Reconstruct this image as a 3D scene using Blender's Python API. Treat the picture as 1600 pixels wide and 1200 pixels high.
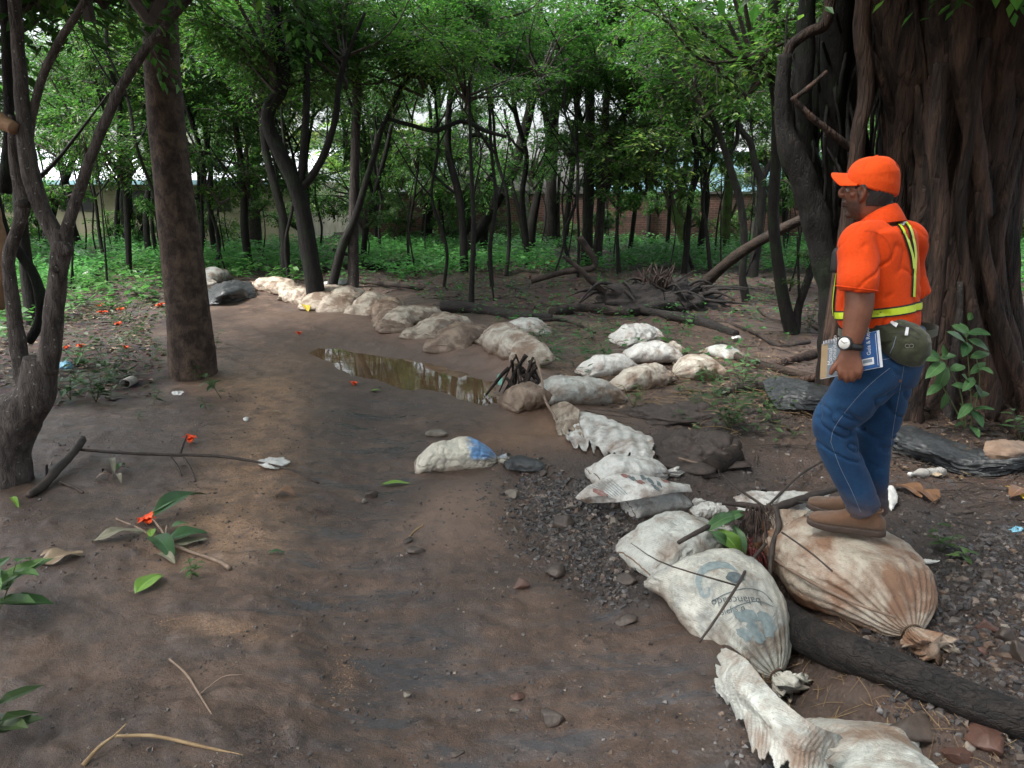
import bpy, bmesh, math, random
import numpy as np
from mathutils import Vector, Matrix, Euler
from mathutils.bvhtree import BVHTree

for _o in list(bpy.data.objects):
    bpy.data.objects.remove(_o)
R = math.radians
SC = bpy.context.scene
COL = SC.collection

# ------------------------------------------------------------------ camera, sky, sun, exposure
F_PX, PITCH, CAM_H = 1164.0, R(14.0), 1.70
cam_data = bpy.data.cameras.new('camera')
cam_data.sensor_width = 36.0
cam_data.lens = 36.0 * F_PX / 1600.0
cam_data.clip_start = 0.05
cam_data.clip_end = 2000.0
cam = bpy.data.objects.new('camera', cam_data)
cam.location = (0, 0, CAM_H)
cam.rotation_euler = (R(90) - PITCH, 0, 0)
COL.objects.link(cam)
SC.camera = cam

SUN_EL, SUN_AZ = R(58), R(250)
world = bpy.data.worlds.new('World')
SC.world = world
world.use_nodes = True
wn, wl = world.node_tree.nodes, world.node_tree.links
wn.clear()
w_out = wn.new('ShaderNodeOutputWorld')
w_bg = wn.new('ShaderNodeBackground')
w_sky = wn.new('ShaderNodeTexSky')
w_sky.sky_type = 'NISHITA'
w_sky.sun_disc = False
w_sky.sun_elevation = SUN_EL
w_sky.sun_rotation = SUN_AZ
w_sky.air_density = 1.0
w_sky.dust_density = 6.0
w_sky.ozone_density = 1.0
w_hsv = wn.new('ShaderNodeHueSaturation')
w_hsv.inputs['Saturation'].default_value = 0.42
wl.new(w_sky.outputs[0], w_hsv.inputs['Color'])
wl.new(w_hsv.outputs[0], w_bg.inputs['Color'])
w_bg.inputs['Strength'].default_value = 0.15
wl.new(w_bg.outputs[0], w_out.inputs['Surface'])

sun_data = bpy.data.lights.new('sun', 'SUN')
sun_data.energy = 1.5
sun_data.angle = R(10)
sun_data.color = (1.0, 0.97, 0.92)
sun = bpy.data.objects.new('sun', sun_data)
_sd = Vector((math.sin(SUN_AZ) * math.cos(SUN_EL), math.cos(SUN_AZ) * math.cos(SUN_EL), math.sin(SUN_EL)))
sun.rotation_euler = (-_sd).to_track_quat('-Z', 'Y').to_euler()
sun.location = _sd * 40
COL.objects.link(sun)

SC.view_settings.view_transform = 'Standard'
SC.view_settings.look = 'None'
SC.view_settings.gamma = 1.0
SC.view_settings.use_curve_mapping = False
SC.view_settings.exposure = 1.85
SC.render.engine = 'CYCLES'
SC.cycles.use_denoising = True
SC.cycles.max_bounces = 6
SC.cycles.diffuse_bounces = 3
SC.cycles.glossy_bounces = 3
SC.cycles.transmission_bounces = 4
SC.cycles.transparent_max_bounces = 8
SC.cycles.caustics_reflective = False
SC.cycles.caustics_refractive = False

# ------------------------------------------------------------------ pixel <-> place (photo pixels, 1600 x 1200)
_cp, _sp = math.cos(PITCH), math.sin(PITCH)


def ray(px, py):
    a, b = (px - 800.0) / F_PX, (600.0 - py) / F_PX
    return np.array([a, _cp + b * _sp, -_sp + b * _cp])


def at_depth(px, py, Y):
    d = ray(px, py)
    return np.array([0, 0, CAM_H]) + d * (Y / d[1])


def at_z(px, py, z=0.0):
    d = ray(px, py)
    return np.array([0, 0, CAM_H]) + d * ((z - CAM_H) / d[2])


def px_size(p, w):
    """width w in photo pixels at world point p -> metres"""
    dep = p[1] * _cp + (CAM_H - p[2]) * _sp
    return w * dep / F_PX


# ------------------------------------------------------------------ noise
def _hash(ix, iy, iz, seed):
    n = (ix * 374761393 + iy * 668265263 + iz * 2147483647 + seed * 1274126177) & 0xFFFFFFFF
    n = ((n ^ (n >> 13)) * 1274126177) & 0xFFFFFFFF
    n = n ^ (n >> 16)
    return (n & 0xFFFFFF) / float(0xFFFFFF)


def vnoise(x, y, z=0.0, seed=0):
    x, y, z = np.broadcast_arrays(np.asarray(x, float), np.asarray(y, float), np.asarray(z, float))
    ix, iy, iz = np.floor(x).astype(np.int64), np.floor(y).astype(np.int64), np.floor(z).astype(np.int64)
    fx, fy, fz = x - ix, y - iy, z - iz
    fx, fy, fz = fx * fx * (3 - 2 * fx), fy * fy * (3 - 2 * fy), fz * fz * (3 - 2 * fz)
    r = 0
    for a in (0, 1):
        for b in (0, 1):
            for c in (0, 1):
                w = (fx if a else 1 - fx) * (fy if b else 1 - fy) * (fz if c else 1 - fz)
                r = r + w * _hash(ix + a, iy + b, iz + c, seed)
    return r * 2 - 1


def fbm(x, y, z=0.0, oct=4, seed=0, gain=0.5):
    r, a, f = 0, 1.0, 1.0
    for i in range(oct):
        r = r + a * vnoise(np.asarray(x) * f, np.asarray(y) * f, np.asarray(z) * f, seed + i * 17)
        a *= gain
        f *= 2.03
    return r


def sstep(a, b, x):
    t = np.clip((np.asarray(x, float) - a) / (b - a), 0, 1)
    return t * t * (3 - 2 * t)


def poly_sdf(X, Y, pts):
    """signed distance to a polygon, negative inside"""
    pts = np.asarray(pts, float)
    d = np.full(X.shape, 1e9)
    ins = np.zeros(X.shape, bool)
    n = len(pts)
    for i in range(n):
        x0, y0 = pts[i]
        x1, y1 = pts[(i + 1) % n]
        ex, ey = x1 - x0, y1 - y0
        t = np.clip(((X - x0) * ex + (Y - y0) * ey) / (ex * ex + ey * ey + 1e-12), 0, 1)
        d = np.minimum(d, np.hypot(X - x0 - t * ex, Y - y0 - t * ey))
        c = ((y0 > Y) != (y1 > Y)) & (X < (x1 - x0) * (Y - y0) / (y1 - y0 + 1e-12) + x0)
        ins ^= c
    return np.where(ins, -d, d)


def line_dist(X, Y, pts):
    d = np.full(X.shape, 1e9)
    for (x0, y0), (x1, y1) in zip(pts[:-1], pts[1:]):
        ex, ey = x1 - x0, y1 - y0
        t = np.clip(((X - x0) * ex + (Y - y0) * ey) / (ex * ex + ey * ey + 1e-12), 0, 1)
        d = np.minimum(d, np.hypot(X - x0 - t * ex, Y - y0 - t * ey))
    return d


def gpx(lst):
    return [tuple(at_z(x, y)[:2]) for x, y in lst]


# ------------------------------------------------------------------ terrain
PUDDLE = gpx([(468, 538), (500, 533), (560, 546), (650, 556), (730, 574), (780, 592), (800, 618), (778, 628),
              (745, 636), (700, 614), (640, 603), (585, 594), (540, 582), (505, 562), (478, 549)])
POOL2 = gpx([(812, 652), (860, 640), (905, 660), (900, 690), (850, 694), (806, 680)])
BANK = gpx([(440, 500), (520, 502), (600, 520), (680, 540), (760, 560), (810, 585), (815, 605)])
BAGLINE = gpx([(415, 455), (500, 470), (600, 490), (700, 520), (790, 545), (850, 640), (940, 720), (1010, 800), (1100, 920),
               (1180, 1020), (1300, 1180), (1420, 1330)])
DITCH = gpx([(1170, 905), (1215, 980), (1250, 1060), (1330, 1130), (1420, 1230)])
MOUND = at_z(735, 800)
GRAVEL = gpx([(790, 712), (850, 730), (905, 745), (960, 700), (1040, 640), (1150, 590), (1300, 560), (1700, 600), (2400, 900),
              (2400, 1500), (1400, 1500), (1180, 1090), (1090, 960), (1000, 960), (900, 930), (840, 880), (800, 800)])
FOREST = gpx([(-1600, 420), (-300, 470), (60, 500), (230, 505), (330, 455), (410, 455), (500, 448), (640, 462), (800, 500),
              (1000, 505), (1200, 500), (1350, 560), (1450, 640), (1700, 700), (3000, 800), (5000, 345), (-5000, 345)])
LITTER_L = gpx([(-900, 500), (0, 500), (240, 470), (270, 560), (240, 620), (60, 640), (-200, 700), (-900, 800)])


def height(x, y, fine=True):
    x = np.asarray(x, float)
    y = np.asarray(y, float)
    h = 0.035 * fbm(x * 0.45, y * 0.45, seed=3, oct=3)
    far = sstep(14, 40, y)
    h = h + far * 0.12 * fbm(x * 0.2, y * 0.2, seed=9, oct=2)
    pd = poly_sdf(x, y, PUDDLE)
    near_p = 1 - sstep(0.0, 0.9, pd)
    h = h * (1 - 0.85 * near_p)
    pw = pd + 0.09 * fbm(x * 3, y * 3, seed=21, oct=3)
    h = h - 0.075 * (1 - sstep(-0.45, 0.20, pw))
    h = h + 0.085 * np.exp(-(line_dist(x, y, BANK) / 0.42) ** 2) * sstep(-0.05, 0.25, pw)
    h = h + 0.07 * np.exp(-(line_dist(x, y, BAGLINE) / 0.30) ** 2) * sstep(0.0, 0.3, pd)
    h = h - 0.20 * np.exp(-(line_dist(x, y, DITCH) / 0.17) ** 2)
    p2 = poly_sdf(x, y, POOL2)
    h = h - 0.06 * (1 - sstep(-0.2, 0.1, p2))
    mx, my = x - MOUND[0], y - MOUND[1]
    mr = np.sqrt((mx / 0.33) ** 2 + (my / 0.50) ** 2) + 0.08 * fbm(x * 4, y * 4, seed=5, oct=2)
    h = h + 0.065 * (1 - sstep(0.25, 1.15, mr))
    # shallow wash where the water ran, left of the bags
    h = h - 0.05 * np.exp(-(line_dist(x, y, gpx([(600, 640), (560, 760), (520, 900), (600, 1050), (800, 1250)])) / 0.30) ** 2)
    h = h + 0.05 * sstep(1.4, 3.0, x) * (1 - sstep(3.2, 5.0, y))
    gr = 1 - sstep(-0.25, 0.15, poly_sdf(x, y, GRAVEL) + 0.12 * fbm(x * 2.5, y * 2.5, seed=33, oct=3))
    fo = 1 - sstep(-0.4, 0.4, poly_sdf(x, y, FOREST) + 0.3 * fbm(x * 1.2, y * 1.2, seed=34, oct=3))
    h = h + gr * 0.030 * fbm(x * 3.2, y * 3.2, seed=41, oct=4) + fo * 0.06 * fbm(x * 1.3, y * 1.3, seed=42, oct=3)
    if fine:
        smooth = np.exp(-np.clip(mr - 0.1, 0, 9) ** 2 * 1.2)
        rough = (1 - 0.8 * smooth)
        wet = (1 - sstep(0.0, 0.3, pd))
        # ripples along the flow (down the track)
        u = -x * 0.42 + y * 0.91
        v = -x * 0.91 - y * 0.42
        h = h + rough * (1 - wet) * (1 - gr) * 0.0035 * fbm(u * 2.6 + fbm(x * 1.5, y * 1.5, seed=57, oct=2), v * 7.0 + 1.5 * fbm(x * 1.1, y * 1.1, seed=58, oct=2), seed=51, oct=5, gain=.6)
        h = h + rough * (1 - wet * 0.8) * 0.0035 * fbm(x * 26, y * 26, seed=52, oct=3)
        lumps = np.clip(fbm(x * 7, y * 7, seed=53, oct=3) - 0.35, 0, 1)
        h = h + rough * (1 - wet) * 0.022 * lumps
        h = h + gr * 0.010 * fbm(x * 30, y * 30, seed=54, oct=2) + fo * 0.012 * fbm(x * 12, y * 12, seed=55, oct=3)
    return h


def hz(x, y):
    return hfast(x, y)


def _hgrid(x0, x1, y0, y1, st):
    xs, ys = np.arange(x0, x1, st), np.arange(y0, y1, st)
    X, Y = np.meshgrid(xs, ys)
    return (x0, y0, st, height(X, Y, fine=False))


_HG = [_hgrid(-6, 6, 0.8, 12, 0.03), _hgrid(-32, 32, 0.5, 46, 0.15)]


def hfast(x, y):
    for x0, y0, st, H in _HG:
        i, j = (y - y0) / st, (x - x0) / st
        if 0 <= i < H.shape[0] - 1 and 0 <= j < H.shape[1] - 1:
            a, b = int(i), int(j)
            u, v = i - a, j - b
            return float((H[a, b] * (1 - v) + H[a, b + 1] * v) * (1 - u) + (H[a + 1, b] * (1 - v) + H[a + 1, b + 1] * v) * u)
    return 0.0


def G(px, py, dz=0.0):
    """the point of the terrain (dz above it) seen at a photo pixel"""
    z = dz
    for _ in range(9):
        p = at_z(px, py, z)
        z = z * 0.35 + 0.65 * (hfast(p[0], p[1]) + dz)
    return at_z(px, py, z)


# ------------------------------------------------------------------ mesh helpers
WORLD_LOC = {}


def wloc(o):
    return WORLD_LOC.get(o.name, np.zeros(3)) if o is not None else np.zeros(3)


class MB:
    """collects geometry (world coordinates) for ONE mesh object"""

    def __init__(self):
        self.v, self.f, self.m, self.n = [], [], [], 0

    def add(self, v, f, mat=0):
        v = np.asarray(v, float).reshape(-1, 3)
        self.v.append(v)
        if isinstance(f, np.ndarray):
            f = (f + self.n).tolist()
        else:
            f = [[i + self.n for i in q] for q in f]
        self.f += f
        self.m += [mat] * len(f)
        self.n += len(v)
        return self

    def mesh(self, name, mats, shift=None, smooth=True):
        v = np.concatenate(self.v) if self.v else np.zeros((0, 3))
        if shift is not None:
            v = v - shift
        me = bpy.data.meshes.new(name)
        me.from_pydata(v.tolist(), [], self.f)
        for m in (mats if isinstance(mats, (list, tuple)) else [mats]):
            me.materials.append(m)
        if len(set(self.m)) > 1:
            me.polygons.foreach_set('material_index', self.m)
        if smooth:
            me.polygons.foreach_set('use_smooth', [True] * len(me.polygons))
        me.update()
        return me

    def build(self, name, mats, parent=None, loc=None, smooth=True):
        """loc: origin for a top-level mesh; parented meshes are shifted into the parent's frame"""
        org = wloc(parent) if parent is not None else (np.asarray(loc, float) if loc is not None else np.zeros(3))
        me = self.mesh(name, mats, org, smooth)
        o = bpy.data.objects.new(name, me)
        COL.objects.link(o)
        if parent is not None:
            o.parent = parent
            WORLD_LOC[o.name] = org
        else:
            o.location = org
            WORLD_LOC[o.name] = org
        return o


def tag(o, label=None, cat=None, group=None, kind=None):
    if label: o['label'] = label
    if cat: o['category'] = cat
    if group: o['group'] = group
    if kind: o['kind'] = kind
    return o


def thing(name, loc, label, cat, group=None):
    o = bpy.data.objects.new(name, None)
    o.empty_display_size = 0.1
    COL.objects.link(o)
    o.location = Vector(loc)
    WORLD_LOC[o.name] = np.asarray(loc, float)
    return tag(o, label, cat, group)


def catmull(P, n):
    P = np.asarray(P, float)
    if len(P) == 2:
        t = np.linspace(0, 1, n)[:, None]
        return P[0] * (1 - t) + P[1] * t
    Q = np.vstack([2 * P[0] - P[1], P, 2 * P[-1] - P[-2]])
    seg = len(P) - 1
    t = np.linspace(0, seg, n)
    i = np.minimum(t.astype(int), seg - 1)
    u = (t - i)[:, None]
    p0, p1, p2, p3 = Q[i], Q[i + 1], Q[i + 2], Q[i + 3]
    return 0.5 * (2 * p1 + (p2 - p0) * u + (2 * p0 - 5 * p1 + 4 * p2 - p3) * u ** 2 + (3 * p1 - p0 - 3 * p2 + p3) * u ** 3)


def frames(C):
    T = np.gradient(C, axis=0)
    T /= np.linalg.norm(T, axis=1)[:, None] + 1e-9
    up = np.array([0, 0, 1.0]) if abs(T[0][2]) < 0.9 else np.array([1.0, 0, 0])
    N = np.zeros_like(C)
    n = up - T[0] * up.dot(T[0])
    N[0] = n / np.linalg.norm(n)
    for i in range(1, len(C)):
        n = N[i - 1] - T[i] * N[i - 1].dot(T[i])
        N[i] = n / (np.linalg.norm(n) + 1e-9)
    return T, N, np.cross(T, N)


def grid_faces(n, m, wrap=True):
    i = np.arange(n - 1)[:, None]
    j = np.arange(m if wrap else m - 1)[None, :]
    j2 = (j + 1) % m
    a, b, c, d = i * m + j, i * m + j2, (i + 1) * m + j2, (i + 1) * m + j
    return np.stack([a, b, c, d], -1).reshape(-1, 4)


def tube(mb, pts, rad, seg=10, n=None, bump=0.0, bf=6.0, seed=0, mat=0, caps=True, flute=0.0, nf=5, oval=1.0):
    """tapered tube through pts; rad per point; bump = relief relative to the radius"""
    pts = np.asarray(pts, float)
    rad = np.asarray(rad, float) * np.ones(len(pts))
    n = n or max(4, len(pts) * 4)
    C = catmull(pts, n)
    rr = np.interp(np.linspace(0, len(pts) - 1, n), np.arange(len(pts)), rad)
    T, N, B = frames(C)
    th = np.linspace(0, 2 * math.pi, seg, endpoint=False)
    ct, st = np.cos(th), np.sin(th)
    r = rr[:, None] * np.ones(seg)[None, :]
    if bump:
        s = np.concatenate([[0], np.cumsum(np.linalg.norm(np.diff(C, axis=0), axis=1))])
        k = bf
        r = r * (1 + bump * fbm(ct[None, :] * 1.3 + 5, st[None, :] * 1.3 + s[:, None] * k * 0.35, s[:, None] * k, oct=3, seed=seed))
    if flute:
        s = np.linspace(0, 1, n)
        r = r * (1 + flute * np.cos(nf * th[None, :] + 2.0 * np.sin(3 * s[:, None] + seed)))
    V = C[:, None, :] + r[..., None] * (ct[None, :, None] * N[:, None, :] * oval + st[None, :, None] * B[:, None, :])
    V = V.reshape(-1, 3)
    Fc = grid_faces(n, seg).tolist()
    if caps:
        Fc.append(list(range(seg))[::-1])
        Fc.append([(n - 1) * seg + i for i in range(seg)])
    mb.add(V, Fc, mat)
    return C


def rotz(a):
    c, s = math.cos(a), math.sin(a)
    return np.array([[c, -s, 0], [s, c, 0], [0, 0, 1.0]])


def leaves(mb, P, D, U, L, W, fold=0.25, mat=0, curl=0.0):
    """folded leaf at each P along direction D with face normal U (arrays); diamond of two triangles,
    or with curl a six-point leaf"""
    P, D, U = (np.asarray(a, float).reshape(-1, 3) for a in (P, D, U))
    n = len(P)
    L = (np.ones(n) * L)[:, None]
    W = (np.ones(n) * W)[:, None]
    D = D / (np.linalg.norm(D, axis=1)[:, None] + 1e-9)
    S = np.cross(D, U)
    S /= np.linalg.norm(S, axis=1)[:, None] + 1e-9
    N = np.cross(S, D)
    if curl:
        rows = [P, P + D * L * 0.3 + S * W * 0.45 + N * W * fold, P + D * L * 0.3 - S * W * 0.45 + N * W * fold, P + D * L * 0.35,
                P + D * L * 0.68 + S * W * 0.36 + N * (W * fold - L * curl * 0.5), P + D * L * 0.68 - S * W * 0.36 + N * (W * fold - L * curl * 0.5),
                P + D * L * 0.7 - N * L * curl * 0.5, P + D * L - N * L * curl]
        V = np.stack(rows, 1).reshape(-1, 3)
        b = np.arange(n)[:, None] * 8
        Fc = []
        for q in ([0, 3, 1], [0, 2, 3], [1, 3, 6, 4], [2, 5, 6, 3], [4, 6, 7], [5, 7, 6]):
            Fc += (b + np.array(q)[None, :]).tolist()
        mb.add(V, Fc, mat)
    else:
        V = np.stack([P, P + D * L * 0.45 + S * W * 0.5 + N * W * fold, P + D * L, P + D * L * 0.45 - S * W * 0.5 + N * W * fold], 1).reshape(-1, 3)
        b = np.arange(n)[:, None] * 4
        mb.add(V, np.concatenate([b + np.array([0, 2, 1]), b + np.array([0, 3, 2])]), mat)


# ------------------------------------------------------------------ materials
def new_mat(name):
    m = bpy.data.materials.new(name)
    m.use_nodes = True
    nt = m.node_tree
    nt.nodes.clear()
    out = nt.nodes.new('ShaderNodeOutputMaterial')
    return m, nt, out


class NT:
    def __init__(self, nt):
        self.nt = nt

    def n(self, t, **kw):
        nd = self.nt.nodes.new(t)
        for k, v in kw.items():
            setattr(nd, k, v)
        return nd

    def l(self, a, b):
        self.nt.links.new(a, b)

    def coord(self, out='Object', scale=(1, 1, 1)):
        c = self.n('ShaderNodeTexCoord')
        m = self.n('ShaderNodeMapping')
        m.inputs['Scale'].default_value = scale
        self.l(c.outputs[out], m.inputs[0])
        return m.outputs[0]

    def noise(self, vec, scale, detail=4, rough=0.55, dist=0.0):
        t = self.n('ShaderNodeTexNoise')
        t.inputs['Scale'].default_value = scale
        t.inputs['Detail'].default_value = detail
        t.inputs['Roughness'].default_value = rough
        t.inputs['Distortion'].default_value = dist
        self.l(vec, t.inputs['Vector'])
        return t.outputs['Fac']

    def voro(self, vec, scale, feature='F1', out='Distance'):
        t = self.n('ShaderNodeTexVoronoi', feature=feature)
        t.inputs['Scale'].default_value = scale
        self.l(vec, t.inputs['Vector'])
        return t.outputs[out]

    def ramp(self, fac, stops):
        r = self.n('ShaderNodeValToRGB')
        el = r.color_ramp.elements
        while len(el) < len(stops):
            el.new(0.5)
        for e, (p, c) in zip(el, stops):
            e.position = p
            e.color = (*c, 1) if not isinstance(c, (int, float)) else (c, c, c, 1)
        self.l(fac, r.inputs[0])
        return r.outputs[0]

    def attr(self, name):
        a = self.n('ShaderNodeAttribute', attribute_name=name)
        return a.outputs['Fac']

    def val(self, op, a, b=None, c=None, clamp=False):
        m = self.n('ShaderNodeMath', operation=op, use_clamp=clamp)
        for i, x in enumerate((a, b, c)):
            if x is None: continue
            if isinstance(x, (int, float)):
                m.inputs[i].default_value = x
            else:
                self.l(x, m.inputs[i])
        return m.outputs[0]

    def mix(self, fac, a, b, blend='MIX'):
        m = self.n('ShaderNodeMix', data_type='RGBA', blend_type=blend)
        if isinstance(fac, (int, float)): m.inputs[0].default_value = fac
        else: self.l(fac, m.inputs[0])
        for i, x in ((6, a), (7, b)):
            if isinstance(x, (tuple, list)): m.inputs[i].default_value = (*x, 1)
            else: self.l(x, m.inputs[i])
        return m.outputs[2]

    def mixf(self, fac, a, b):
        m = self.n('ShaderNodeMix', data_type='FLOAT')
        for i, x in ((0, fac), (2, a), (3, b)):
            if isinstance(x, (int, float)): m.inputs[i].default_value = x
            else: self.l(x, m.inputs[i])
        return m.outputs[0]

    def bump(self, h, dist=0.01, strength=0.5, normal=None):
        b = self.n('ShaderNodeBump')
        b.inputs['Distance'].default_value = dist
        b.inputs['Strength'].default_value = strength
        self.l(h, b.inputs['Height'])
        if normal is not None: self.l(normal, b.inputs['Normal'])
        return b.outputs[0]

    def principled(self, out, color, rough=0.6, normal=None, **kw):
        p = self.n('ShaderNodeBsdfPrincipled')
        if isinstance(color, (tuple, list)): p.inputs['Base Color'].default_value = (*color, 1)
        else: self.l(color, p.inputs['Base Color'])
        if isinstance(rough, (int, float)): p.inputs['Roughness'].default_value = rough
        else: self.l(rough, p.inputs['Roughness'])
        if normal is not None: self.l(normal, p.inputs['Normal'])
        for k, v in kw.items():
            k = k.replace('_', ' ')
            if isinstance(v, (int, float, tuple)): p.inputs[k].default_value = v
            else: self.l(v, p.inputs[k])
        if out is not None: self.l(p.outputs[0], out.inputs['Surface'])
        return p


def simple_mat(name, c0, c1, scale=8, rough=0.7, bump=0.3, bdist=0.004, bscale=60, stretch=(1, 1, 1), rnd=0.0, spec=0.5, detail=5):
    m, nt, out = new_mat(name)
    k = NT(nt)
    v = k.coord('Object', stretch)
    f = k.noise(v, scale, detail, 0.6)
    c = k.ramp(f, [(0.3, c0), (0.7, c1)])
    if rnd:
        oi = k.n('ShaderNodeObjectInfo')
        b = k.mixf(oi.outputs['Random'], 1 - rnd, 1 + rnd)
        hs = k.n('ShaderNodeHueSaturation')
        k.l(b, hs.inputs['Value'])
        k.l(c, hs.inputs['Color'])
        c = hs.outputs[0]
    nb = k.bump(k.noise(v, bscale, 4, 0.6), bdist, bump) if bump else None
    k.principled(out, c, rough, nb, Specular_IOR_Level=spec)
    return m


def leaf_mat(name, stops, trans=0.35, rough=0.5, tcol=(0.16, 0.30, 0.03), spec=0.4):
    """leaf: colour varies leaf by leaf; some light passes through"""
    m, nt, out = new_mat(name)
    k = NT(nt)
    g = k.n('ShaderNodeNewGeometry')
    oi = k.n('ShaderNodeObjectInfo')
    f = k.val('FRACT', k.val('ADD', g.outputs['Random Per Island'], k.val('MULTIPLY', oi.outputs['Random'], 0.37)))
    c = k.ramp(f, stops)
    v = k.coord('Object')
    n = k.noise(v, 1.3, 2)
    c = k.mix(k.val('MULTIPLY', n, 0.5), c, k.mix(0.6, c, (0.02, 0.035, 0.012)))
    hs = k.n('ShaderNodeHueSaturation')
    r2 = k.val('FRACT', k.val('MULTIPLY', oi.outputs['Random'], 7.31))
    k.l(k.mixf(r2, 0.465, 0.515), hs.inputs['Hue'])
    k.l(k.mixf(k.val('POWER', k.val('FRACT', k.val('MULTIPLY', oi.outputs['Random'], 3.77)), 1.6), 0.65, 1.9), hs.inputs['Value'])
    k.l(c, hs.inputs['Color'])
    c = hs.outputs[0]
    p = k.principled(None, c, rough, Specular_IOR_Level=spec)
    t = k.n('ShaderNodeBsdfTranslucent')
    k.l(k.mix(0.4, c, tcol), t.inputs['Color'])
    ms = k.n('ShaderNodeMixShader')
    ms.inputs[0].default_value = trans
    k.l(p.outputs[0], ms.inputs[1])
    k.l(t.outputs[0], ms.inputs[2])
    k.l(ms.outputs[0], out.inputs['Surface'])
    return m


def bark_mat(name, c0, c1, scale=9, moss=None, mossamt=0.0, lichen=0.0, rough=0.8, stretch=(3.0, 3.0, 0.7), bdist=0.012, spec=0.3):
    m, nt, out = new_mat(name)
    k = NT(nt)
    v = k.coord('Object', stretch)
    v1 = k.coord('Object')
    f = k.noise(v, scale, 6, 0.65, 0.4)
    c = k.ramp(f, [(0.40, c0), (0.62, c1)])
    big = k.ramp(k.noise(v1, 2.2, 5, 0.65), [(0.35, 0.45), (0.62, 0.0)])
    c = k.mix(big, c, c0)
    if moss:
        mf = k.ramp(k.noise(v1, 3.0, 4, 0.6), [(0.62 - mossamt * 0.4, 0.0), (0.72 - mossamt * 0.3, 1.0)])
        c = k.mix(mf, c, moss)
    if lichen:
        lf = k.ramp(k.noise(v1, 38, 3, 0.7), [(0.66 - 0.04 * lichen, 0.0), (0.70 - 0.03 * lichen, 0.8)])
        c = k.mix(lf, c, (0.26, 0.27, 0.24))
    hs = k.n('ShaderNodeHueSaturation')
    oi = k.n('ShaderNodeObjectInfo')
    k.l(k.mixf(oi.outputs['Random'], 0.75, 1.25), hs.inputs['Value'])
    k.l(c, hs.inputs['Color'])
    vc = k.n('ShaderNodeTexVoronoi', feature='DISTANCE_TO_EDGE')
    vc.inputs['Scale'].default_value = scale * 2.2
    wv_ = k.n('ShaderNodeMixRGB') if False else None
    k.l(v, vc.inputs['Vector'])
    crk = k.ramp(vc.outputs['Distance'], [(0.0, 0.0), (0.14, 1.0)])
    b0 = k.bump(crk, bdist * 0.8, 0.5)
    b1 = k.bump(f, bdist * 1.8, 0.8, b0)
    b2 = k.bump(k.noise(v, scale * 6, 4, 0.7), bdist * 0.3, 0.6, b1)
    k.principled(out, hs.outputs[0], rough, b2, Specular_IOR_Level=spec)
    return m

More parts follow.
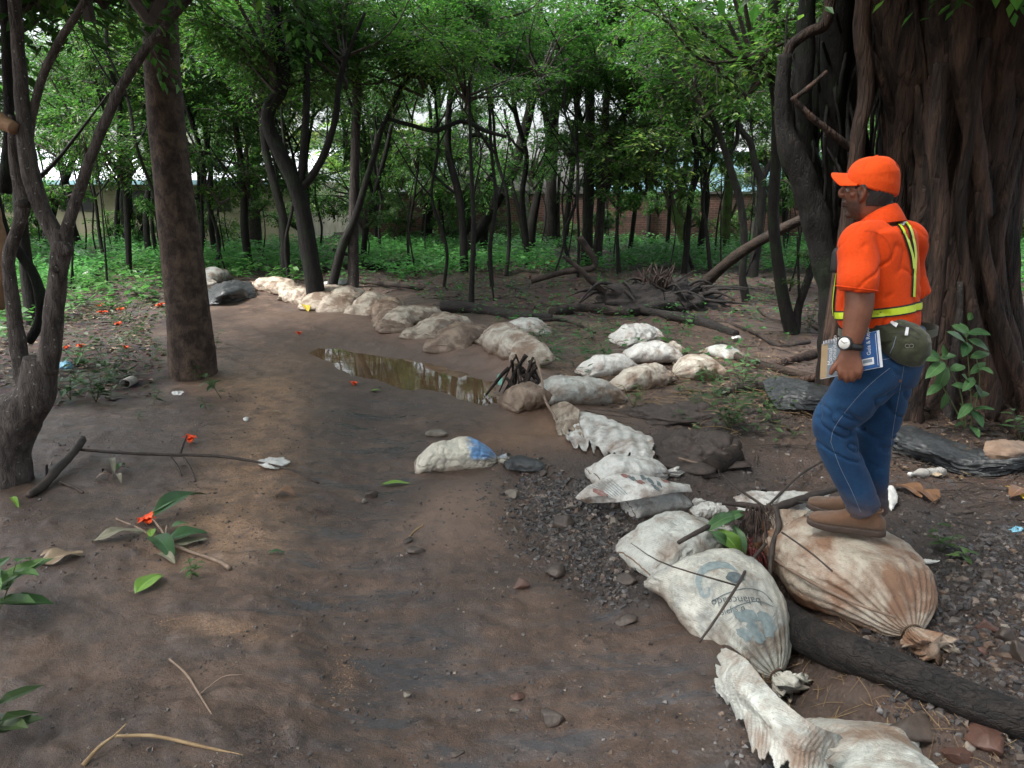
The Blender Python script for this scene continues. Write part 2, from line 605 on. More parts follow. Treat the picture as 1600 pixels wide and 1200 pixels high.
# ================================================================== GROUND
def build_ground():
    th_d = np.arange(-52, 52, 0.30)
    th = np.radians(np.concatenate([th_d, np.linspace(52, 308, 60, endpoint=False)]))
    r = [0.9]
    while r[-1] < 60: r.append(r[-1] * 1.0058)
    while r[-1] < 900: r.append(r[-1] * 1.12)
    r = np.array(r)
    cx, cy = 0.0, -0.4
    X = cx + r[:, None] * np.sin(th)[None, :]
    Y = cy + r[:, None] * np.cos(th)[None, :]
    H = height(X, Y)
    V = np.stack([X, Y, H], -1).reshape(-1, 3)
    V = np.vstack([V, [[cx, cy, float(np.mean(H[0]))]]])
    Fq = grid_faces(len(r), len(th))[:, ::-1]
    nt_ = len(th)
    tri = [[i, (i + 1) % nt_, len(V) - 1] for i in range(nt_)]
    me = bpy.data.meshes.new('ground')
    nq, nv = len(Fq), len(V)
    me.vertices.add(nv)
    me.vertices.foreach_set('co', V.ravel())
    loops = np.concatenate([Fq.ravel(), np.array(tri).ravel()])
    me.loops.add(len(loops))
    me.loops.foreach_set('vertex_index', loops.astype(np.int32))
    me.polygons.add(nq + len(tri))
    st = np.concatenate([np.arange(nq) * 4, nq * 4 + np.arange(len(tri)) * 3])
    me.polygons.foreach_set('loop_start', st.astype(np.int32))
    me.update(calc_edges=True)
    me.polygons.foreach_set('use_smooth', np.ones(nq + len(tri), bool))
    x, y = V[:, 0], V[:, 1]

    def at(name, a):
        t = me.attributes.new(name, 'FLOAT', 'POINT')
        t.data.foreach_set('value', np.clip(a, 0, 1).astype(np.float32))
    at('gravel', 1 - sstep(-0.35, 0.25, poly_sdf(x, y, GRAVEL) + 0.30 * fbm(x * 2.5, y * 2.5, seed=33, oct=4)))
    fo = 1 - sstep(-0.4, 0.5, poly_sdf(x, y, FOREST) + 0.6 * fbm(x * 1.2, y * 1.2, seed=34, oct=4))
    lt = 1 - sstep(-0.3, 0.2, poly_sdf(x, y, LITTER_L) + 0.4 * fbm(x * 2.0, y * 2.0, seed=36, oct=4))
    at('forest', np.maximum(fo, lt))
    pd = poly_sdf(x, y, PUDDLE)
    p2 = poly_sdf(x, y, POOL2)
    at('wet', np.maximum(1 - sstep(0.0, 0.55, pd), 1 - sstep(0.0, 0.4, p2)))
    hl = line_dist(x, y, gpx([(425, 600), (415, 660), (395, 720), (365, 790), (350, 850)]))
    at('husk', np.exp(-(hl / 0.30) ** 2) + 0.55 * np.exp(-(line_dist(x, y, gpx([(300, 985), (400, 1000)])) / 0.07) ** 2)
       + 0.5 * np.exp(-(line_dist(x, y, gpx([(330, 600), (480, 560)])) / 0.5) ** 2))
    mx, my = x - MOUND[0], y - MOUND[1]
    at('mound', np.exp(-(mx / 0.33) ** 2 - (my / 0.50) ** 2)
       + 0.8 * np.exp(-(line_dist(x, y, BANK) / 0.45) ** 2))
    fl = line_dist(x, y, gpx([(600, 640), (560, 760), (520, 900), (600, 1050), (900, 1250)]))
    fl2 = line_dist(x, y, gpx([(900, 880), (980, 980), (1100, 1120), (1200, 1300)]))
    at('flow', 0.9 * np.exp(-(fl / 0.42) ** 2) + 0.7 * np.exp(-(fl2 / 0.3) ** 2))
    at('silt', np.exp(-(line_dist(x, y, gpx([(800, 690), (860, 668), (900, 690)])) / 0.35) ** 2))

    m, nt, out = new_mat('wet_mud_ground')
    k = NT(nt)
    v = k.coord('Object')
    gravel, forest, wet = k.attr('gravel'), k.attr('forest'), k.attr('wet')
    husk, mound, flow, silt = k.attr('husk'), k.attr('mound'), k.attr('flow'), k.attr('silt')
    # stretched along the run of the water
    mp = k.n('ShaderNodeMapping')
    mp.inputs['Rotation'].default_value = (0, 0, R(-112))
    mp.inputs['Scale'].default_value = (0.7, 3.2, 1)
    k.l(v, mp.inputs[0])
    vs = mp.outputs[0]
    nA = k.noise(v, 1.1, 7, 0.62, 0.3)
    nB = k.noise(vs, 2.4, 9, 0.72, 0.9)
    nC = k.noise(v, 14, 6, 0.7)
    nF = k.noise(v, 120, 4, 0.75)
    mud = k.ramp(nA, [(0.28, (0.064, 0.042, 0.032)), (0.5, (0.102, 0.066, 0.049)), (0.72, (0.158, 0.106, 0.080))])
    mud = k.mix(k.ramp(nC, [(0.38, 0.75), (0.56, 0.0)]), mud, (0.040, 0.026, 0.021))
    mud = k.mix(k.ramp(k.noise(v, 48, 5, 0.8), [(0.34, 0.7), (0.48, 0.0)]), mud, (0.030, 0.020, 0.017))
    mud = k.mix(k.ramp(nF, [(0.56, 0.0), (0.68, 0.65)]), mud, (0.21, 0.15, 0.112))
    mud = k.mix(k.ramp(k.noise(v, 85, 4, 0.8), [(0.32, 0.75), (0.43, 0.0)]), mud, (0.022, 0.016, 0.014))
    mud = k.mix(k.ramp(k.noise(v, 2.7, 5, 0.65, .6), [(0.52, 0.0), (0.66, 0.6)]), mud, (0.185, 0.120, 0.085))
    mud = k.mix(k.val('MULTIPLY', mound, 0.7), mud, k.ramp(nC, [(0.3, (0.150, 0.098, 0.071)), (0.7, (0.195, 0.130, 0.095))]))
    # dark film of fine silt where water still runs
    film = k.val('MULTIPLY', k.ramp(nB, [(0.44, 0.0), (0.60, 1.0)]), k.val('ADD', k.val('MULTIPLY', flow, 0.85), 0.38, clamp=True))
    film = k.val('MULTIPLY', film, k.val('SUBTRACT', 1.0, k.val('MULTIPLY', mound, 0.9), clamp=True))
    mud = k.mix(k.val('MULTIPLY', film, 0.85), mud, (0.027, 0.028, 0.032))
    # pale husks and sand
    hk = k.val('MULTIPLY', husk, k.ramp(k.noise(v, 75, 5, 0.8), [(0.42, 0.0), (0.58, 1.0)]))
    hk = k.val('MULTIPLY', hk, k.ramp(k.noise(v, 7, 4, 0.6), [(0.36, 0.0), (0.58, 1.0)]))
    mud = k.mix(k.val('MULTIPLY', husk, 0.55, clamp=True), mud, (0.20, 0.125, 0.082))
    mud = k.mix(k.val('MULTIPLY', hk, 0.95), mud, (0.42, 0.26, 0.15))
    nG = k.noise(v, 34, 6, 0.8)
    gcol = k.ramp(nG, [(0.3, (0.020, 0.017, 0.017)), (0.55, (0.044, 0.035, 0.031)), (0.72, (0.090, 0.070, 0.060))])
    gcol = k.mix(k.ramp(nA, [(0.42, 0.0), (0.62, 0.8)]), gcol, (0.085, 0.052, 0.038))
    nL = k.voro(v, 16, out='Color')
    fcol = k.mix(0.55, k.ramp(k.noise(v, 9, 6, 0.75), [(0.3, (0.016, 0.012, 0.010)), (0.7, (0.062, 0.042, 0.030))]),
                 k.mix(1.0, nL, (0.085, 0.055, 0.040), 'MULTIPLY'))
    col = k.mix(gravel, mud, gcol)
    col = k.mix(forest, col, fcol)
    col = k.mix(k.val('MULTIPLY', wet, 0.5), col, (0.085, 0.052, 0.036))
    col = k.mix(k.val('MULTIPLY', silt, 0.75), col, (0.19, 0.105, 0.058))
    rough = k.mixf(film, k.mixf(k.ramp(nC, [(0.3, 0.0), (0.7, 1.0)]), 0.32, 0.60), 0.20)
    rough = k.mixf(wet, rough, 0.38)
    rough = k.mixf(gravel, rough, k.mixf(nG, 0.35, 0.75))
    rough = k.mixf(forest, rough, 0.72)
    dry = k.val('SUBTRACT', 1.0, k.val('MULTIPLY', k.val('MAXIMUM', film, k.val('MULTIPLY', mound, 0.8)), 0.75), clamp=True)
    b1 = k.bump(k.noise(v, 26, 7, 0.8), 0.022, k.val('MULTIPLY', dry, 0.8))
    b2 = k.bump(k.noise(v, 140, 4, 0.75), 0.006, k.val('MULTIPLY', dry, 0.8), b1)
    nv = k.n('ShaderNodeTexVoronoi', feature='F1')
    nv.inputs['Scale'].default_value = 55
    k.l(v, nv.inputs['Vector'])
    b3 = k.bump(k.val('MULTIPLY', nv.outputs['Distance'], gravel), 0.012, 0.6, b2)
    nb = b3
    k.principled(out, col, rough, nb, Specular_IOR_Level=k.mixf(k.val('MAXIMUM', film, wet), 0.42, 0.65))
    me.materials.append(m)
    o = bpy.data.objects.new('ground', me)
    COL.objects.link(o)
    tag(o, 'brown wet mud ground with dark streaks of running water', kind='structure')
    return o


def bump_strength_fix():
    pass


_b = NT.bump


def _bump2(self, h, dist=0.01, strength=0.5, normal=None):
    b = self.n('ShaderNodeBump')
    b.inputs['Distance'].default_value = dist
    if isinstance(strength, (int, float)): b.inputs['Strength'].default_value = strength
    else: self.l(strength, b.inputs['Strength'])
    self.l(h, b.inputs['Height'])
    if normal is not None: self.l(normal, b.inputs['Normal'])
    return b.outputs[0]


NT.bump = _bump2
ground = build_ground()


def water_sheet(name, poly, z, grow, label):
    poly = np.array(poly)
    c = poly.mean(0)
    P = c + (poly - c) * grow
    m, nt, out = new_mat('muddy_water')
    k = NT(nt)
    v = k.coord('Object')
    col = k.ramp(k.noise(v, 1.4, 3), [(0.3, (0.075, 0.052, 0.028)), (0.7, (0.13, 0.082, 0.046))])
    k.principled(out, col, 0.03, k.bump(k.noise(v, 9, 2), 0.004, 0.10), Specular_IOR_Level=0.75, IOR=1.33)
    mb = MB()
    n = len(P)
    V = [(x, y, z) for x, y in P] + [(x, y, z - 0.25) for x, y in P]
    mb.add(V, [list(range(n))[::-1]] + [list(range(n, 2 * n))] + [[i, (i + 1) % n, n + (i + 1) % n, n + i] for i in range(n)])
    o = mb.build(name, m, smooth=False)
    me = o.data
    bmm = bmesh.new()
    bmm.from_mesh(me)
    bmesh.ops.recalc_face_normals(bmm, faces=bmm.faces)
    bmm.to_mesh(me)
    bmm.free()
    return tag(o, label, kind='structure')


water_sheet('puddle', PUDDLE, -0.030, 1.07, 'long brown puddle mirroring the trees behind it')

# ================================================================== FAR BUILDINGS AND WALLS
M_cream = simple_mat('cream_plaster', (0.26, 0.24, 0.15), (0.50, 0.47, 0.34), 1.2, 0.85, 0.2)
M_whiteroof = simple_mat('pale_metal_roof', (0.62, 0.66, 0.72), (0.80, 0.83, 0.88), 1.5, 0.45, 0.05)
M_palewall = simple_mat('pale_render', (0.55, 0.62, 0.66), (0.74, 0.80, 0.84), 0.8, 0.8, 0.1)
M_bluewall = simple_mat('pale_blue_render', (0.30, 0.55, 0.66), (0.45, 0.70, 0.80), 0.7, 0.8, 0.1)
M_dark = simple_mat('dark_opening', (0.02, 0.022, 0.025), (0.03, 0.032, 0.036), 2, 0.5, 0)
M_concrete = simple_mat('grey_concrete', (0.05, 0.048, 0.043), (0.13, 0.125, 0.115), 2.0, 0.9, 0.4)


def brick_mat():
    m, nt, out = new_mat('far_red_brick')
    k = NT(nt)
    v = k.coord('Object')
    sw = k.n('ShaderNodeSeparateXYZ')
    k.l(v, sw.inputs[0])
    cb = k.n('ShaderNodeCombineXYZ')
    k.l(sw.outputs[0], cb.inputs[0])
    k.l(sw.outputs[2], cb.inputs[1])
    b = k.n('ShaderNodeTexBrick')
    b.inputs['Scale'].default_value = 1.0
    b.inputs['Brick Width'].default_value = 0.26
    b.inputs['Row Height'].default_value = 0.085
    b.inputs['Mortar Size'].default_value = 0.008
    b.inputs['Color1'].default_value = (0.13, 0.055, 0.042, 1)
    b.inputs['Color2'].default_value = (0.085, 0.040, 0.032, 1)
    b.inputs['Mortar'].default_value = (0.17, 0.13, 0.11, 1)
    k.l(cb.outputs[0], b.inputs['Vector'])
    st = k.ramp(k.noise(k.coord('Object', (1, 1, 2.0)), 0.9, 5, 0.65), [(0.42, 0.0), (0.66, 0.85)])
    low = k.ramp(sw.outputs[2], [(0.0, 0.9), (0.9, 0.0)])
    c = k.mix(k.val('MAXIMUM', st, low), b.outputs['Color'], (0.030, 0.028, 0.020))
    k.principled(out, c, 0.9, k.bump(b.outputs['Fac'], 0.01, 0.4))
    return m


M_brick = brick_mat()


def box(mb, x0, x1, y0, y1, z0, z1, mat=0):
    V = [(x0, y0, z0), (x1, y0, z0), (x1, y1, z0), (x0, y1, z0), (x0, y0, z1), (x1, y0, z1), (x1, y1, z1), (x0, y1, z1)]
    mb.add(V, [[0, 3, 2, 1], [4, 5, 6, 7], [0, 1, 5, 4], [1, 2, 6, 5], [2, 3, 7, 6], [3, 0, 4, 7]], mat)


def part(name, mat, parent, fn, smooth=False):
    mb = MB()
    fn(mb)
    return mb.build(name, mat, parent, smooth=smooth)


def perimeter_wall():
    Y = 29.0
    xs = [at_depth(p, 340, Y)[0] for p in (560, 700, 820, 940, 1060, 1180, 1320, 1450, 1580, 1720)]
    t = thing('perimeter_wall', (xs[0], Y, 0), 'long stained red brick wall with concrete posts behind the wood', 'wall')
    top = at_depth(1000, 303, Y)[2]
    for a, b in zip(xs[:-1], xs[1:]):
        part('brick_panel', M_brick, t, lambda mb: box(mb, a + 0.13, b - 0.13, Y, Y + 0.16, -0.3, top))
        part('coping', M_concrete, t, lambda mb: box(mb, a + 0.132, b - 0.132, Y - 0.05, Y + 0.21, top + 0.002, top + 0.09))
    for a in xs:
        part('post', M_concrete, t, lambda mb: box(mb, a - 0.13, a + 0.13, Y - 0.06, Y + 0.22, -0.3, top + 0.12))
    return t


perimeter_wall()


def shed():
    """long low building at the left: cream wall, pale sloping roof"""
    Y = 30.0
    x0, x1 = at_depth(-420, 300, Y)[0], at_depth(455, 300, Y)[0]
    zt = at_depth(250, 278, Y)[2]
    ridge = at_depth(250, 232, Y + 7)[2]
    t = thing('long_shed', (x0, Y, 0), 'long cream shed with pale metal roof at the far left', 'building')
    part('wall', M_cream, t, lambda mb: box(mb, x0, x1, Y, Y + 0.2, -0.3, zt - 0.02))
    part('gable_wall', M_cream, t, lambda mb: box(mb, x1 - 0.2, x1 - 0.002, Y + 0.202, Y + 14, -0.3, zt - 0.02))
    nb = 26
    w = (x1 + 0.5 - (x0 - 0.5)) / nb
    for i in range(nb):       # roof sheets side by side
        a = x0 - 0.5 + i * w

        def sheet(mb, a=a):
            n = 9
            u = np.linspace(0, 1, n)
            xx = a + u * (w - 0.01)
            rib = 0.03 * (np.cos(u * 2 * math.pi * 2) > 0.2)
            lo = np.stack([xx, np.full(n, Y - 0.7), zt - 0.12 + rib], 1)
            hi = np.stack([xx, np.full(n, Y + 7), ridge + rib], 1)
            V = np.vstack([lo, hi, lo - [0, 0, .02], hi - [0, 0, .02]])
            Fc = []
            for j in range(n - 1):
                Fc += [[j, j + 1, n + j + 1, n + j], [2 * n + j + 1, 2 * n + j, 3 * n + j, 3 * n + j + 1], [j + 1, j, 2 * n + j, 2 * n + j + 1]]
            mb.add(V, Fc)
        part('roof_sheet', M_whiteroof, t, sheet)
    part('fascia', M_bluewall, t, lambda mb: box(mb, x0 - 0.5, x1 + 0.5, Y - 0.76, Y - 0.72, zt - 0.26, zt - 0.1))
    for i in range(7):
        xa = x0 + 2 + i * (x1 - x0 - 3) / 7
        f = part('window', M_concrete, t, lambda mb: (box(mb, xa, xa + 1.3, Y - 0.04, Y - 0.002, 1.2, 1.26), box(mb, xa, xa + 1.3, Y - 0.04, Y - 0.002, 1.94, 2.0),
                 box(mb, xa, xa + .06, Y - 0.04, Y - 0.002, 1.262, 1.938), box(mb, xa + 1.24, xa + 1.3, Y - 0.04, Y - 0.002, 1.262, 1.938)))
        part('pane', M_dark, f, lambda mb: box(mb, xa + .062, xa + 1.238, Y - 0.02, Y - 0.004, 1.262, 1.938))


shed()


def pale_building(px0, px1, pytop, Y, mat, label, name):
    x0, x1 = at_depth(px0, 300, Y)[0], at_depth(px1, 300, Y)[0]
    zt = at_depth(px0, pytop, Y)[2]
    t = thing(name, (x0, Y, 0), label, 'building')
    part('wall', mat, t, lambda mb: box(mb, x0, x1, Y, Y + 8, -0.3, zt))
    part('roof', M_whiteroof, t, lambda mb: box(mb, x0 - 0.4, x1 + 0.4, Y - 0.5, Y + 8.4, zt + 0.002, zt + 0.22))
    n = max(3, int((x1 - x0) / 3.2))
    for i in range(n):
        a = x0 + (i + 0.3) * (x1 - x0) / n
        f = part('window', M_whiteroof, t, lambda mb: (box(mb, a, a + 1.4, Y - 0.05, Y - 0.002, zt - 1.9, zt - 1.82), box(mb, a, a + 1.4, Y - 0.05, Y - 0.002, zt - 0.88, zt - 0.8),
                 box(mb, a, a + .07, Y - 0.05, Y - 0.002, zt - 1.818, zt - .882), box(mb, a + 1.33, a + 1.4, Y - 0.05, Y - 0.002, zt - 1.818, zt - .882)))
        part('pane', M_dark, f, lambda mb: box(mb, a + .072, a + 1.328, Y - 0.03, Y - 0.004, zt - 1.818, zt - .882))


pale_building(470, 700, 205, 40, M_palewall, 'pale grey-white building seen between the trunks left of centre', 'pale_house')
pale_building(930, 1330, 238, 48, M_bluewall, 'light blue building glimpsed above the red brick wall', 'blue_house')
pale_building(1480, 1800, 245, 44, M_palewall, 'white building showing right of the giant fig trunk', 'white_house')

# ================================================================== TREES
M_bark_dark = bark_mat('dark_wet_bark', (0.004, 0.0036, 0.0036), (0.017, 0.014, 0.012), 9, moss=(0.010, 0.018, 0.007), mossamt=0.25)
M_bark_grey = bark_mat('grey_bark', (0.018, 0.015, 0.014), (0.060, 0.050, 0.045), 8, lichen=0.2)
M_bark_brown = bark_mat('brown_smooth_bark', (0.026, 0.017, 0.013), (0.105, 0.072, 0.053), 7.0, lichen=0, stretch=(1.6, 1.6, 1.2), bdist=0.008)
M_bark_moss = bark_mat('mossy_bark', (0.022, 0.028, 0.010), (0.062, 0.075, 0.024), 7, moss=(0.045, 0.085, 0.018), mossamt=0.4)
M_bark_fig = bark_mat('fig_root_bark', (0.010, 0.0065, 0.0055), (0.088, 0.052, 0.038), 4, stretch=(3.0, 3.0, 0.35), bdist=0.03)
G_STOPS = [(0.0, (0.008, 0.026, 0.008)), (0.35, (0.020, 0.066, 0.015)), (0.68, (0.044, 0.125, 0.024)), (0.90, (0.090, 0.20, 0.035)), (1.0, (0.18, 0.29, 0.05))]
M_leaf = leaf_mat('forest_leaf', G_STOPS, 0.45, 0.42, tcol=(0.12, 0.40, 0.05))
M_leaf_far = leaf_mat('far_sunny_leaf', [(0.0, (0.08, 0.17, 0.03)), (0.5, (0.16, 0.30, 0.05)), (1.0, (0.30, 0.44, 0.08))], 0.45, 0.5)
M_under = leaf_mat('undergrowth_leaf', [(0.0, (0.045, 0.16, 0.045)), (0.5, (0.085, 0.27, 0.07)), (1.0, (0.16, 0.38, 0.11))], 0.45, 0.40, tcol=(0.10, 0.40, 0.06))
M_plant = leaf_mat('young_plant_leaf', [(0.0, (0.032, 0.085, 0.030)), (0.5, (0.055, 0.13, 0.045)), (1.0, (0.09, 0.18, 0.06))], 0.30, 0.42, tcol=(0.08, 0.20, 0.04))
M_stem = simple_mat('green_stem', (0.05, 0.07, 0.02), (0.09, 0.10, 0.04), 10, 0.6, 0)
M_twig = simple_mat('dark_twig', (0.018, 0.013, 0.011), (0.055, 0.040, 0.032), 20, 0.75, 0.4)


def crown_mesh(seed, rx, rz, n_twigs, per, leaf_l, mats, hollow=0.25, name='crown'):
    """branches ending in twigs that carry leaves all along; leaves lie in loose flat sprays"""
    rs = np.random.RandomState(seed)
    mb = MB()
    PP, DD, UU, LL = [], [], [], []
    nbr = max(5, n_twigs // 9)
    tips = []
    for i in range(nbr):
        a = rs.uniform(0, 2 * math.pi)
        q = rs.uniform(0.55, 1.0)
        zz = rs.uniform(-0.75, 0.95)
        rr = math.sqrt(max(0.05, 1 - zz * zz)) * q
        tip = np.array([rx * rr * math.cos(a), rx * rr * math.sin(a), rz * zz * q])
        mid = tip * 0.5 + np.array([0, 0, -0.15 * rz]) + rs.normal(0, 0.10, 3) * rx
        root = np.array([0, 0, -rz * rs.uniform(0.35, 0.75)])
        C = tube(mb, [root, mid, tip], [0.035, 0.018, 0.006], seg=5, n=9, mat=1)
        tips.append(C)
    for i in range(n_twigs):
        C0 = tips[i % nbr]
        s = rs.uniform(0.30, 1.0)
        p0 = C0[int(s * (len(C0) - 1))]
        d = rs.normal(0, 1, 3) * [1, 1, 0.45]
        d = d / np.linalg.norm(d)
        out = p0 / (np.linalg.norm(p0) + 1e-6)
        d = d + out * 0.5
        d /= np.linalg.norm(d)
        ln = rs.uniform(0.35, 0.8) * rx * 0.45
        p1 = p0 + d * ln * 0.5 + [0, 0, 0.04]
        p2 = p0 + d * ln + [0, 0, -rs.uniform(0.0, 0.3) * ln]
        C = tube(mb, [p0, p1, p2], [0.008, 0.005, 0.002], seg=3, n=6, mat=1, caps=False)
        t = rs.uniform(0.12, 1.0, per)
        base = np.array([np.interp(t, np.linspace(0, 1, len(C)), C[:, j]) for j in range(3)]).T
        side = np.cross(d, [0, 0, 1.0])
        side /= np.linalg.norm(side) + 1e-6
        sg = np.where(rs.rand(per) > 0.5, 1, -1)[:, None]
        spread = rs.uniform(0.0, 0.26, per)[:, None] * rx * 0.45
        base = base + side * sg * spread + rs.normal(0, 0.030, (per, 3))
        dd = d * rs.uniform(0.2, 0.9, per)[:, None] + side * sg * 0.9 + np.array([0, 0, -0.35]) * rs.uniform(0, 1.6, per)[:, None] + rs.normal(0, 0.2, (per, 3))
        PP.append(base)
        DD.append(dd)
        UU.append(np.array([0, 0, 1.0]) + rs.normal(0, 0.35, (per, 3)))
        LL.append(leaf_l * rs.uniform(0.6, 1.25, per))
    L = np.concatenate(LL)
    leaves(mb, np.concatenate(PP), np.concatenate(DD), np.concatenate(UU), L, L * 0.42, 0.12, mat=0)
    return mb.mesh(name, mats, smooth=False)


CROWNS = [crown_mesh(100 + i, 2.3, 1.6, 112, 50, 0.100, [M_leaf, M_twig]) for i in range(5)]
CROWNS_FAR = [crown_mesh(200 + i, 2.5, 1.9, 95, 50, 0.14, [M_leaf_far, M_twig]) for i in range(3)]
SPRAY = [crown_mesh(300 + i, 0.9, 0.45, 30, 34, 0.10, [M_leaf, M_twig], name='leafy_spray') for i in range(3)]
rng = random.Random(7)


def add_crown(parent, loc, s=1.0, kind=0, name='crown', sz=None):
    lib = (CROWNS, CROWNS_FAR, SPRAY)[kind]
    o = bpy.data.objects.new(name, rng.choice(lib))
    COL.objects.link(o)
    if parent is not None:
        o.parent = parent
        o.location = Vector(np.asarray(loc) - wloc(parent))
    else:
        o.location = Vector(loc)
    o.rotation_euler = (rng.uniform(-.15, .15), rng.uniform(-.15, .15), rng.uniform(0, 6.28))
    o.scale = (s, s, sz or s * rng.uniform(0.85, 1.15))
    return o


def px_tree(name, label, pts, branches=(), mat=None, crowns=(), cat='tree', group=None, seg=10, bump=0.10, vines=(), lean=0.0, flare=1.25, sink=0.12):
    """pts: (px, py, width px) from top to base, all standing at the base's distance (lean: metres nearer per point upward)"""
    mat = mat or M_bark_dark
    bx, by, bw = pts[-1]
    g = G(bx, by)
    Y0 = g[1]
    t = thing(name, g, label, cat, group)
    P = []
    for i, (x, y, w) in enumerate(pts):
        p = at_depth(x, y, Y0 - lean * (len(pts) - 1 - i))
        P.append((p, px_size(p, w) / 2))
    P[-1] = (g, P[-1][1])
    C = [p for p, r in P] + [g - [0, 0, sink]]
    rad = [r for p, r in P] + [P[-1][1] * flare]
    C, rad = C[::-1], rad[::-1]
    # carry the trunk on above the frame when it leaves the picture
    if pts[0][1] <= 5:
        d = C[-1] - C[-2]
        d /= np.linalg.norm(d)
        d = d * 0.5 + np.array([0, 0, 0.5])
        C.append(C[-1] + d * 1.6)
        rad.append(rad[-1] * 0.6)
    mb = MB()
    sd = int(abs(bx) * 7 + by) % 977
    tube(mb, C, rad, seg=seg, n=len(C) * 7, bump=bump, bf=2.2 / max(0.3, rad[0] * 6), seed=sd)
    mb.build('trunk', mat, t)
    for br in branches:
        P = [at_depth(x, y, Y0 + (q[0] if q else 0.0)) for x, y, w, *q in br]
        rr = [px_size(p, w) / 2 for p, (x, y, w, *q) in zip(P, br)]
        mb = MB()
        tube(mb, P, rr, seg=7, n=len(P) * 5, bump=bump, bf=4, seed=sd + 3)
        mb.build('branch', mat, t)
    for c in crowns:
        px, py, dy, s, *kd = c
        k_ = kd[0] if kd else 0
        add_crown(t, at_depth(px, py, Y0 + dy), s, k_, name='crown' if k_ != 2 else 'leafy_spray')
    return t


BG = M_bark_dark
# ---- left part of the wood
px_tree('leaning_tree', 'dark leaning tree in front of the white shed roof, far left', [(130, 215, 8), (118, 240, 9), (100, 285, 11), (82, 330, 12), (70, 392, 14)], crowns=[(150, 130, 0, 0.9), (60, 160, 1, 0.8)])
px_tree('slender_tree', 'blackish tree standing before the cream shed wall, left of the thick trunk', [(170, 0, 9), (180, 90, 10), (192, 180, 13), (198, 260, 16), (197, 320, 18), (203, 388, 20)],
        [[(196, 220, 8), (210, 212, 6), (232, 205, 4)], [(183, 380, 9), (184, 330, 9), (188, 260, 7), (194, 215, 5)], [(178, 60, 5), (150, 40, 3), (120, 45, 2)]], crowns=[(185, 70, 0, 0.9), (150, 10, 1, 1.0)])
px_tree('forked_sapling', 'thin forked tree just left of the thick trunk', [(205, 215, 4), (222, 250, 5), (236, 288, 6), (234, 320, 6), (214, 385, 7)],
        [[(236, 290, 5), (246, 255, 4), (262, 200, 3)]], crowns=[(230, 170, 0, 0.6)])
px_tree('twin_slim_tree', 'slim dark tree with a thin twin stem right of the thick trunk', [(318, 60, 6), (322, 180, 8), (325, 260, 11), (328, 330, 13), (329, 378, 15)],
        [[(317, 376, 6), (313, 310, 6), (309, 240, 4), (300, 190, 3)], [(322, 190, 5), (338, 140, 3), (352, 110, 2)]], crowns=[(325, 90, 0, 0.9)])
px_tree('ivy_tree', 'stout tree with ivy on its brown trunk between slim stems', [(362, 0, 20), (366, 60, 19), (375, 108, 20), (391, 145, 22), (395, 205, 22), (394, 300, 23), (397, 392, 27)],
        [[(390, 150, 8), (402, 120, 7), (408, 80, 5)]], mat=M_bark_grey, crowns=[(370, 50, 0.4, 1.0), (400, 10, -0.3, 0.9), (368, 60, -0.4, 0.5, 2)])
px_tree('crooked_tree', 'crooked black tree with a sharp bend, growing out of the sack row', [(424, -5, 22), (432, 55, 22), (441, 105, 24), (436, 145, 22), (420, 168, 22), (420, 200, 22), (440, 245, 23), (461, 288, 27), (473, 330, 27), (484, 400, 28), (496, 476, 30)],
        [[(466, 300, 14), (492, 268, 12), (512, 228, 11), (525, 180, 10), (530, 130, 9), (545, 80, 7), (570, 20, 5)],
         [(470, 290, 12), (474, 240, 12), (478, 180, 12), (480, 115, 10), (482, 50, 8)]], crowns=[(430, 20, 0, 1.0), (530, 40, .5, 0.9), (480, 10, 1.0, 0.9), (400, 60, .5, .7)])
px_tree('slim_leaning_tree', 'slim tree parallel to the crooked black one on its left', [(408, 150, 10), (411, 200, 12), (418, 250, 13), (432, 300, 14), (443, 350, 14), (447, 435, 15)],
        [[(410, 190, 7), (398, 150, 5), (385, 120, 4)]], crowns=[(408, 110, 0.3, 0.9)])
px_tree('two_tone_tree', 'straight tall tree with a pale edge rising from the sacks', [(546, -5, 13), (552, 60, 14), (558, 130, 14), (556, 200, 14), (554, 280, 15), (552, 360, 16), (552, 450, 18)],
        [[(556, 90, 6), (570, 60, 5), (590, 25, 3)], [(555, 180, 5), (540, 140, 4), (530, 95, 3)]], mat=M_bark_grey, crowns=[(560, 30, 0, 1.0), (520, 0, 0.5, 0.8)])
px_tree('slanting_tree', 'tree slanting down left into the row of sacks', [(600, 190, 8), (585, 240, 9), (570, 290, 10), (553, 345, 12), (535, 385, 13), (518, 452, 16)],
        [[(600, 195, 6), (620, 150, 8), (645, 110, 7), (664, 75, 6), (680, 20, 4)], [(603, 185, 6), (640, 195, 7), (680, 204, 8), (722, 190, 7), (760, 205, 7), (792, 214, 5)]],
        crowns=[(650, 60, 0, 1.0), (700, 30, .5, 0.9)])
px_tree('thin_curved_tree', 'thin curved tree right of the straight pale-edged one', [(612, 195, 6), (600, 250, 7), (587, 300, 8), (573, 350, 9), (567, 412, 10)],
        [[(606, 225, 4), (625, 235, 4), (650, 226, 3), (672, 240, 2)]], crowns=[(615, 120, .3, 0.8)])
px_tree('thin_pole_tree', 'very thin pole tree in front of the middle of the wood', [(733, 130, 4), (735, 230, 5), (738, 300, 7), (740, 360, 8), (738, 420, 8), (736, 484, 10)],
        [[(772, 470, 3), (766, 430, 4), (762, 408, 3)]], crowns=[(735, 90, .3, 0.7)])
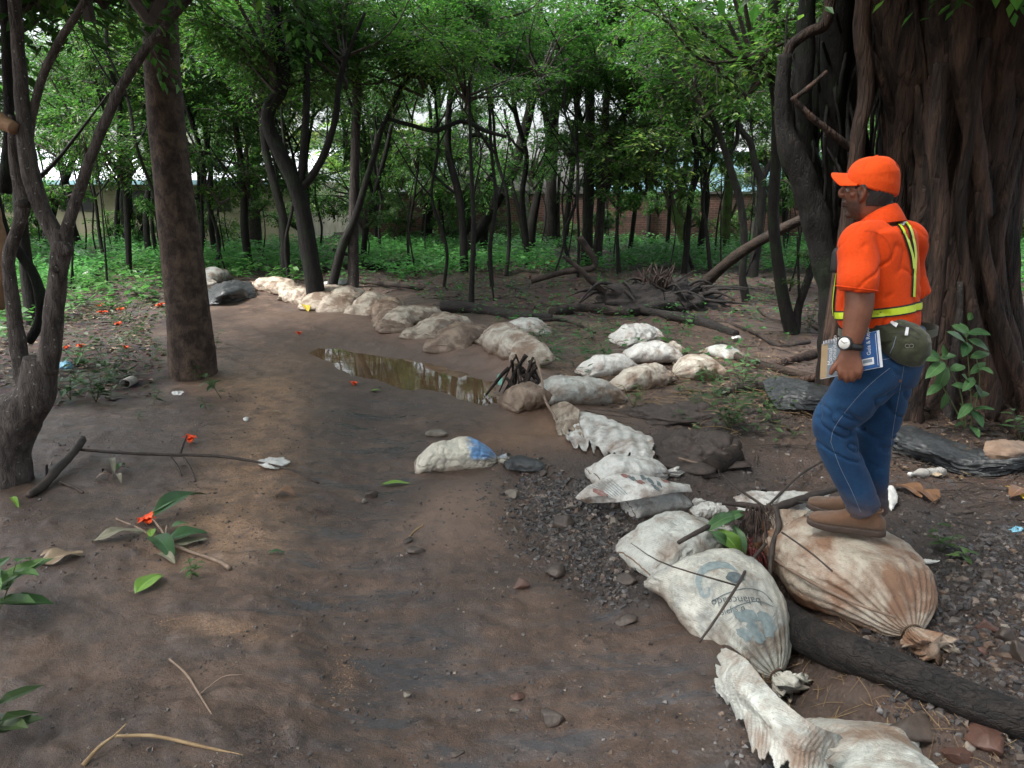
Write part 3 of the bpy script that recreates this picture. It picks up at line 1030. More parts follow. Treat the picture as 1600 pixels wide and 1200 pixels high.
px_tree('midwood_tree', 'dark tree at mid distance between the slanting and the crossing trunk', [(690, 90, 8), (685, 140, 9), (682, 200, 11), (676, 270, 12), (668, 330, 13), (662, 386, 15)],
        [[(672, 384, 7), (673, 340, 6), (678, 280, 5)], [(683, 180, 6), (700, 130, 4), (715, 90, 3)]], crowns=[(685, 90, 0, 0.9)])
px_tree('hooked_tree', 'tree with a hooked top arching left at the centre', [(735, 212, 6), (752, 212, 8), (767, 228, 10), (772, 258, 11), (766, 290, 11), (758, 335, 12), (756, 398, 14)],
        crowns=[(720, 150, 0.3, 0.8)])
px_tree('crossing_tree', 'black leaning tree whose trunk crosses its neighbours at the centre', [(842, -5, 12), (843, 45, 12), (841, 90, 13), (832, 150, 14), (820, 205, 16), (803, 262, 18), (782, 302, 18), (758, 345, 18), (737, 376, 20), (724, 402, 24)],
        [[(842, 55, 6), (858, 35, 5), (885, 5, 4)], [(836, 130, 6), (815, 95, 5), (800, 60, 4)], [(805, 255, 6), (795, 215, 5), (788, 170, 4)]], crowns=[(840, 30, 0, 1.0), (800, 60, 0.4, 0.8)])
px_tree('forked_base_tree', 'forked dark tree right of the crossing trunk', [(845, 100, 8), (848, 150, 9), (858, 222, 12), (848, 258, 11), (840, 305, 12), (831, 350, 15), (824, 402, 22)],
        [[(822, 395, 10), (815, 345, 9), (801, 295, 7), (794, 250, 5)], [(858, 225, 7), (868, 180, 7), (874, 110, 7), (880, 78, 5)]], crowns=[(860, 80, 0, 0.9)])
px_tree('pale_trunk_tree', 'straight tree with a dull greenish trunk behind the centre', [(868, 140, 16), (865, 200, 17), (862, 270, 18), (860, 330, 19), (859, 388, 21)],
        [[(872, 386, 7), (872, 330, 6), (874, 270, 5)]], mat=M_bark_grey, crowns=[(866, 120, .3, 1.0)])
px_tree('slim_grey_tree', 'slim dark stem just left of the tall double trunks', [(908, 100, 6), (902, 170, 7), (897, 240, 9), (889, 310, 9), (881, 388, 11)], crowns=[(905, 80, .4, 0.8)])
px_tree('tall_double_tree', 'tallest thick dark tree of the close pair, left one', [(942, -5, 13), (936, 45, 13), (925, 85, 14), (921, 120, 15), (922, 190, 15), (922, 260, 15), (919, 340, 16), (916, 415, 20)],
        [[(923, 90, 8), (902, 98, 7), (882, 115, 6), (872, 135, 5), (870, 165, 4)], [(934, 50, 5), (915, 20, 5), (905, 0, 4)]], crowns=[(930, 20, 0, 1.0), (880, 70, .3, 0.7)])
px_tree('tall_brown_tree', 'thick brown tree of the close pair, right one', [(968, -5, 11), (958, 60, 11), (951, 120, 11), (946, 180, 12), (942, 260, 13), (938, 340, 13), (932, 412, 17)],
        [[(940, 320, 8), (952, 285, 10), (955, 250, 9), (954, 218, 9), (968, 190, 10), (984, 165, 8), (1008, 122, 5)],
         [(953, 250, 4), (968, 225, 4), (990, 203, 5), (1020, 193, 5), (1072, 188, 4), (1100, 172, 7), (1095, 150, 4)]], mat=M_bark_grey, crowns=[(975, 20, 0, 1.0), (1010, 90, .4, .8)])
px_tree('background_sapling', 'thin sapling before the brick wall', [(1005, 200, 4), (1009, 245, 5), (1015, 285, 5), (1014, 340, 6), (1012, 382, 7)], [[(1010, 250, 3), (995, 235, 2), (985, 220, 2)], [(1018, 300, 4), (1024, 260, 4), (1020, 200, 3)]], crowns=[(1005, 180, 0.3, 0.7)])
px_tree('mossy_v_tree', 'mossy green tree splitting in a V before the wall', [(1043, 150, 11), (1046, 200, 12), (1047, 260, 13), (1046, 312, 15), (1060, 350, 15), (1074, 392, 17)],
        [[(1062, 340, 10), (1063, 310, 10), (1071, 262, 9), (1077, 200, 8), (1080, 150, 7)], [(1052, 335, 8), (1040, 320, 7)]], mat=M_bark_moss, crowns=[(1060, 130, .3, 1.0)])
px_tree('bright_mossy_tree', 'bright green mossy upright trunk right of the wall', [(1145, 150, 11), (1140, 230, 13), (1138, 300, 15), (1134, 350, 15), (1132, 392, 17)],
        [[(1142, 340, 5), (1150, 320, 4), (1156, 300, 3)]], mat=M_bark_moss, crowns=[(1145, 120, .5, 0.9)])
px_tree('bare_s_tree', 'S-curved tree standing alone in the brown mud flat', [(1085, 100, 5), (1092, 145, 7), (1112, 180, 8), (1130, 228, 10), (1144, 272, 12), (1158, 322, 12), (1163, 380, 12), (1160, 430, 12), (1166, 472, 14)],
        [[(1134, 235, 6), (1120, 210, 5), (1098, 185, 4), (1080, 165, 3)], [(1138, 245, 5), (1152, 215, 7), (1152, 160, 8), (1152, 120, 6)]], crowns=[(1100, 90, 0, 0.9), (1150, 60, .3, 0.9)])
px_tree('y_branched_tree', 'Y-branched dark tree left of the giant fig', [(1150, 60, 6), (1151, 140, 9), (1154, 195, 9), (1172, 222, 10), (1181, 262, 12), (1190, 290, 14), (1186, 345, 14), (1176, 432, 17)],
        [[(1188, 290, 9), (1202, 258, 8), (1216, 230, 8), (1226, 190, 8), (1230, 140, 7), (1240, 80, 6)]], crowns=[(1160, 70, 0, 0.9), (1210, 40, .6, 0.9)])
px_tree('fig_side_tree', 'black tree close to the left edge of the giant fig', [(1212, -5, 20), (1206, 90, 20), (1214, 160, 18), (1213, 250, 17), (1208, 330, 17), (1214, 400, 18), (1224, 465, 19), (1236, 520, 22)],
        crowns=[(1200, 10, 0, 1.0)])
px_tree('small_slanting_tree', 'small slanting stem forming a V with the black tree', [(1290, 330, 8), (1280, 385, 11), (1262, 438, 12), (1248, 480, 13), (1242, 520, 16)],
        [[(1249, 512, 4), (1248, 440, 4), (1246, 370, 3)]], crowns=[(1262, 395, 0, 0.25, 2), (1240, 440, -.2, .2, 2)])

# ---- further stems and the crowns that close the view
DEEP = 'distant trees closing the back of the wood'
MARKS = [(-150, 'left picture edge'), (25, 'many-stemmed tree'), (200, 'blackish tree'), (300, 'thick trunk'), (396, 'ivy tree'), (492, 'crooked tree'), (553, 'pale-edged tree'),
         (662, 'midwood tree'), (736, 'thin pole tree'), (823, 'forked tree'), (925, 'close double trunks'), (1075, 'mossy V tree'), (1134, 'bright mossy tree'),
         (1165, 'S-curved tree'), (1232, 'black side tree'), (1340, 'man'), (1500, 'fig trunk'), (1620, 'right picture edge'), (3000, 'far right')]
ORD = ['nearest', 'second', 'third', 'fourth', 'fifth', 'sixth', 'seventh', 'eighth', 'ninth', 'tenth', 'eleventh', 'twelfth', 'thirteenth', 'fourteenth']


def gap_labels(objs, kind):
    """label look-alikes by the gap between landmarks in which they stand, near to far"""
    gaps = {}
    for o in objs:
        x, y, z = o.location
        dep = y * _cp + (CAM_H - z) * _sp
        px = 800 + x / dep * F_PX
        i = max([k for k, (m_, n_) in enumerate(MARKS) if px >= m_] or [0])
        gaps.setdefault(i, []).append((y, o))
    for i, lst in gaps.items():
        lst.sort(key=lambda q: q[0])
        for k, (y, o) in enumerate(lst):
            L_, R_ = MARKS[i][1], MARKS[min(i + 1, len(MARKS) - 1)][1]
            w = '' if len(lst) == 1 else (ORD[k] + ' ')
            o['label'] = f'{w}{kind} between {L_} and {R_}' + (', from the front' if 0 < k else '')
proto_trunks = []
for i in range(4):
    mb = MB()
    rs = np.random.RandomState(40 + i)
    H = 6.5
    C = np.stack([np.cumsum(rs.normal(0, 0.16, 8)), np.cumsum(rs.normal(0, 0.16, 8)), np.linspace(-0.2, H, 8)], 1)
    C[:, :2] -= C[0, :2]
    tube(mb, C, np.linspace(0.095, 0.045, 8), seg=8, n=32, bump=0.15, bf=1.5, seed=i)
    for j in range(5):
        s = rs.randint(2, 7)
        a = rs.uniform(0, 6.28)
        d = np.array([math.cos(a), math.sin(a), 0.0])
        tube(mb, [C[s], C[s] + d * 0.5 + [0, 0, .45], C[s] + d * 1.2 + [0, 0, rs.uniform(0.8, 1.6)]], [0.04, 0.025, 0.010], seg=5, n=8, bump=.1)
    proto_trunks.append(mb.mesh('trunk', BG))

deep_pos = []
rr_ = random.Random(11)
for i in range(48):
    Y = rr_.uniform(17, 28) if i < 38 else rr_.uniform(30.5, 40)
    px = rr_.uniform(-250, 1850)
    x = at_depth(px, 350, Y)[0]
    if any(math.hypot(x - a, Y - b) < 1.3 for a, b in deep_pos): continue
    deep_pos.append((x, Y))
for i, (x, Y) in enumerate(deep_pos):
    z = hz(x, Y)
    t = thing('wood_tree', (x, Y, z), 'slender leafy tree far back among the other dark trunks of the wood', 'tree', DEEP)
    o = bpy.data.objects.new('trunk', rr_.choice(proto_trunks))
    COL.objects.link(o)
    o.parent = t
    o.rotation_euler = (0, 0, rr_.uniform(0, 6.28))
    s = rr_.uniform(0.7, 1.25)
    o.scale = (s, s, 1)
    far = Y > 30
    for q in range(3 if not far else 2):
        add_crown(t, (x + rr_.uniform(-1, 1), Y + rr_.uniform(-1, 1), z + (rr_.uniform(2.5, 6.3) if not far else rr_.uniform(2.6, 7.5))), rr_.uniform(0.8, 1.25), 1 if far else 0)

gap_labels([o for o in bpy.data.objects if o.get('group') == DEEP], 'slender far tree')
# overhead canopy of the nearer trees, above the frame: keeps the wood dim
for i in range(22):
    Y = rr_.uniform(9.5, 19)
    x = rr_.uniform(-0.75, 0.75) * Y
    z = hz(x, Y)
# thin crooked stems in the middle distance
THIN = 'thin crooked stems standing between the larger trees'
for i in range(36):
    Y = rr_.uniform(14.5, 25)
    px = rr_.uniform(60, 1330)
    x = at_depth(px, 350, Y)[0]
    z = hz(x, Y)
    t = thing('thin_tree', (x, Y, z), 'thin crooked stem', 'tree', THIN)
    h = 5.5
    k_ = rr_.uniform(0.022, 0.055)
    lx, ly = rr_.uniform(-.9, .9), rr_.uniform(-.5, .5)
    C = [(x + lx * u * u + rr_.gauss(0, .09), Y + ly * u + rr_.gauss(0, .09), z - .1 + h * u) for u in (0, .16, .33, .5, .66, .83, 1)]
    mb = MB()
    tube(mb, C, np.linspace(k_, k_ * .45, 7), seg=7, n=30, bump=.15, bf=3, seed=i)
    mb.build('trunk', BG, t)
    for j in range(3):
        c = C[2 + j]
        a = rr_.uniform(0, 6.28)
        mb = MB()
        q1 = (c[0] + math.cos(a) * .35, c[1] + math.sin(a) * .35, c[2] + .4)
        q2 = (c[0] + math.cos(a) * .8 + rr_.uniform(-.2, .2), c[1] + math.sin(a) * .8, c[2] + rr_.uniform(.8, 1.5))
        tube(mb, [c, q1, q2], [k_ * .6, k_ * .45, k_ * .2], seg=5, n=12, bump=.12, bf=4)
        mb.build('branch', BG, t)
    add_crown(t, (C[-1][0], C[-1][1], z + rr_.uniform(4.2, 5.6)), rr_.uniform(.6, .9), 0)
gap_labels([o for o in bpy.data.objects if o.get('group') == THIN], 'thin crooked tree')
# leafy shrubs and saplings with low foliage in mid wood
SHR = 'leafy saplings filling the gaps between the trunks'
for i in range(44):
    Y = rr_.uniform(13.5, 27)
    px = rr_.uniform(-60, 1330)
    x = at_depth(px, 350, Y)[0]
    z = hz(x, Y)
    t = thing('leafy_sapling', (x, Y, z), 'small leafy sapling with fine twigs under the taller trees of the wood', 'sapling', SHR)
    h = rr_.uniform(1.3, 3.0)
    mb = MB()
    tube(mb, [(x, Y, z - .1), (x + rr_.uniform(-.2, .2), Y, z + h * .5), (x + rr_.uniform(-.3, .3), Y, z + h)], [0.022, 0.016, 0.008], seg=5, n=10)
    mb.build('stem', BG, t)
    add_crown(t, (x, Y, z + h), rr_.uniform(0.6, 1.1), 2, name='foliage', sz=rr_.uniform(0.9, 1.6))

gap_labels([o for o in bpy.data.objects if o.get('group') == SHR], 'leafy sapling')
# ================================================================== THE THICK TRUNK AND THE MULTI-STEMMED TREE (left)
px_tree('thick_trunk_tree', 'thick straight brown trunk standing in the mud, nearest upright tree', [(247, -10, 52), (250, 40, 52), (257, 150, 53), (267, 260, 56), (278, 350, 59), (288, 430, 62), (296, 510, 67), (302, 586, 71)],
        mat=M_bark_brown, seg=40, bump=0.055, flare=1.12, crowns=[(250, -420, 0.4, 1.0), (330, -380, -.3, 0.8)])

# ================================================================== FOREST FLOOR (stuff nobody could count)
rs = np.random.RandomState(5)


def scatter_poly(poly, n, noise_amt=0.3, seed=1, ylim=(0, 60), xl=None, power=1.0):
    """n points inside a ground polygon, denser near the viewer when power > 1"""
    out = []
    got = 0
    r = np.random.RandomState(seed)
    poly = np.array(poly)
    y0, y1 = max(poly[:, 1].min(), ylim[0]), min(poly[:, 1].max(), ylim[1])
    while got < n:
        m = n * 3
        u = r.rand(m) ** power
        Y = y0 + (y1 - y0) * u
        X = r.uniform(-1.0, 1.0, m) * (Y * 0.85 + 1.2)
        if xl is not None: X = X * 0 + r.uniform(xl[0], xl[1], m) * 1.0
        s = poly_sdf(X, Y, poly) + noise_amt * fbm(X * 1.1, Y * 1.1, seed=seed + 3, oct=3)
        k = s < 0
        out.append(np.stack([X[k], Y[k]], 1))
        got += k.sum()
    return np.concatenate(out)[:n]


def undergrowth(name, pts, hgt, L, mat, label, nl=7, seed=1, kind='stuff'):
    r = np.random.RandomState(seed)
    n = len(pts)
    z = height(pts[:, 0], pts[:, 1])
    h = hgt * r.uniform(0.4, 1.25, n)
    tilt = r.normal(0, 0.25, (n, 2))
    PP, DD, UU, LL = [], [], [], []
    for i in range(nl):
        q = r.uniform(0.35, 1.0, n)
        p = np.stack([pts[:, 0] + tilt[:, 0] * h * q, pts[:, 1] + tilt[:, 1] * h * q, z + h * q], 1) + r.normal(0, 0.03, (n, 3))
        a = r.uniform(0, 2 * math.pi, n)
        d = np.stack([np.cos(a), np.sin(a), r.uniform(-0.45, 0.35, n)], 1)
        PP.append(p); DD.append(d)
        UU.append(np.array([0, 0, 1.0]) + r.normal(0, .3, (n, 3)))
        LL.append(L * r.uniform(0.5, 1.3, n))
    mb = MB()
    L_ = np.concatenate(LL)
    leaves(mb, np.concatenate(PP), np.concatenate(DD), np.concatenate(UU), L_, L_ * 0.45, 0.1)
    o = mb.build(name, mat, smooth=False)
    return tag(o, label, kind=kind)


UNDER = gpx([(90, 352), (430, 347), (1300, 347), (1900, 347), (2400, 380), (2000, 470), (1560, 470), (1280, 425), (1190, 432), (1080, 420), (900, 428),
             (760, 430), (620, 436), (560, 425), (470, 428), (330, 432), (200, 428), (100, 452), (-200, 470), (-400, 350)])
pts = scatter_poly(UNDER, 15000, 0.5, 71, ylim=(9, 28.6), power=0.85)
dens = fbm(pts[:, 0] * 0.55, pts[:, 1] * 0.4, seed=88, oct=3)
pts = pts[(dens > -0.55)]
undergrowth('undergrowth', pts, 0.42, 0.15, M_under, 'bright green knee-high undergrowth under the trees', nl=6, seed=3)
pts = scatter_poly(gpx([(90, 395), (250, 385), (420, 400), (560, 420), (560, 450), (330, 440), (250, 470), (100, 500), (-60, 560), (-300, 450)]), 900, 0.4, 73, ylim=(7, 20))
undergrowth('broad_leaved_weeds', pts, 0.30, 0.17, M_under, 'low broad-leaved weeds over the litter at the left edge of the wood', nl=7, seed=5)
# sparse weeds out in the litter behind the sacks
pts = scatter_poly(gpx([(560, 430), (900, 425), (1250, 440), (1260, 500), (1180, 560), (1100, 600), (860, 560), (760, 500)]), 420, 0.3, 77, ylim=(6, 20))
undergrowth('sparse_weeds', pts, 0.16, 0.09, M_under, 'scattered small weeds in the litter behind the sack row', nl=5, seed=6)
pts = scatter_poly(gpx([(1060, 585), (1190, 560), (1260, 620), (1200, 690), (1100, 690), (1060, 640)]), 64, 0.15, 78, ylim=(3, 9))
undergrowth('soil_weeds', pts, 0.16, 0.075, M_plant, 'weeds on the dark soil between the white sacks and the man', nl=7, seed=9)
pts = scatter_poly(gpx([(820, 520), (940, 500), (960, 560), (880, 600), (830, 590)]), 60, 0.15, 79, ylim=(4, 12))
undergrowth('weeds_by_the_pool', pts, 0.15, 0.075, M_plant, 'weeds between the root clump and the farthest white sack', nl=6, seed=10)
pts = scatter_poly(gpx([(60, 470), (260, 480), (270, 600), (180, 640), (90, 640)]), 160, 0.3, 79, ylim=(4, 14))
undergrowth('left_weeds', pts, 0.13, 0.08, M_plant, 'weeds between the thick trunk and the many-stemmed tree', nl=6, seed=7)

# bushes hiding the foot of the walls
BUSH = 'bushes along the foot of the far walls'
for i in range(30):
    Y = rr_.uniform(26.8, 28.6)
    x = -25 + i * 50 / 30 + rr_.uniform(-.5, .5)
    t = thing('bush', (x, Y, hz(x, Y)), 'loose green bush at the foot of the wall behind the trees', 'bush', BUSH)
    for q in range(2):
        add_crown(t, (x + rr_.uniform(-.5, .5), Y + rr_.uniform(-.3, .3), hz(x, Y) + rr_.uniform(0.3, 1.7)), rr_.uniform(0.8, 1.3), 2, name='foliage', sz=rr_.uniform(1.0, 1.7))

gap_labels([o for o in bpy.data.objects if o.get('group') == BUSH], 'wall-foot bush')

M_litter = leaf_mat('dead_leaf', [(0.0, (0.018, 0.012, 0.010)), (0.45, (0.045, 0.028, 0.020)), (0.8, (0.085, 0.050, 0.032)), (0.95, (0.15, 0.10, 0.065)), (1.0, (0.20, 0.16, 0.11))], 0.05, 0.55, tcol=(0.1, 0.06, 0.03))


def litter(name, poly, n, L, seed, label, ylim=(3, 30), power=1.3):
    r = np.random.RandomState(seed)
    p = scatter_poly(poly, n, 0.4, seed, ylim=ylim, power=power)
    z = height(p[:, 0], p[:, 1]) + r.uniform(0.002, 0.022, n)
    a = r.uniform(0, 6.28, n)
    d = np.stack([np.cos(a), np.sin(a), r.normal(0, 0.22, n)], 1)
    mb = MB()
    ll = L * r.uniform(0.4, 1.3, n)
    leaves(mb, np.concatenate([p, z[:, None]], 1), d, np.array([0, 0, 1.0]) + r.normal(0, .35, (n, 3)), ll, ll * r.uniform(.3, .6, n), r.uniform(-0.3, .3, n)[:, None])
    o = mb.build(name, M_litter, smooth=False)
    return tag(o, label, kind='stuff')


litter('leaf_litter', FOREST, 26000, 0.085, 91, 'dark dead leaves carpeting the forest floor', ylim=(4.5, 24), power=1.15)
litter('litter_by_the_roots', LITTER_L, 4200, 0.075, 92, 'dead leaves and scraps between the left trees', ylim=(4.5, 14))
litter('litter_on_gravel', gpx([(830, 560), (1000, 500), (1250, 520), (1600, 640), (1700, 760), (1350, 720), (1100, 700), (980, 640)]), 3200, 0.05, 93, 'dead leaf scraps on the dark soil behind the sacks', ylim=(3, 12))

# twigs lying about
M_straw = simple_mat('dry_straw', (0.16, 0.10, 0.05), (0.30, 0.21, 0.11), 12, 0.7, 0)


def twigs(name, poly, n, L, rad, seed, label, mat, ylim=(2, 24), power=1.3, lift=0.015):
    r = np.random.RandomState(seed)
    p = scatter_poly(poly, n, 0.3, seed, ylim=ylim, power=power)
    mb = MB()
    for i in range(n):
        a = r.uniform(0, 6.28)
        l = L * r.uniform(0.3, 1.4)
        d = np.array([math.cos(a), math.sin(a)]) * l
        k = np.array([-math.sin(a), math.cos(a)]) * l * r.uniform(-.15, .15)
        q = [p[i] - d / 2, p[i] + k, p[i] + d / 2]
        q = [(x, y) for x, y in q]
        zz = height(np.array([c[0] for c in q]), np.array([c[1] for c in q])) + lift * r.uniform(0.2, 1.5)
        rr = rad * r.uniform(0.5, 1.5)
        tube(mb, [(x, y, z) for (x, y), z in zip(q, zz)], [rr, rr * .8, rr * .4], seg=4, n=5, caps=False)
    o = mb.build(name, mat, smooth=True)
    return tag(o, label, kind='stuff')


twigs('fallen_twigs', FOREST, 900, 0.7, 0.007, 61, 'thin dark twigs scattered over the forest floor', M_twig, ylim=(5, 22), lift=0.04)
twigs('twig_debris', gpx([(830, 500), (1250, 500), (1600, 620), (1700, 900), (1500, 820), (1280, 720), (1100, 760), (1000, 700), (900, 560)]), 520, 0.28, 0.0035, 62, 'broken twigs on the dark soil beside the sacks', M_twig, ylim=(2.6, 12), lift=0.02)
twigs('dry_straw_bits', gpx([(860, 560), (1150, 560), (1260, 620), (1150, 700), (1000, 650), (850, 620)]), 420, 0.20, 0.0022, 63, 'dry straw strands around the middle sacks', M_straw, ylim=(4, 9), lift=0.03)
twigs('straw_by_the_log', gpx([(1150, 960), (1300, 960), (1340, 1060), (1500, 1180), (1300, 1190), (1220, 1080)]), 200, 0.10, 0.0014, 64, 'short brown straw in the hollow below the charred log', M_straw, ylim=(1.6, 3.2), lift=0.01)


# gravel
def stone_template():
    v = np.array([(-1, -1, -1), (1, -1, -1), (1, 1, -1), (-1, 1, -1), (-.7, -.7, 1), (.7, -.7, 1), (.7, .7, 1), (-.7, .7, 1)], float) * [1, .8, .6]
    f = [[0, 3, 2, 1], [4, 5, 6, 7], [0, 1, 5, 4], [1, 2, 6, 5], [2, 3, 7, 6], [3, 0, 4, 7]]
    return v, f


def gravel(name, p, size, seed, mat, label, sink=0.55):
    r = np.random.RandomState(seed)
    n = len(p)
    v, f = stone_template()
    s = size * np.exp(r.normal(0, 0.6, n))
    s = np.minimum(s, size * 3.6)
    a = r.uniform(0, 6.28, n)
    V = v[None] * s[:, None, None] * (1 + r.uniform(-.38, .38, (n, 8, 3)))
    tx = r.normal(0, .35, n)
    y = V[..., 1] * np.cos(tx)[:, None] - V[..., 2] * np.sin(tx)[:, None]
    z = V[..., 1] * np.sin(tx)[:, None] + V[..., 2] * np.cos(tx)[:, None]
    x = V[..., 0]
    X = x * np.cos(a)[:, None] - y * np.sin(a)[:, None] + p[:, 0:1]
    Y = x * np.sin(a)[:, None] + y * np.cos(a)[:, None] + p[:, 1:2]
    Z = z + (height(p[:, 0], p[:, 1]) + s * (0.5 - sink))[:, None]
    VV = np.stack([X, Y, Z], -1).reshape(-1, 3)
    Fc = (np.arange(n)[:, None, None] * 8 + np.array(f)[None]).reshape(-1, 4)
    mb = MB()
    mb.add(VV, Fc)
    o = mb.build(name, mat, smooth=False)
    return tag(o, label, kind='stuff')


def stone_mat(name, stops, rough=0.5):
    m, nt, out = new_mat(name)
    k = NT(nt)
    g = k.n('ShaderNodeNewGeometry')
    c = k.ramp(g.outputs['Random Per Island'], stops)
    v = k.coord('Object')
    c = k.mix(k.ramp(k.noise(v, 60, 4), [(0.4, 0.0), (0.7, 0.5)]), c, (0.055, 0.036, 0.026))
    k.principled(out, c, rough, k.bump(k.noise(v, 220, 3), 0.002, 0.5), Specular_IOR_Level=0.5)
    return m


M_stone = stone_mat('dark_wet_gravel', [(0.0, (0.022, 0.021, 0.023)), (0.5, (0.050, 0.048, 0.050)), (0.8, (0.085, 0.078, 0.075)), (0.93, (0.13, 0.085, 0.060)), (1.0, (0.26, 0.23, 0.20))], 0.38)
p1 = scatter_poly(GRAVEL, 20000, 0.25, 31, ylim=(1.6, 9), power=1.5)
p1 = p1[fbm(p1[:, 0] * 1.6, p1[:, 1] * 1.6, seed=77, oct=3) > -0.35]
gravel('gravel', p1, 0.0048, 32, M_stone, 'dark wet gravel spread beside and behind the sacks')
p2 = scatter_poly(gpx([(790, 720), (880, 740), (985, 810), (1000, 900), (1010, 960), (950, 960), (880, 900), (830, 850), (790, 800)]), 11000, 0.35, 34, ylim=(2, 5))
sd_ = poly_sdf(p2[:, 0], p2[:, 1], gpx([(800, 730), (880, 745), (985, 815), (1000, 900), (1000, 950), (950, 945), (890, 890), (840, 845), (800, 800)]))
p2 = p2[np.random.RandomState(2).rand(len(p2)) < 1 - sstep(-.22, .16, sd_)]
gravel('washed_gravel', p2, 0.0048, 35, M_stone, 'dense washed gravel left of the front sacks')
p3 = scatter_poly(gpx([(1380, 900), (1480, 850), (1600, 840), (1800, 1000), (1800, 1300), (1500, 1150), (1400, 1100), (1240, 960), (1340, 1020)]), 6000, 0.10, 36, ylim=(1.4, 4))
gravel('coarse_gravel', p3, 0.0062, 37, M_stone, 'coarser gravel and pebbles in the right corner')
# thin grit all over the mud
p4 = scatter_poly(gpx([(0, 720), (300, 620), (560, 600), (800, 680), (820, 900), (1100, 1100), (1150, 1300), (-200, 1300)]), 9000, 0.3, 38, ylim=(1.7, 7), power=1.2)
p4 = p4[fbm(p4[:, 0] * 2.2, p4[:, 1] * 2.2, seed=78, oct=3) > 0.0]
gravel('grit', p4, 0.0028, 39, M_stone, 'small grit caught on the wet mud')


def chips_mat():
    return stone_mat('tan_husks', [(0.0, (0.16, 0.085, 0.045)), (0.6, (0.30, 0.18, 0.10)), (1.0, (0.44, 0.30, 0.18))], 0.7)


M_husk = chips_mat()


def chips(name, lines, n, L, seed, label, mat):
    r = np.random.RandomState(seed)
    P = []
    for ln, wid, cnt in lines:
        ln = np.array(gpx(ln))
        t = r.uniform(0, len(ln) - 1, cnt)
        i = np.minimum(t.astype(int), len(ln) - 2)
        u = (t - i)[:, None]
        P.append(ln[i] * (1 - u) + ln[i + 1] * u + r.normal(0, wid, (cnt, 2)))
    p = np.concatenate(P)
    p = p[fbm(p[:, 0] * 5, p[:, 1] * 5, seed=seed, oct=3) > -0.15]
    n = len(p)
    a = r.uniform(0, 6.28, n)
    d = np.stack([np.cos(a), np.sin(a), r.normal(0, .25, n)], 1)
    mb = MB()
    z = height(p[:, 0], p[:, 1]) + 0.002
    leaves(mb, np.concatenate([p, z[:, None]], 1), d, np.array([0, 0, 1.]) + r.normal(0, .4, (n, 3)), L * r.uniform(.5, 1.3, n), L * .35, 0.1)
    o = mb.build(name, mat, smooth=False)
    return tag(o, label, kind='stuff')


chips('husk_chips', [([(430, 600), (420, 650), (400, 710), (370, 780), (360, 830)], 0.10, 5200), ([(260, 985), (340, 990), (400, 1010)], 0.035, 1100),
                     ([(320, 620), (480, 570), (560, 600)], 0.25, 1500), ([(540, 1010), (530, 1080)], 0.04, 350), ([(560, 960), (545, 990)], 0.02, 200),
                     ([(1060, 1130), (1000, 1190)], 0.06, 350), ([(860, 760), (700, 1100)], 0.30, 500)], 0, 0.0085, 15, 'pale husks and chips washed up on the mud', M_husk)
M_darkbit = stone_mat('dark_plant_bits', [(0.0, (0.020, 0.012, 0.010)), (0.7, (0.050, 0.028, 0.022)), (1.0, (0.10, 0.05, 0.03))], 0.7)
chips('plant_bits', [([(110, 1010), (230, 1000)], 0.035, 1500), ([(470, 800), (520, 795)], 0.03, 700), ([(420, 1000), (470, 1000)], 0.03, 500),
                     ([(380, 1120), (440, 1180)], 0.05, 800), ([(820, 920), (780, 1100)], 0.25, 900), ([(150, 830), (300, 880)], 0.12, 700), ([(600, 700), (700, 1000)], 0.3, 800),
                     ([(180, 1100), (260, 1060)], 0.1, 500), ([(520, 580), (760, 720)], 0.2, 900)], 0, 0.009, 16, 'dark rotten plant bits lying on the mud', M_darkbit)

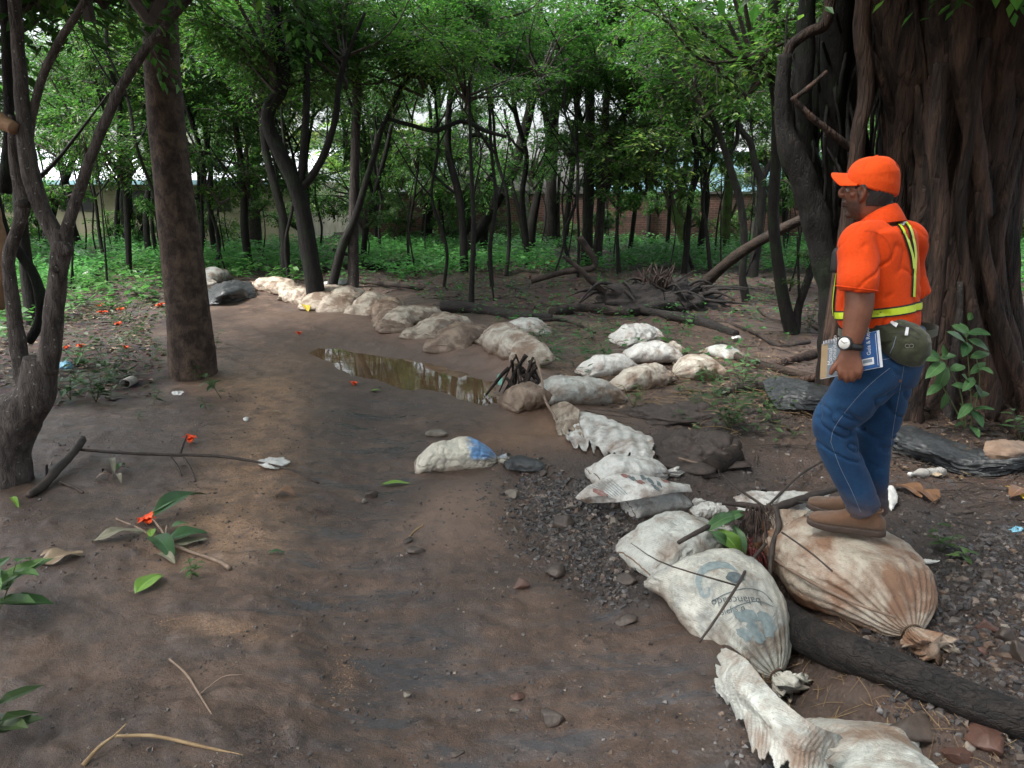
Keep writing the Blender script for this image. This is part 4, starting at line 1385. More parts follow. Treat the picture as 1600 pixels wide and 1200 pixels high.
# ================================================================== GIANT FIG (right)
def fig_tree():
    g = G(1490, 640)
    Y0 = g[1] + 0.25
    t = thing('fig_tree', g, 'giant strangler fig with a massive trunk of fused hanging roots at the right', 'tree')
    cl = [(1505, -60, 270), (1500, 60, 235), (1495, 180, 205), (1484, 290, 168), (1480, 400, 165), (1482, 500, 180), (1490, 600, 215)]
    P = [at_depth(x, y, Y0 + 0.35) for x, y, w in cl]
    rr = [px_size(p, w) / 2 for p, (x, y, w) in zip(P, cl)]
    base = np.array([P[-1][0], P[-1][1], g[2] - 0.15])
    up = P[0] + (P[0] - P[1]) * 1.2
    C = [base] + P[::-1] + [up + [0, 0, 0.2], up + [0.1, 0, 1.6]]
    r = [rr[-1] * 1.3] + rr[::-1] + [rr[0] * 1.05, rr[0] * .8]
    mb = MB()
    tube(mb, C, r, seg=96, n=130, bump=0.16, bf=1.0, seed=3, flute=0.10, nf=8)
    mb.build('trunk', M_bark_fig, t)
    # strands running down the trunk
    rs = np.random.RandomState(8)
    Cc = catmull(C, 60)
    rc = np.interp(np.linspace(0, len(C) - 1, 60), np.arange(len(C)), r)
    for i in range(46):
        a = -math.pi / 2 + rs.uniform(-1.75, 1.75) if i < 42 else rs.uniform(0, 6.28)
        k = rs.uniform(0.03, 0.13) if i % 3 else rs.uniform(.006, .02)
        i0 = 0 if rs.rand() < 0.75 else rs.randint(5, 25)
        i1 = 59 if rs.rand() < 0.6 else rs.randint(30, 58)
        idx = np.linspace(i0, i1, 13).astype(int)
        w = np.cumsum(rs.normal(0, 0.045, 13))
        ang = a + w - w.mean()
        pts = []
        for q, j in enumerate(idx):
            z = Cc[j][2]
            fl = 1 + 0.50 * max(0, (0.55 - (z - g[2])) / 0.7) ** 1.5
            R_ = rc[j] * (1.0 + 0.03 * math.sin(q * 1.3 + i)) * fl - k * 0.25
            pts.append(Cc[j] + [math.cos(ang[q]) * R_, math.sin(ang[q]) * R_, 0])
        rad = k * (0.8 + 0.4 * rs.rand(13))
        if i0 > 0: rad[0] *= 0.3
        if i1 < 59: rad[-1] *= 0.3
        mb = MB()
        tube(mb, pts, rad, seg=8, n=52, bump=0.16, bf=5, seed=i)
        mb.build('aerial_root', M_bark_fig, t)

    def root(pts, mat=M_bark_fig, name='aerial_root', bump=0.12, seg=10):
        P = [at_depth(x, y, Y0 + dy) for x, y, w, dy in pts]
        rr = [px_size(p, w) / 2 for p, (x, y, w, dy) in zip(P, pts)]
        if pts[-1][1] >= 540:
            q = P[-1]
            P.append(np.array([q[0], q[1], hz(q[0], q[1]) - 0.12]))
            rr.append(rr[-1] * 1.2)
        mb = MB()
        tube(mb, P, rr, seg=seg, n=len(P) * 7, bump=bump, bf=4, seed=int(pts[0][0] + pts[0][1]) % 991)
        return mb.build(name, mat, t)
    D = M_bark_dark
    # outer left prop and the arch above it
    root([(1226, 85, 20, .3), (1223, 150, 24, .3), (1227, 205, 32, .3), (1242, 250, 38, .3), (1260, 300, 42, .3), (1278, 350, 46, .3), (1294, 420, 44, .3), (1304, 490, 44, .3), (1306, 565, 50, .3)], mat=M_bark_dark, bump=.2, seg=16)
    root([(1300, -20, 18, .3), (1290, 35, 18, .25), (1262, 52, 16, .25), (1236, 72, 15, .3), (1226, 100, 15, .3)])
    root([(1238, 152, 9, .1), (1262, 178, 11, .1), (1295, 205, 11, .1), (1330, 232, 12, .15)], name='side_root')
    root([(1240, 155, 8, .1), (1262, 138, 8, .1), (1292, 112, 6, .15)], name='side_root')
    root([(1352, -20, 26, .15), (1346, 55, 24, .12), (1353, 110, 24, .1), (1352, 160, 24, .1), (1341, 210, 24, .1), (1336, 265, 24, .1), (1326, 335, 26, .12), (1318, 400, 28, .15), (1308, 470, 28, .2), (1296, 560, 34, .2)])
    root([(1345, 60, 12, .1), (1372, 108, 13, .1), (1388, 160, 14, .15), (1402, 225, 16, .2), (1408, 330, 18, .2), (1412, 470, 20, .15), (1424, 590, 26, .1)])
    root([(1392, -20, 24, .25), (1396, 120, 26, .2), (1400, 260, 26, .2), (1404, 400, 30, .2), (1410, 520, 34, .1), (1420, 620, 40, 0)])
    # dark inner mass
    for k_, pl in enumerate([[(1262, -20, 26), (1258, 100, 30), (1254, 200, 30), (1276, 300, 26), (1304, 400, 24), (1318, 560, 30)],
                             [(1312, -20, 46), (1304, 100, 44), (1300, 190, 36), (1306, 280, 34), (1318, 380, 34), (1330, 560, 44)],
                             [(1336, -20, 40), (1330, 90, 42), (1328, 180, 34), (1345, 280, 40), (1360, 420, 50), (1370, 580, 60)],
                             [(1240, 110, 20), (1250, 190, 26), (1272, 262, 30), (1296, 330, 24), (1310, 400, 20)],
                             [(1280, 40, 22), (1276, 150, 20), (1268, 240, 20), (1262, 330, 14), (1284, 420, 16), (1290, 560, 20)],
                             [(1370, -20, 50), (1378, 60, 36), (1384, 200, 26), (1390, 330, 46), (1398, 470, 60), (1400, 590, 70)]]):
        root([(x, y, w, .55 + .08 * k_) for x, y, w in pl], mat=D)
    rs = np.random.RandomState(18)
    for i in range(26):
        x0 = rs.uniform(1230, 1400)
        y0 = rs.uniform(-20, 120)
        y1 = rs.uniform(260, 420)
        pts = []
        x = x0
        for j in range(6):
            x += rs.normal(0, 9)
            y = y0 + (y1 - y0) * j / 5
            if y > 260: x = max(x, 1240 + (y - 260) * .4)
            pts.append((x, y, rs.uniform(2.5, 7), rs.uniform(.3, .8)))
        root(pts, mat=D, name='hanging_root', seg=6)
    # buttress roots right and centre
    root([(1530, 300, 14, -.30), (1534, 360, 16, -.35), (1546, 430, 18, -.40), (1563, 500, 20, -.45), (1583, 565, 22, -.5), (1606, 640, 26, -.5)])
    root([(1606, 120, 40, .1), (1590, 200, 38, 0), (1566, 290, 34, -.1), (1552, 380, 32, -.2), (1556, 470, 34, -.25), (1576, 560, 40, -.3)])
    root([(1500, 440, 10, -.42), (1498, 510, 12, -.46), (1490, 570, 13, -.5), (1484, 625, 14, -.5)], mat=M_bark_grey)
    root([(1500, -20, 46, -.2), (1506, 90, 42, -.22), (1516, 180, 34, -.25), (1530, 260, 26, -.28), (1540, 340, 20, -.3)])
    root([(1470, 100, 22, -.25), (1462, 220, 26, -.3), (1470, 340, 24, -.35), (1460, 460, 24, -.4), (1446, 560, 30, -.45), (1430, 610, 30, -.5)])
    root([(1540, 60, 18, -.3), (1520, 150, 18, -.3), (1512, 230, 16, -.32), (1500, 330, 16, -.36), (1512, 440, 18, -.4), (1530, 540, 24, -.5), (1548, 610, 30, -.5)])
    # surface roots creeping left along the soil
    for pl in ([(1318, 548, 24), (1280, 556, 18), (1240, 566, 14), (1196, 576, 10), (1160, 572, 7)], [(1330, 575, 20), (1290, 590, 14), (1240, 598, 10)],
               [(1440, 620, 30), (1400, 650, 18), (1380, 672, 10)], [(1560, 640, 30), (1590, 680, 18), (1640, 700, 14)]):
        P = [G(x, y) + [0, 0, px_size(G(x, y), w) * .25] for x, y, w in pl]
        mb = MB()
        tube(mb, P, [px_size(p, w) / 2 for p, (x, y, w) in zip(P, pl)], seg=8, n=24, bump=.12, bf=5)
        mb.build('surface_root', M_bark_fig, t)
    for c in [(1500, -520, .8, 1.3), (1300, -540, .6, 1.2), (1750, -500, 0, 1.3), (1400, -620, -1.0, 1.2), (1620, -640, -1.6, 1.2), (1850, -500, -1.8, 1.2)]:
        add_crown(t, at_depth(c[0], c[1], Y0 + c[2]), c[3], 0)
    add_crown(t, at_depth(1370, -40, Y0 + .9), .5, 2, name='leafy_spray')
    add_crown(t, at_depth(1310, 10, Y0 + 2.2), .9, 2, name='leafy_spray')
    return t


fig_tree()


# ================================================================== MANY-STEMMED TREE (left edge)
M_bark_left = bark_mat('speckled_grey_bark', (0.034, 0.028, 0.026), (0.105, 0.088, 0.080), 9, lichen=0.45)


def left_tree():
    g = G(22, 752)
    Y0 = g[1]
    t = thing('many_stemmed_tree', g, 'gnarled grey tree with several crooked stems at the left edge', 'tree')

    def st(pts, name='stem', mat=M_bark_left, seg=14, bump=.10):
        P = [at_depth(x, y, Y0 + (q[0] if q else 0)) for x, y, w, *q in pts]
        rr = [px_size(p, w) / 2 * .84 for p, (x, y, w, *q) in zip(P, pts)]
        mb = MB()
        tube(mb, P, rr, seg=seg, n=len(P) * 8, bump=bump, bf=9, seed=int(pts[0][0]) % 97 + len(pts))
        return mb.build(name, mat, t)
    # stump and the thick limb over it
    b = [at_depth(x, y, Y0) for x, y in [(60, 560), (56, 615), (26, 655), (16, 705), (14, 750)]]
    mb = MB()
    tube(mb, b + [b[-1] - [0, 0, .15]], [px_size(g, w) / 2 for w in (40, 58, 74, 58, 70, 104)], seg=28, n=52, bump=.09, bf=4, seed=6)
    mb.build('trunk', M_bark_left, t)
    st([(-60, 640, 50, .1), (0, 652, 54, .02), (40, 640, 52, 0), (66, 605, 42, 0), (76, 572, 36, 0)], 'limb')
    st([(22, -20, 22, .1), (27, 60, 23, .08), (33, 130, 24, .06), (38, 190, 27, .03), (44, 250, 31, .0), (60, 312, 31, 0), (80, 355, 31, 0), (94, 382, 34, 0), (90, 430, 33, 0), (85, 480, 33, 0), (80, 530, 36, 0), (72, 580, 40, 0)], 'stem')
    st([(320, -30, 13, -.05), (268, 28, 15, -.05), (226, 80, 16, -.05), (192, 132, 17, -.04), (165, 188, 18, -.03), (145, 238, 18, -.02), (127, 290, 20, 0), (110, 340, 21, 0), (97, 388, 26, 0)], 'branch')
    st([(146, -20, 10, .15), (118, 25, 13, .12), (92, 66, 15, .1), (66, 122, 15, .08), (50, 182, 15, .06), (42, 235, 17, .02)], 'branch')
    st([(20, 180, 16, .12), (22, 240, 20, .12), (30, 290, 22, .12), (38, 318, 24, .12), (28, 355, 22, .12), (14, 400, 22, .12), (17, 450, 24, .12), (26, 520, 28, .12), (34, 575, 32, .1), (48, 620, 36, .05)], 'stem')
    st([(-10, 300, 20, .25), (6, 360, 18, .25), (32, 398, 16, .25), (54, 432, 18, .25), (64, 470, 20, .25), (60, 505, 18, .25), (44, 536, 16, .2)], 'stem', M_bark_dark)
    st([(6, -20, 14, .3), (10, 90, 16, .3), (14, 190, 18, .3), (8, 300, 22, .35)], 'stem', M_bark_dark)
    mw = simple_mat('cut_wood', (0.20, 0.11, 0.06), (0.36, 0.22, 0.13), 14, .8, .3)
    st([(-14, 180, 30, -.02), (6, 192, 30, -.02), (22, 200, 24, -.04)], 'broken_branch_end', mw, 9, .2)
    st([(-40, 260, 26, .2), (-14, 330, 30, .2), (0, 400, 30, .2), (-10, 480, 34, .2)], 'split_limb', mw, 9, .15)
    # knots
    for (x, y, w) in [(92, 388, 30), (44, 640, 20), (84, 420, 18), (30, 318, 16)]:
        p = at_depth(x, y, Y0 - px_size(g, 14))
        mb = MB()
        tube(mb, [p + [0, .05, 0], p + [0, -.0, 0], p + [0.002, -.012, 0]], [px_size(g, w) / 2, px_size(g, w) / 2.6, px_size(g, w) / 5], seg=10, n=8, bump=.2)
        mb.build('knot', M_bark_left, t)
    for c in [(60, -330, .4, 1.0), (-200, -300, .2, 1.2), (220, -300, -.6, .8)]:
        add_crown(t, at_depth(c[0], c[1], Y0 + c[2]), c[3], 0)
    add_crown(t, at_depth(150, -30, Y0 + 1.2), .5, 2, name='leafy_spray')
    return t


left_tree()

# ================================================================== OVERHEAD CANOPY: unseen trees added outside the frame to dim the clearing
CAN = 'unseen trees added around the clearing to shade it'
for i, (x, y, z, s) in enumerate([(-7, 6, 6.5, 1.4), (-6.5, 2, 6.5, 1.4), (-6.5, 10, 7, 1.4), (7.5, 3, 6.6, 1.4), (7, -1, 6.2, 1.4), (-4.5, -3, 6.2, 1.4), (3.5, -5, 6.4, 1.4), (-1, -7, 6, 1.4), (9.5, 8, 7, 1.4), (-9.5, 4, 6.5, 1.5), (11, 4, 6.5, 1.5)]):
    zz = hz(x, y)
    t = thing('added_shade_tree', (x, y, zz), 'tall unseen tree added outside the frame to shade the clearing', 'tree', CAN)
    o = bpy.data.objects.new('trunk', proto_trunks[i % 4])
    COL.objects.link(o)
    o.parent = t
    for q in range(4):
        add_crown(t, (x + rr_.uniform(-1.6, 1.6) - x * .16 * q, y + rr_.uniform(-1.6, 1.6), zz + z + rr_.uniform(-.6, .8)), s * rr_.uniform(.8, 1.2), 0)


# ================================================================== LOGS AND STUMPS
def ground_log(name, label, pts, mat, cat='log', group=None, seg=12, bump=.1, partname=None, twigs_=()):
    """pts (px, py, width px[, lift m]) on the ground"""
    P, rr = [], []
    for x, y, w, *q in pts:
        g = G(x, y)
        r = px_size(g, w) / 2
        rr.append(r)
        lf = r * 0.55 + (q[0] if q else 0)
        P.append(G(x, y, lf) if not P or lf < .12 else at_depth(x, y, P[0][1] + .03 * len(P)))
    t = thing(name, P[0], label, cat, group) if twigs_ else None
    mb = MB()
    tube(mb, P, rr, seg=seg, n=len(P) * 8, bump=bump, bf=max(2, .35 / max(rr)), seed=int(pts[0][0]) % 83)
    o = mb.build(partname or ('wood' if t else name), mat, t, loc=P[0] if t is None else None)
    if t is None: tag(o, label, cat, group)
    for tw in twigs_:
        P, rr = [], []
        for x, y, w, *q in tw:
            r = px_size(G(x, y), w) / 2
            lf = r * 0.8 + (q[0] if q else 0)
            g = G(x, y, lf) if not P or lf < .1 else at_depth(x, y, P[0][1] + .02 * len(P))
            rr.append(r)
            P.append(g)
        mb = MB()
        tube(mb, P, rr, seg=6, n=len(P) * 5, bump=bump, bf=8)
        mb.build('side_twig', mat, t)
    return t or o


M_char = bark_mat('charred_wet_wood', (0.007, 0.006, 0.006), (0.028, 0.022, 0.019), 7, stretch=(1.2, 2.2, 4.0), bdist=.02, rough=.62, spec=.35)
M_log = bark_mat('fallen_bark', (0.014, 0.011, 0.010), (0.055, 0.040, 0.032), 6, stretch=(1, 1, 1), bdist=.01)
M_log_brown = bark_mat('brown_fallen_bark', (0.009, 0.0065, 0.005), (0.034, 0.023, 0.017), 6, stretch=(1, 1, 1), bdist=.01)

ground_log('charred_log', 'long charred black log lying below the largest sack in the right corner',
           [(1178, 905, 30), (1212, 950, 48, .0), (1260, 992, 60, .0), (1340, 1026, 60, .01), (1435, 1062, 58, .01), (1530, 1100, 56, .01), (1640, 1142, 56, .01), (1760, 1185, 56, .01)], M_char, seg=32, bump=.13,
           twigs_=[[(1235, 975, 34, .0), (1262, 972, 24, .03), (1280, 986, 12, .03)]])
gq = G(1072, 470)
t = thing('leaning_log', gq, 'long bare log leaning down to the left beside the S-curved tree', 'log')
P = [at_depth(x, y, gq[1] - .3 * i) for i, (x, y) in enumerate([(1068, 474), (1108, 436), (1150, 400), (1200, 369), (1265, 337)])]
mb = MB()
tube(mb, P, [px_size(gq, w) / 2 for w in (19, 17, 16, 15, 14)], seg=12, n=36, bump=.09, bf=3)
mb.build('log', M_log_brown, t)
ground_log('fallen_log', 'dark fallen trunk lying flat at the edge of the undergrowth, centre', [(500, 424, 10), (570, 416, 13), (640, 411, 14), (715, 407, 13), (792, 405, 11)], M_log, twigs_=[[(600, 412, 7), (575, 402, 6, .15), (545, 398, 5, .3), (520, 390, 4, .5)]])
ground_log('black_log', 'thick black log right behind the mud-brown sacks', [(688, 482, 20), (720, 480, 20, .03), (760, 486, 16), (810, 494, 15), (862, 497, 13)], M_char)
ground_log('rotten_log', 'rotten log running into the uprooted stump from the left', [(862, 488, 15), (905, 482, 16), (950, 486, 17), (985, 490, 16)], M_log)
ground_log('mud_stuck_log', 'log half sunk in mud below the uprooted stump', [(980, 480, 9), (1040, 492, 14), (1090, 502, 18), (1150, 522, 12)], M_char)
ground_log('grey_branch', 'smooth brown branch lying left of the fig roots', [(1125, 548, 10), (1160, 562, 13), (1205, 574, 14), (1262, 588, 13), (1300, 592, 12)], M_log_brown)
ground_log('short_dark_log', 'short dark log beside the leafy plant behind the sacks', [(1118, 617, 15), (1150, 610, 17), (1196, 606, 18), (1225, 612, 16)], M_log)
ground_log('grey_stick', 'grey stick lying on the dirt in front of the fig roots', [(1400, 625, 6), (1450, 640, 8), (1500, 655, 6), (1530, 668, 4)], M_log_brown)
for i, (lab, p) in enumerate([
    ('thin fallen branch arching over the litter left of the stump', [(775, 520, 5), (820, 505, 5, .05), (880, 500, 6, .06), (930, 520, 4)]),
    ('dark branch crossing in front of the double trunks', [(830, 440, 7, .1), (880, 425, 8, .3), (930, 415, 7, .5), (905, 370, 5, 1.0)]),
    ('bent branch resting between the two fallen logs', [(560, 440, 5), (620, 446, 6, .05), (660, 452, 5)]),
    ('branch pointing up left of the uprooted stump', [(960, 470, 8, .1), (925, 440, 7, .35), (905, 420, 5, .55), (880, 400, 3, .7)]),
    ('long twisted branch lying across the mud flat', [(1120, 500, 6), (1180, 520, 7, .02), (1215, 540, 6), (1265, 535, 5)]),
    ('curved branch near the foot of the slanting stem', [(1170, 470, 5), (1210, 500, 6), (1260, 505, 6), (1290, 520, 5)])]):
    ground_log('fallen_branch', lab, p, M_log, cat='branch', group='fallen branches on the forest floor')


def uprooted():
    g = G(1020, 492)
    t = thing('uprooted_stump', g, 'uprooted black stump with a splintered reddish top and tangled roots', 'stump')
    rs = np.random.RandomState(3)
    # earthy root plate
    mb = MB()
    n, m = 40, 30
    u = np.linspace(0, 2 * math.pi, n, endpoint=False)
    v = np.linspace(0.02, math.pi / 2, m)
    U, Vv = np.meshgrid(u, v)
    rx, ry, rz = 1.05, 0.6, 0.52
    X, Y, Z = np.cos(U) * np.sin(Vv), np.sin(U) * np.sin(Vv), np.cos(Vv)
    k = 1 + .35 * fbm(X * 2.2 + 9, Y * 2.2, Z * 2.2, oct=5, seed=4)
    V = np.stack([g[0] + X * rx * k, g[1] + .3 + Y * ry * k, g[2] - .05 + Z * rz * k], -1).reshape(-1, 3)
    mb.add(V, grid_faces(m, n)[:, ::-1])
    mb.build('root_plate', M_char, t)
    for i in range(80):
        a = rs.uniform(0, 6.28)
        p0 = g + [rs.uniform(-.7, .8), rs.uniform(0, .4), rs.uniform(.1, .4)]
        ln = rs.uniform(.4, 1.1)
        d = np.array([math.cos(a), math.sin(a) * .6, 0])
        mb = MB()
        p1 = p0 + d * ln * .5 + [0, 0, rs.uniform(-.05, .2)]
        p2 = p0 + d * ln + [0, 0, rs.uniform(-.25, .35)]
        p2[2] = max(p2[2], g[2] + .01)
        kk = rs.uniform(.012, .045)
        tube(mb, [p0, p1, p2], [kk, kk * .7, kk * .2], seg=6, n=12, bump=.2, bf=8, seed=i)
        mb.build('root', M_char, t)
    # splinters
    ms = simple_mat('splintered_wood', (0.018, 0.011, 0.009), (0.055, 0.033, 0.025), 20, .8, .3)
    p = at_depth(1028, 440, g[1] + .1)
    for i in range(26):
        a = rs.uniform(-.20, .20)
        q = p + [a, rs.uniform(-.1, .1), -.10]
        mb = MB()
        tube(mb, [q, q + [a * .2, 0, .12], q + [a * .5 + rs.uniform(-.2, .2), rs.uniform(-.1, .1), rs.uniform(.16, .42)]], [.026, .020, .003], seg=4, n=6, bump=.2)
        mb.build('splinter', ms, t)
    return t


uprooted()

# ================================================================== SACKS
def sack_mat(name, base=(0.60, 0.60, 0.56), mud=(0.20, 0.125, 0.080), amt=0.35, low=0.5, blue=None, grey=0.0, streak=0.9, creases=1.0):
    """woven white plastic: base colour, mud stains (amt overall, low = splashed from below)"""
    m, nt, out = new_mat(name)
    k = NT(nt)
    v = k.coord('Object')
    n1 = k.noise(v, 4.5, 6, 0.65, 0.4)
    n2 = k.noise(v, 18, 6, 0.7)
    c = k.mix(k.ramp(n2, [(0.35, 0.0), (0.75, 0.45)]), base, tuple(x * 0.62 for x in base))
    wvt = k.n('ShaderNodeTexWave', wave_type='BANDS', bands_direction='DIAGONAL')
    wvt.inputs['Scale'].default_value = 46
    wvt.inputs['Distortion'].default_value = 5.0
    wvt.inputs['Detail'].default_value = 3.0
    wvt.inputs['Detail Scale'].default_value = 1.2
    k.l(v, wvt.inputs['Vector'])
    c = k.mix(k.val('MULTIPLY', k.ramp(wvt.outputs['Fac'], [(0.0, 0.42), (0.32, 0.0)]), k.ramp(n2, [(0.4, 0.0), (0.6, 1.0)])), c, tuple(x * .55 for x in mud))
    if grey:
        c = k.mix(k.ramp(k.noise(v, 6, 5, 0.7), [(0.45, 0.0), (0.62, grey)]), c, (0.16, 0.19, 0.19))
    c = k.mix(k.ramp(k.noise(v, 75, 5, 0.85), [(0.57, 0.0), (0.66, 0.55)]), c, tuple(x * .5 for x in mud))
    a = k.n('ShaderNodeAttribute', attribute_name='hgt').outputs['Fac']     # 0 at the ground, 1 on top
    tt = k.n('ShaderNodeAttribute', attribute_name='along').outputs['Fac']
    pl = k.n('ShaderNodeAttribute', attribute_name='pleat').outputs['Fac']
    if blue:
        lo_, hi_, bc = blue
        bm_ = k.ramp(k.val('ADD', tt, k.val('MULTIPLY', k.val('SUBTRACT', n2, 0.5), 0.35)), [(lo_, 0.0), (lo_ + .06, 1.0), (hi_, 1.0), (min(1, hi_ + .08), 0.0)])
        c = k.mix(k.val('MULTIPLY', bm_, k.ramp(a, [(0.45, 0.0), (0.6, 0.9)])), c, bc)
    lowm = k.ramp(k.val('ADD', a, k.val('MULTIPLY', k.val('SUBTRACT', n1, 0.5), 0.9)), [(0.0, 1.0), (max(.02, low), 0.0)])
    st = k.ramp(n1, [(0.62 - amt * 0.5, 0.0), (0.80 - amt * 0.45, 0.9)])
    mf = k.val('MAXIMUM', lowm, st)
    c = k.mix(mf, c, k.mix(n2, mud, tuple(x * 0.45 for x in mud)))
    # mud streaks in the folds, darkened further to paint in wrinkle shade
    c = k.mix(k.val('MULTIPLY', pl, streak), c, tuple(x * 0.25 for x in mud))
    mp = k.n('ShaderNodeMapping')
    k.l(v, mp.inputs[0])
    mp.inputs['Scale'].default_value = (1, 1, 1)
    cr = k.noise(v, 9, 5, 0.6, 1.6)
    rid = k.val('ABSOLUTE', k.val('SUBTRACT', cr, 0.5))
    b1 = k.bump(k.ramp(rid, [(0.0, 0.0), (0.10, 1.0)]), 0.006, 0.45 * creases)
    wv = k.n('ShaderNodeTexChecker')
    wv.inputs['Scale'].default_value = 330
    k.l(v, wv.inputs[0])
    b2 = k.bump(k.noise(v, 130, 3, .7), 0.0018, 0.5, b1)
    k.principled(out, c, k.mixf(mf, 0.42, 0.6), b2, Specular_IOR_Level=0.4)
    return m


M_SW = sack_mat('white_sack_clean', (0.54, 0.55, 0.53), amt=0.30, low=0.55)
M_SD = sack_mat('white_sack_dirty', (0.48, 0.46, 0.40), amt=0.46, low=0.65)
M_SG = sack_mat('white_sack_greenish', (0.45, 0.47, 0.44), amt=0.36, low=0.52, grey=0.35)
M_SB = sack_mat('big_sack_stained', (0.44, 0.40, 0.33), mud=(0.24, 0.120, 0.066), amt=0.50, low=0.30)
M_SM = sack_mat('muddy_sack', (0.42, 0.38, 0.31), mud=(0.15, 0.093, 0.060), amt=0.45, low=0.75)
M_SMM = sack_mat('mud_coated_sack', (0.30, 0.23, 0.17), mud=(0.12, 0.075, 0.050), amt=0.55, low=0.85)
M_SP = sack_mat('printed_sack', (0.50, 0.50, 0.45), amt=0.30, low=0.50, grey=0.6)
M_SBL = sack_mat('blue_white_sack', (0.62, 0.59, 0.50), amt=0.25, low=0.5, grey=0.2, blue=(0.56, 0.97, (0.08, 0.24, 0.50)))
M_cord = simple_mat('tie_cord', (0.05, 0.03, 0.02), (0.12, 0.08, 0.05), 30, .8, .2)


def crinkle(x, y, z, seed, freq=6.0):
    n = fbm(x * freq, y * freq, z * freq, oct=4, seed=seed)
    return 1 - np.abs(n) * 2


def sack(label, A, B, W, H, mat, tied=True, seed=0, res=(64, 72), pleats=22, pamp=0.10, neck=0.10, ruff=0.14, sink=0.10, lump=0.10, bend=0.0, name='sandbag',
         lift=0.0, group='sandbags laid in a winding row', wr=0.004, tip=0.0, fold=0.016, cat='sandbag', flat=0.25, ruff_dir=None, both=False):
    """filled sack from seam end A to tied end B (photo pixels of the two ends on the ground)"""
    a, b = G(*A), G(*B)
    ax = b - a
    L = np.linalg.norm(ax[:2])
    u = ax[:2] / L
    s_ = np.array([-u[1], u[0]])
    nt_, nth = res
    t = np.linspace(0, 1, nt_) ** 1.0
    th = np.linspace(0, 2 * math.pi, nth, endpoint=False)
    # profiles
    seam = np.clip(t / 0.09, 0, 1)
    pw = np.where(t < 0.09, 0.25 + 0.75 * (1 - (1 - seam) ** 2.6) ** 0.5, 1.0) * (1 - .10 * np.exp(-((t - .22) / .12) ** 2))
    ph = np.where(t < 0.34, 0.10 + 0.90 * np.sin(np.clip(t / 0.34, 0, 1) * math.pi / 2) ** 0.85, 1.0)
    if both:
        e = np.clip((1 - t) / 0.09, 0, 1)
        pw = pw * np.where(t > .91, 0.25 + 0.75 * (1 - (1 - e) ** 2.6) ** 0.5, 1.0) * (1 - .10 * np.exp(-((t - .78) / .12) ** 2))
        ph = ph * np.where(t > .66, 0.10 + 0.90 * np.sin(np.clip((1 - t) / 0.34, 0, 1) * math.pi / 2) ** 0.85, 1.0)
    nk = 1 - ruff
    if tied:
        q = np.clip((t - (nk - 0.42)) / 0.42, 0, 1)
        shrink = (1 - q ** 2.1) ** 0.62
        pw = pw * np.maximum(shrink, neck)
        ph = ph * np.maximum(shrink, neck * 1.6)
        k_ = np.clip((t - nk) / ruff, 0, 1)
        fl = np.clip(k_, 0, 1) ** 0.7
        pw = np.where(t > nk, neck + fl * 0.27, pw)
        ph = np.where(t > nk, neck * 1.6 + fl * 0.16, ph)
    pw = np.maximum(pw, 0.012)
    ph = np.maximum(ph, 0.03)
    c, s = np.cos(th), np.sin(th)
    sup = 0.80
    cx = np.sign(c) * np.abs(c) ** sup
    sz = np.sign(s) * np.abs(s) ** 0.92
    pl = np.zeros((nt_, nth))
    wpl = np.zeros(nt_)
    rs_ = np.random.RandomState(seed + 50)
    if tied:
        wpl = np.exp(-np.clip(nk - t, 0, 1) / 0.13) * (t <= nk) + (t > nk) * 1.0
    ph0 = rs_.uniform(0, 6.28)
    T_, TH = np.meshgrid(t, th, indexing='ij')
    warp = 0.9 * fbm(np.cos(TH) * 1.6, np.sin(TH) * 1.6, T_ * 1.3, oct=2, seed=seed)
    pl = 0.5 + 0.5 * np.cos(pleats * TH + ph0 + warp * 3.0)
    sharp = pl ** 0.6
    amp = pamp * wpl[:, None] * (0.6 + 0.5 * rs_.rand(1, nth) * 0 + 0.4 * vnoise(TH * 2, T_ * 0, seed=seed))
    rmul = 1 - amp * (1 - sharp) * 1.7
    cxm = 0.5 * W * pw[:, None] * cx[None] * rmul
    czm = 0.5 * H * ph[:, None] * sz[None] * rmul
    # flatten the underside
    czm = np.where(czm < -0.28 * H, -0.28 * H + (czm + 0.28 * H) * 0.25, czm)
    off = bend * np.sin(t * math.pi) * L
    ramp_ = np.clip((t - nk) / max(ruff, .01), 0, 1)[:, None] if tied else np.zeros((nt_, 1))
    rmul = rmul * (1 - ramp_ * 0.42 * (0.5 + 0.5 * np.cos(TH * 7 + warp * 4)) ** 1.5)
    cxm = np.where(ramp_ > 0, 0.5 * W * pw[:, None] * cx[None] * rmul, cxm)
    czm = np.where(ramp_ > 0, 0.5 * H * ph[:, None] * sz[None] * rmul, czm)
    tj = t[:, None] + ramp_ * (0.045 * vnoise(TH * 1.9, TH * 0, seed=seed + 2) - 0.01)
    px_ = a[0] + u[0] * L * tj + s_[0] * (cxm + off[:, None])
    py_ = a[1] + u[1] * L * tj + s_[1] * (cxm + off[:, None])
    # rest on the terrain
    cxl = a[0] + u[0] * L * t + s_[0] * off
    cyl = a[1] + u[1] * L * t + s_[1] * off
    g0 = height(cxl, cyl, fine=False)
    g0 = np.convolve(np.pad(g0, 6, mode='edge'), np.ones(13) / 13, 'valid')
    drop = 0.30 * H * (1 - ph) * 0.6
    zc = g0 + 0.33 * H - sink * H - drop + lift + tip * t
    pz_ = zc[:, None] + czm
    # lumps, dents and creases along the local outward direction
    nx, nz = np.cos(TH), np.sin(TH)
    lf = lump * H * fbm(px_ * 3.2 + seed, py_ * 3.2, pz_ * 3.2, oct=3, seed=seed + 7)
    body = np.minimum(pw, 1)[:, None]
    cr = wr * (crinkle(px_, py_, pz_, seed + 9, 7.0) + 0.6 * crinkle(px_, py_, pz_, seed + 19, 17.0))
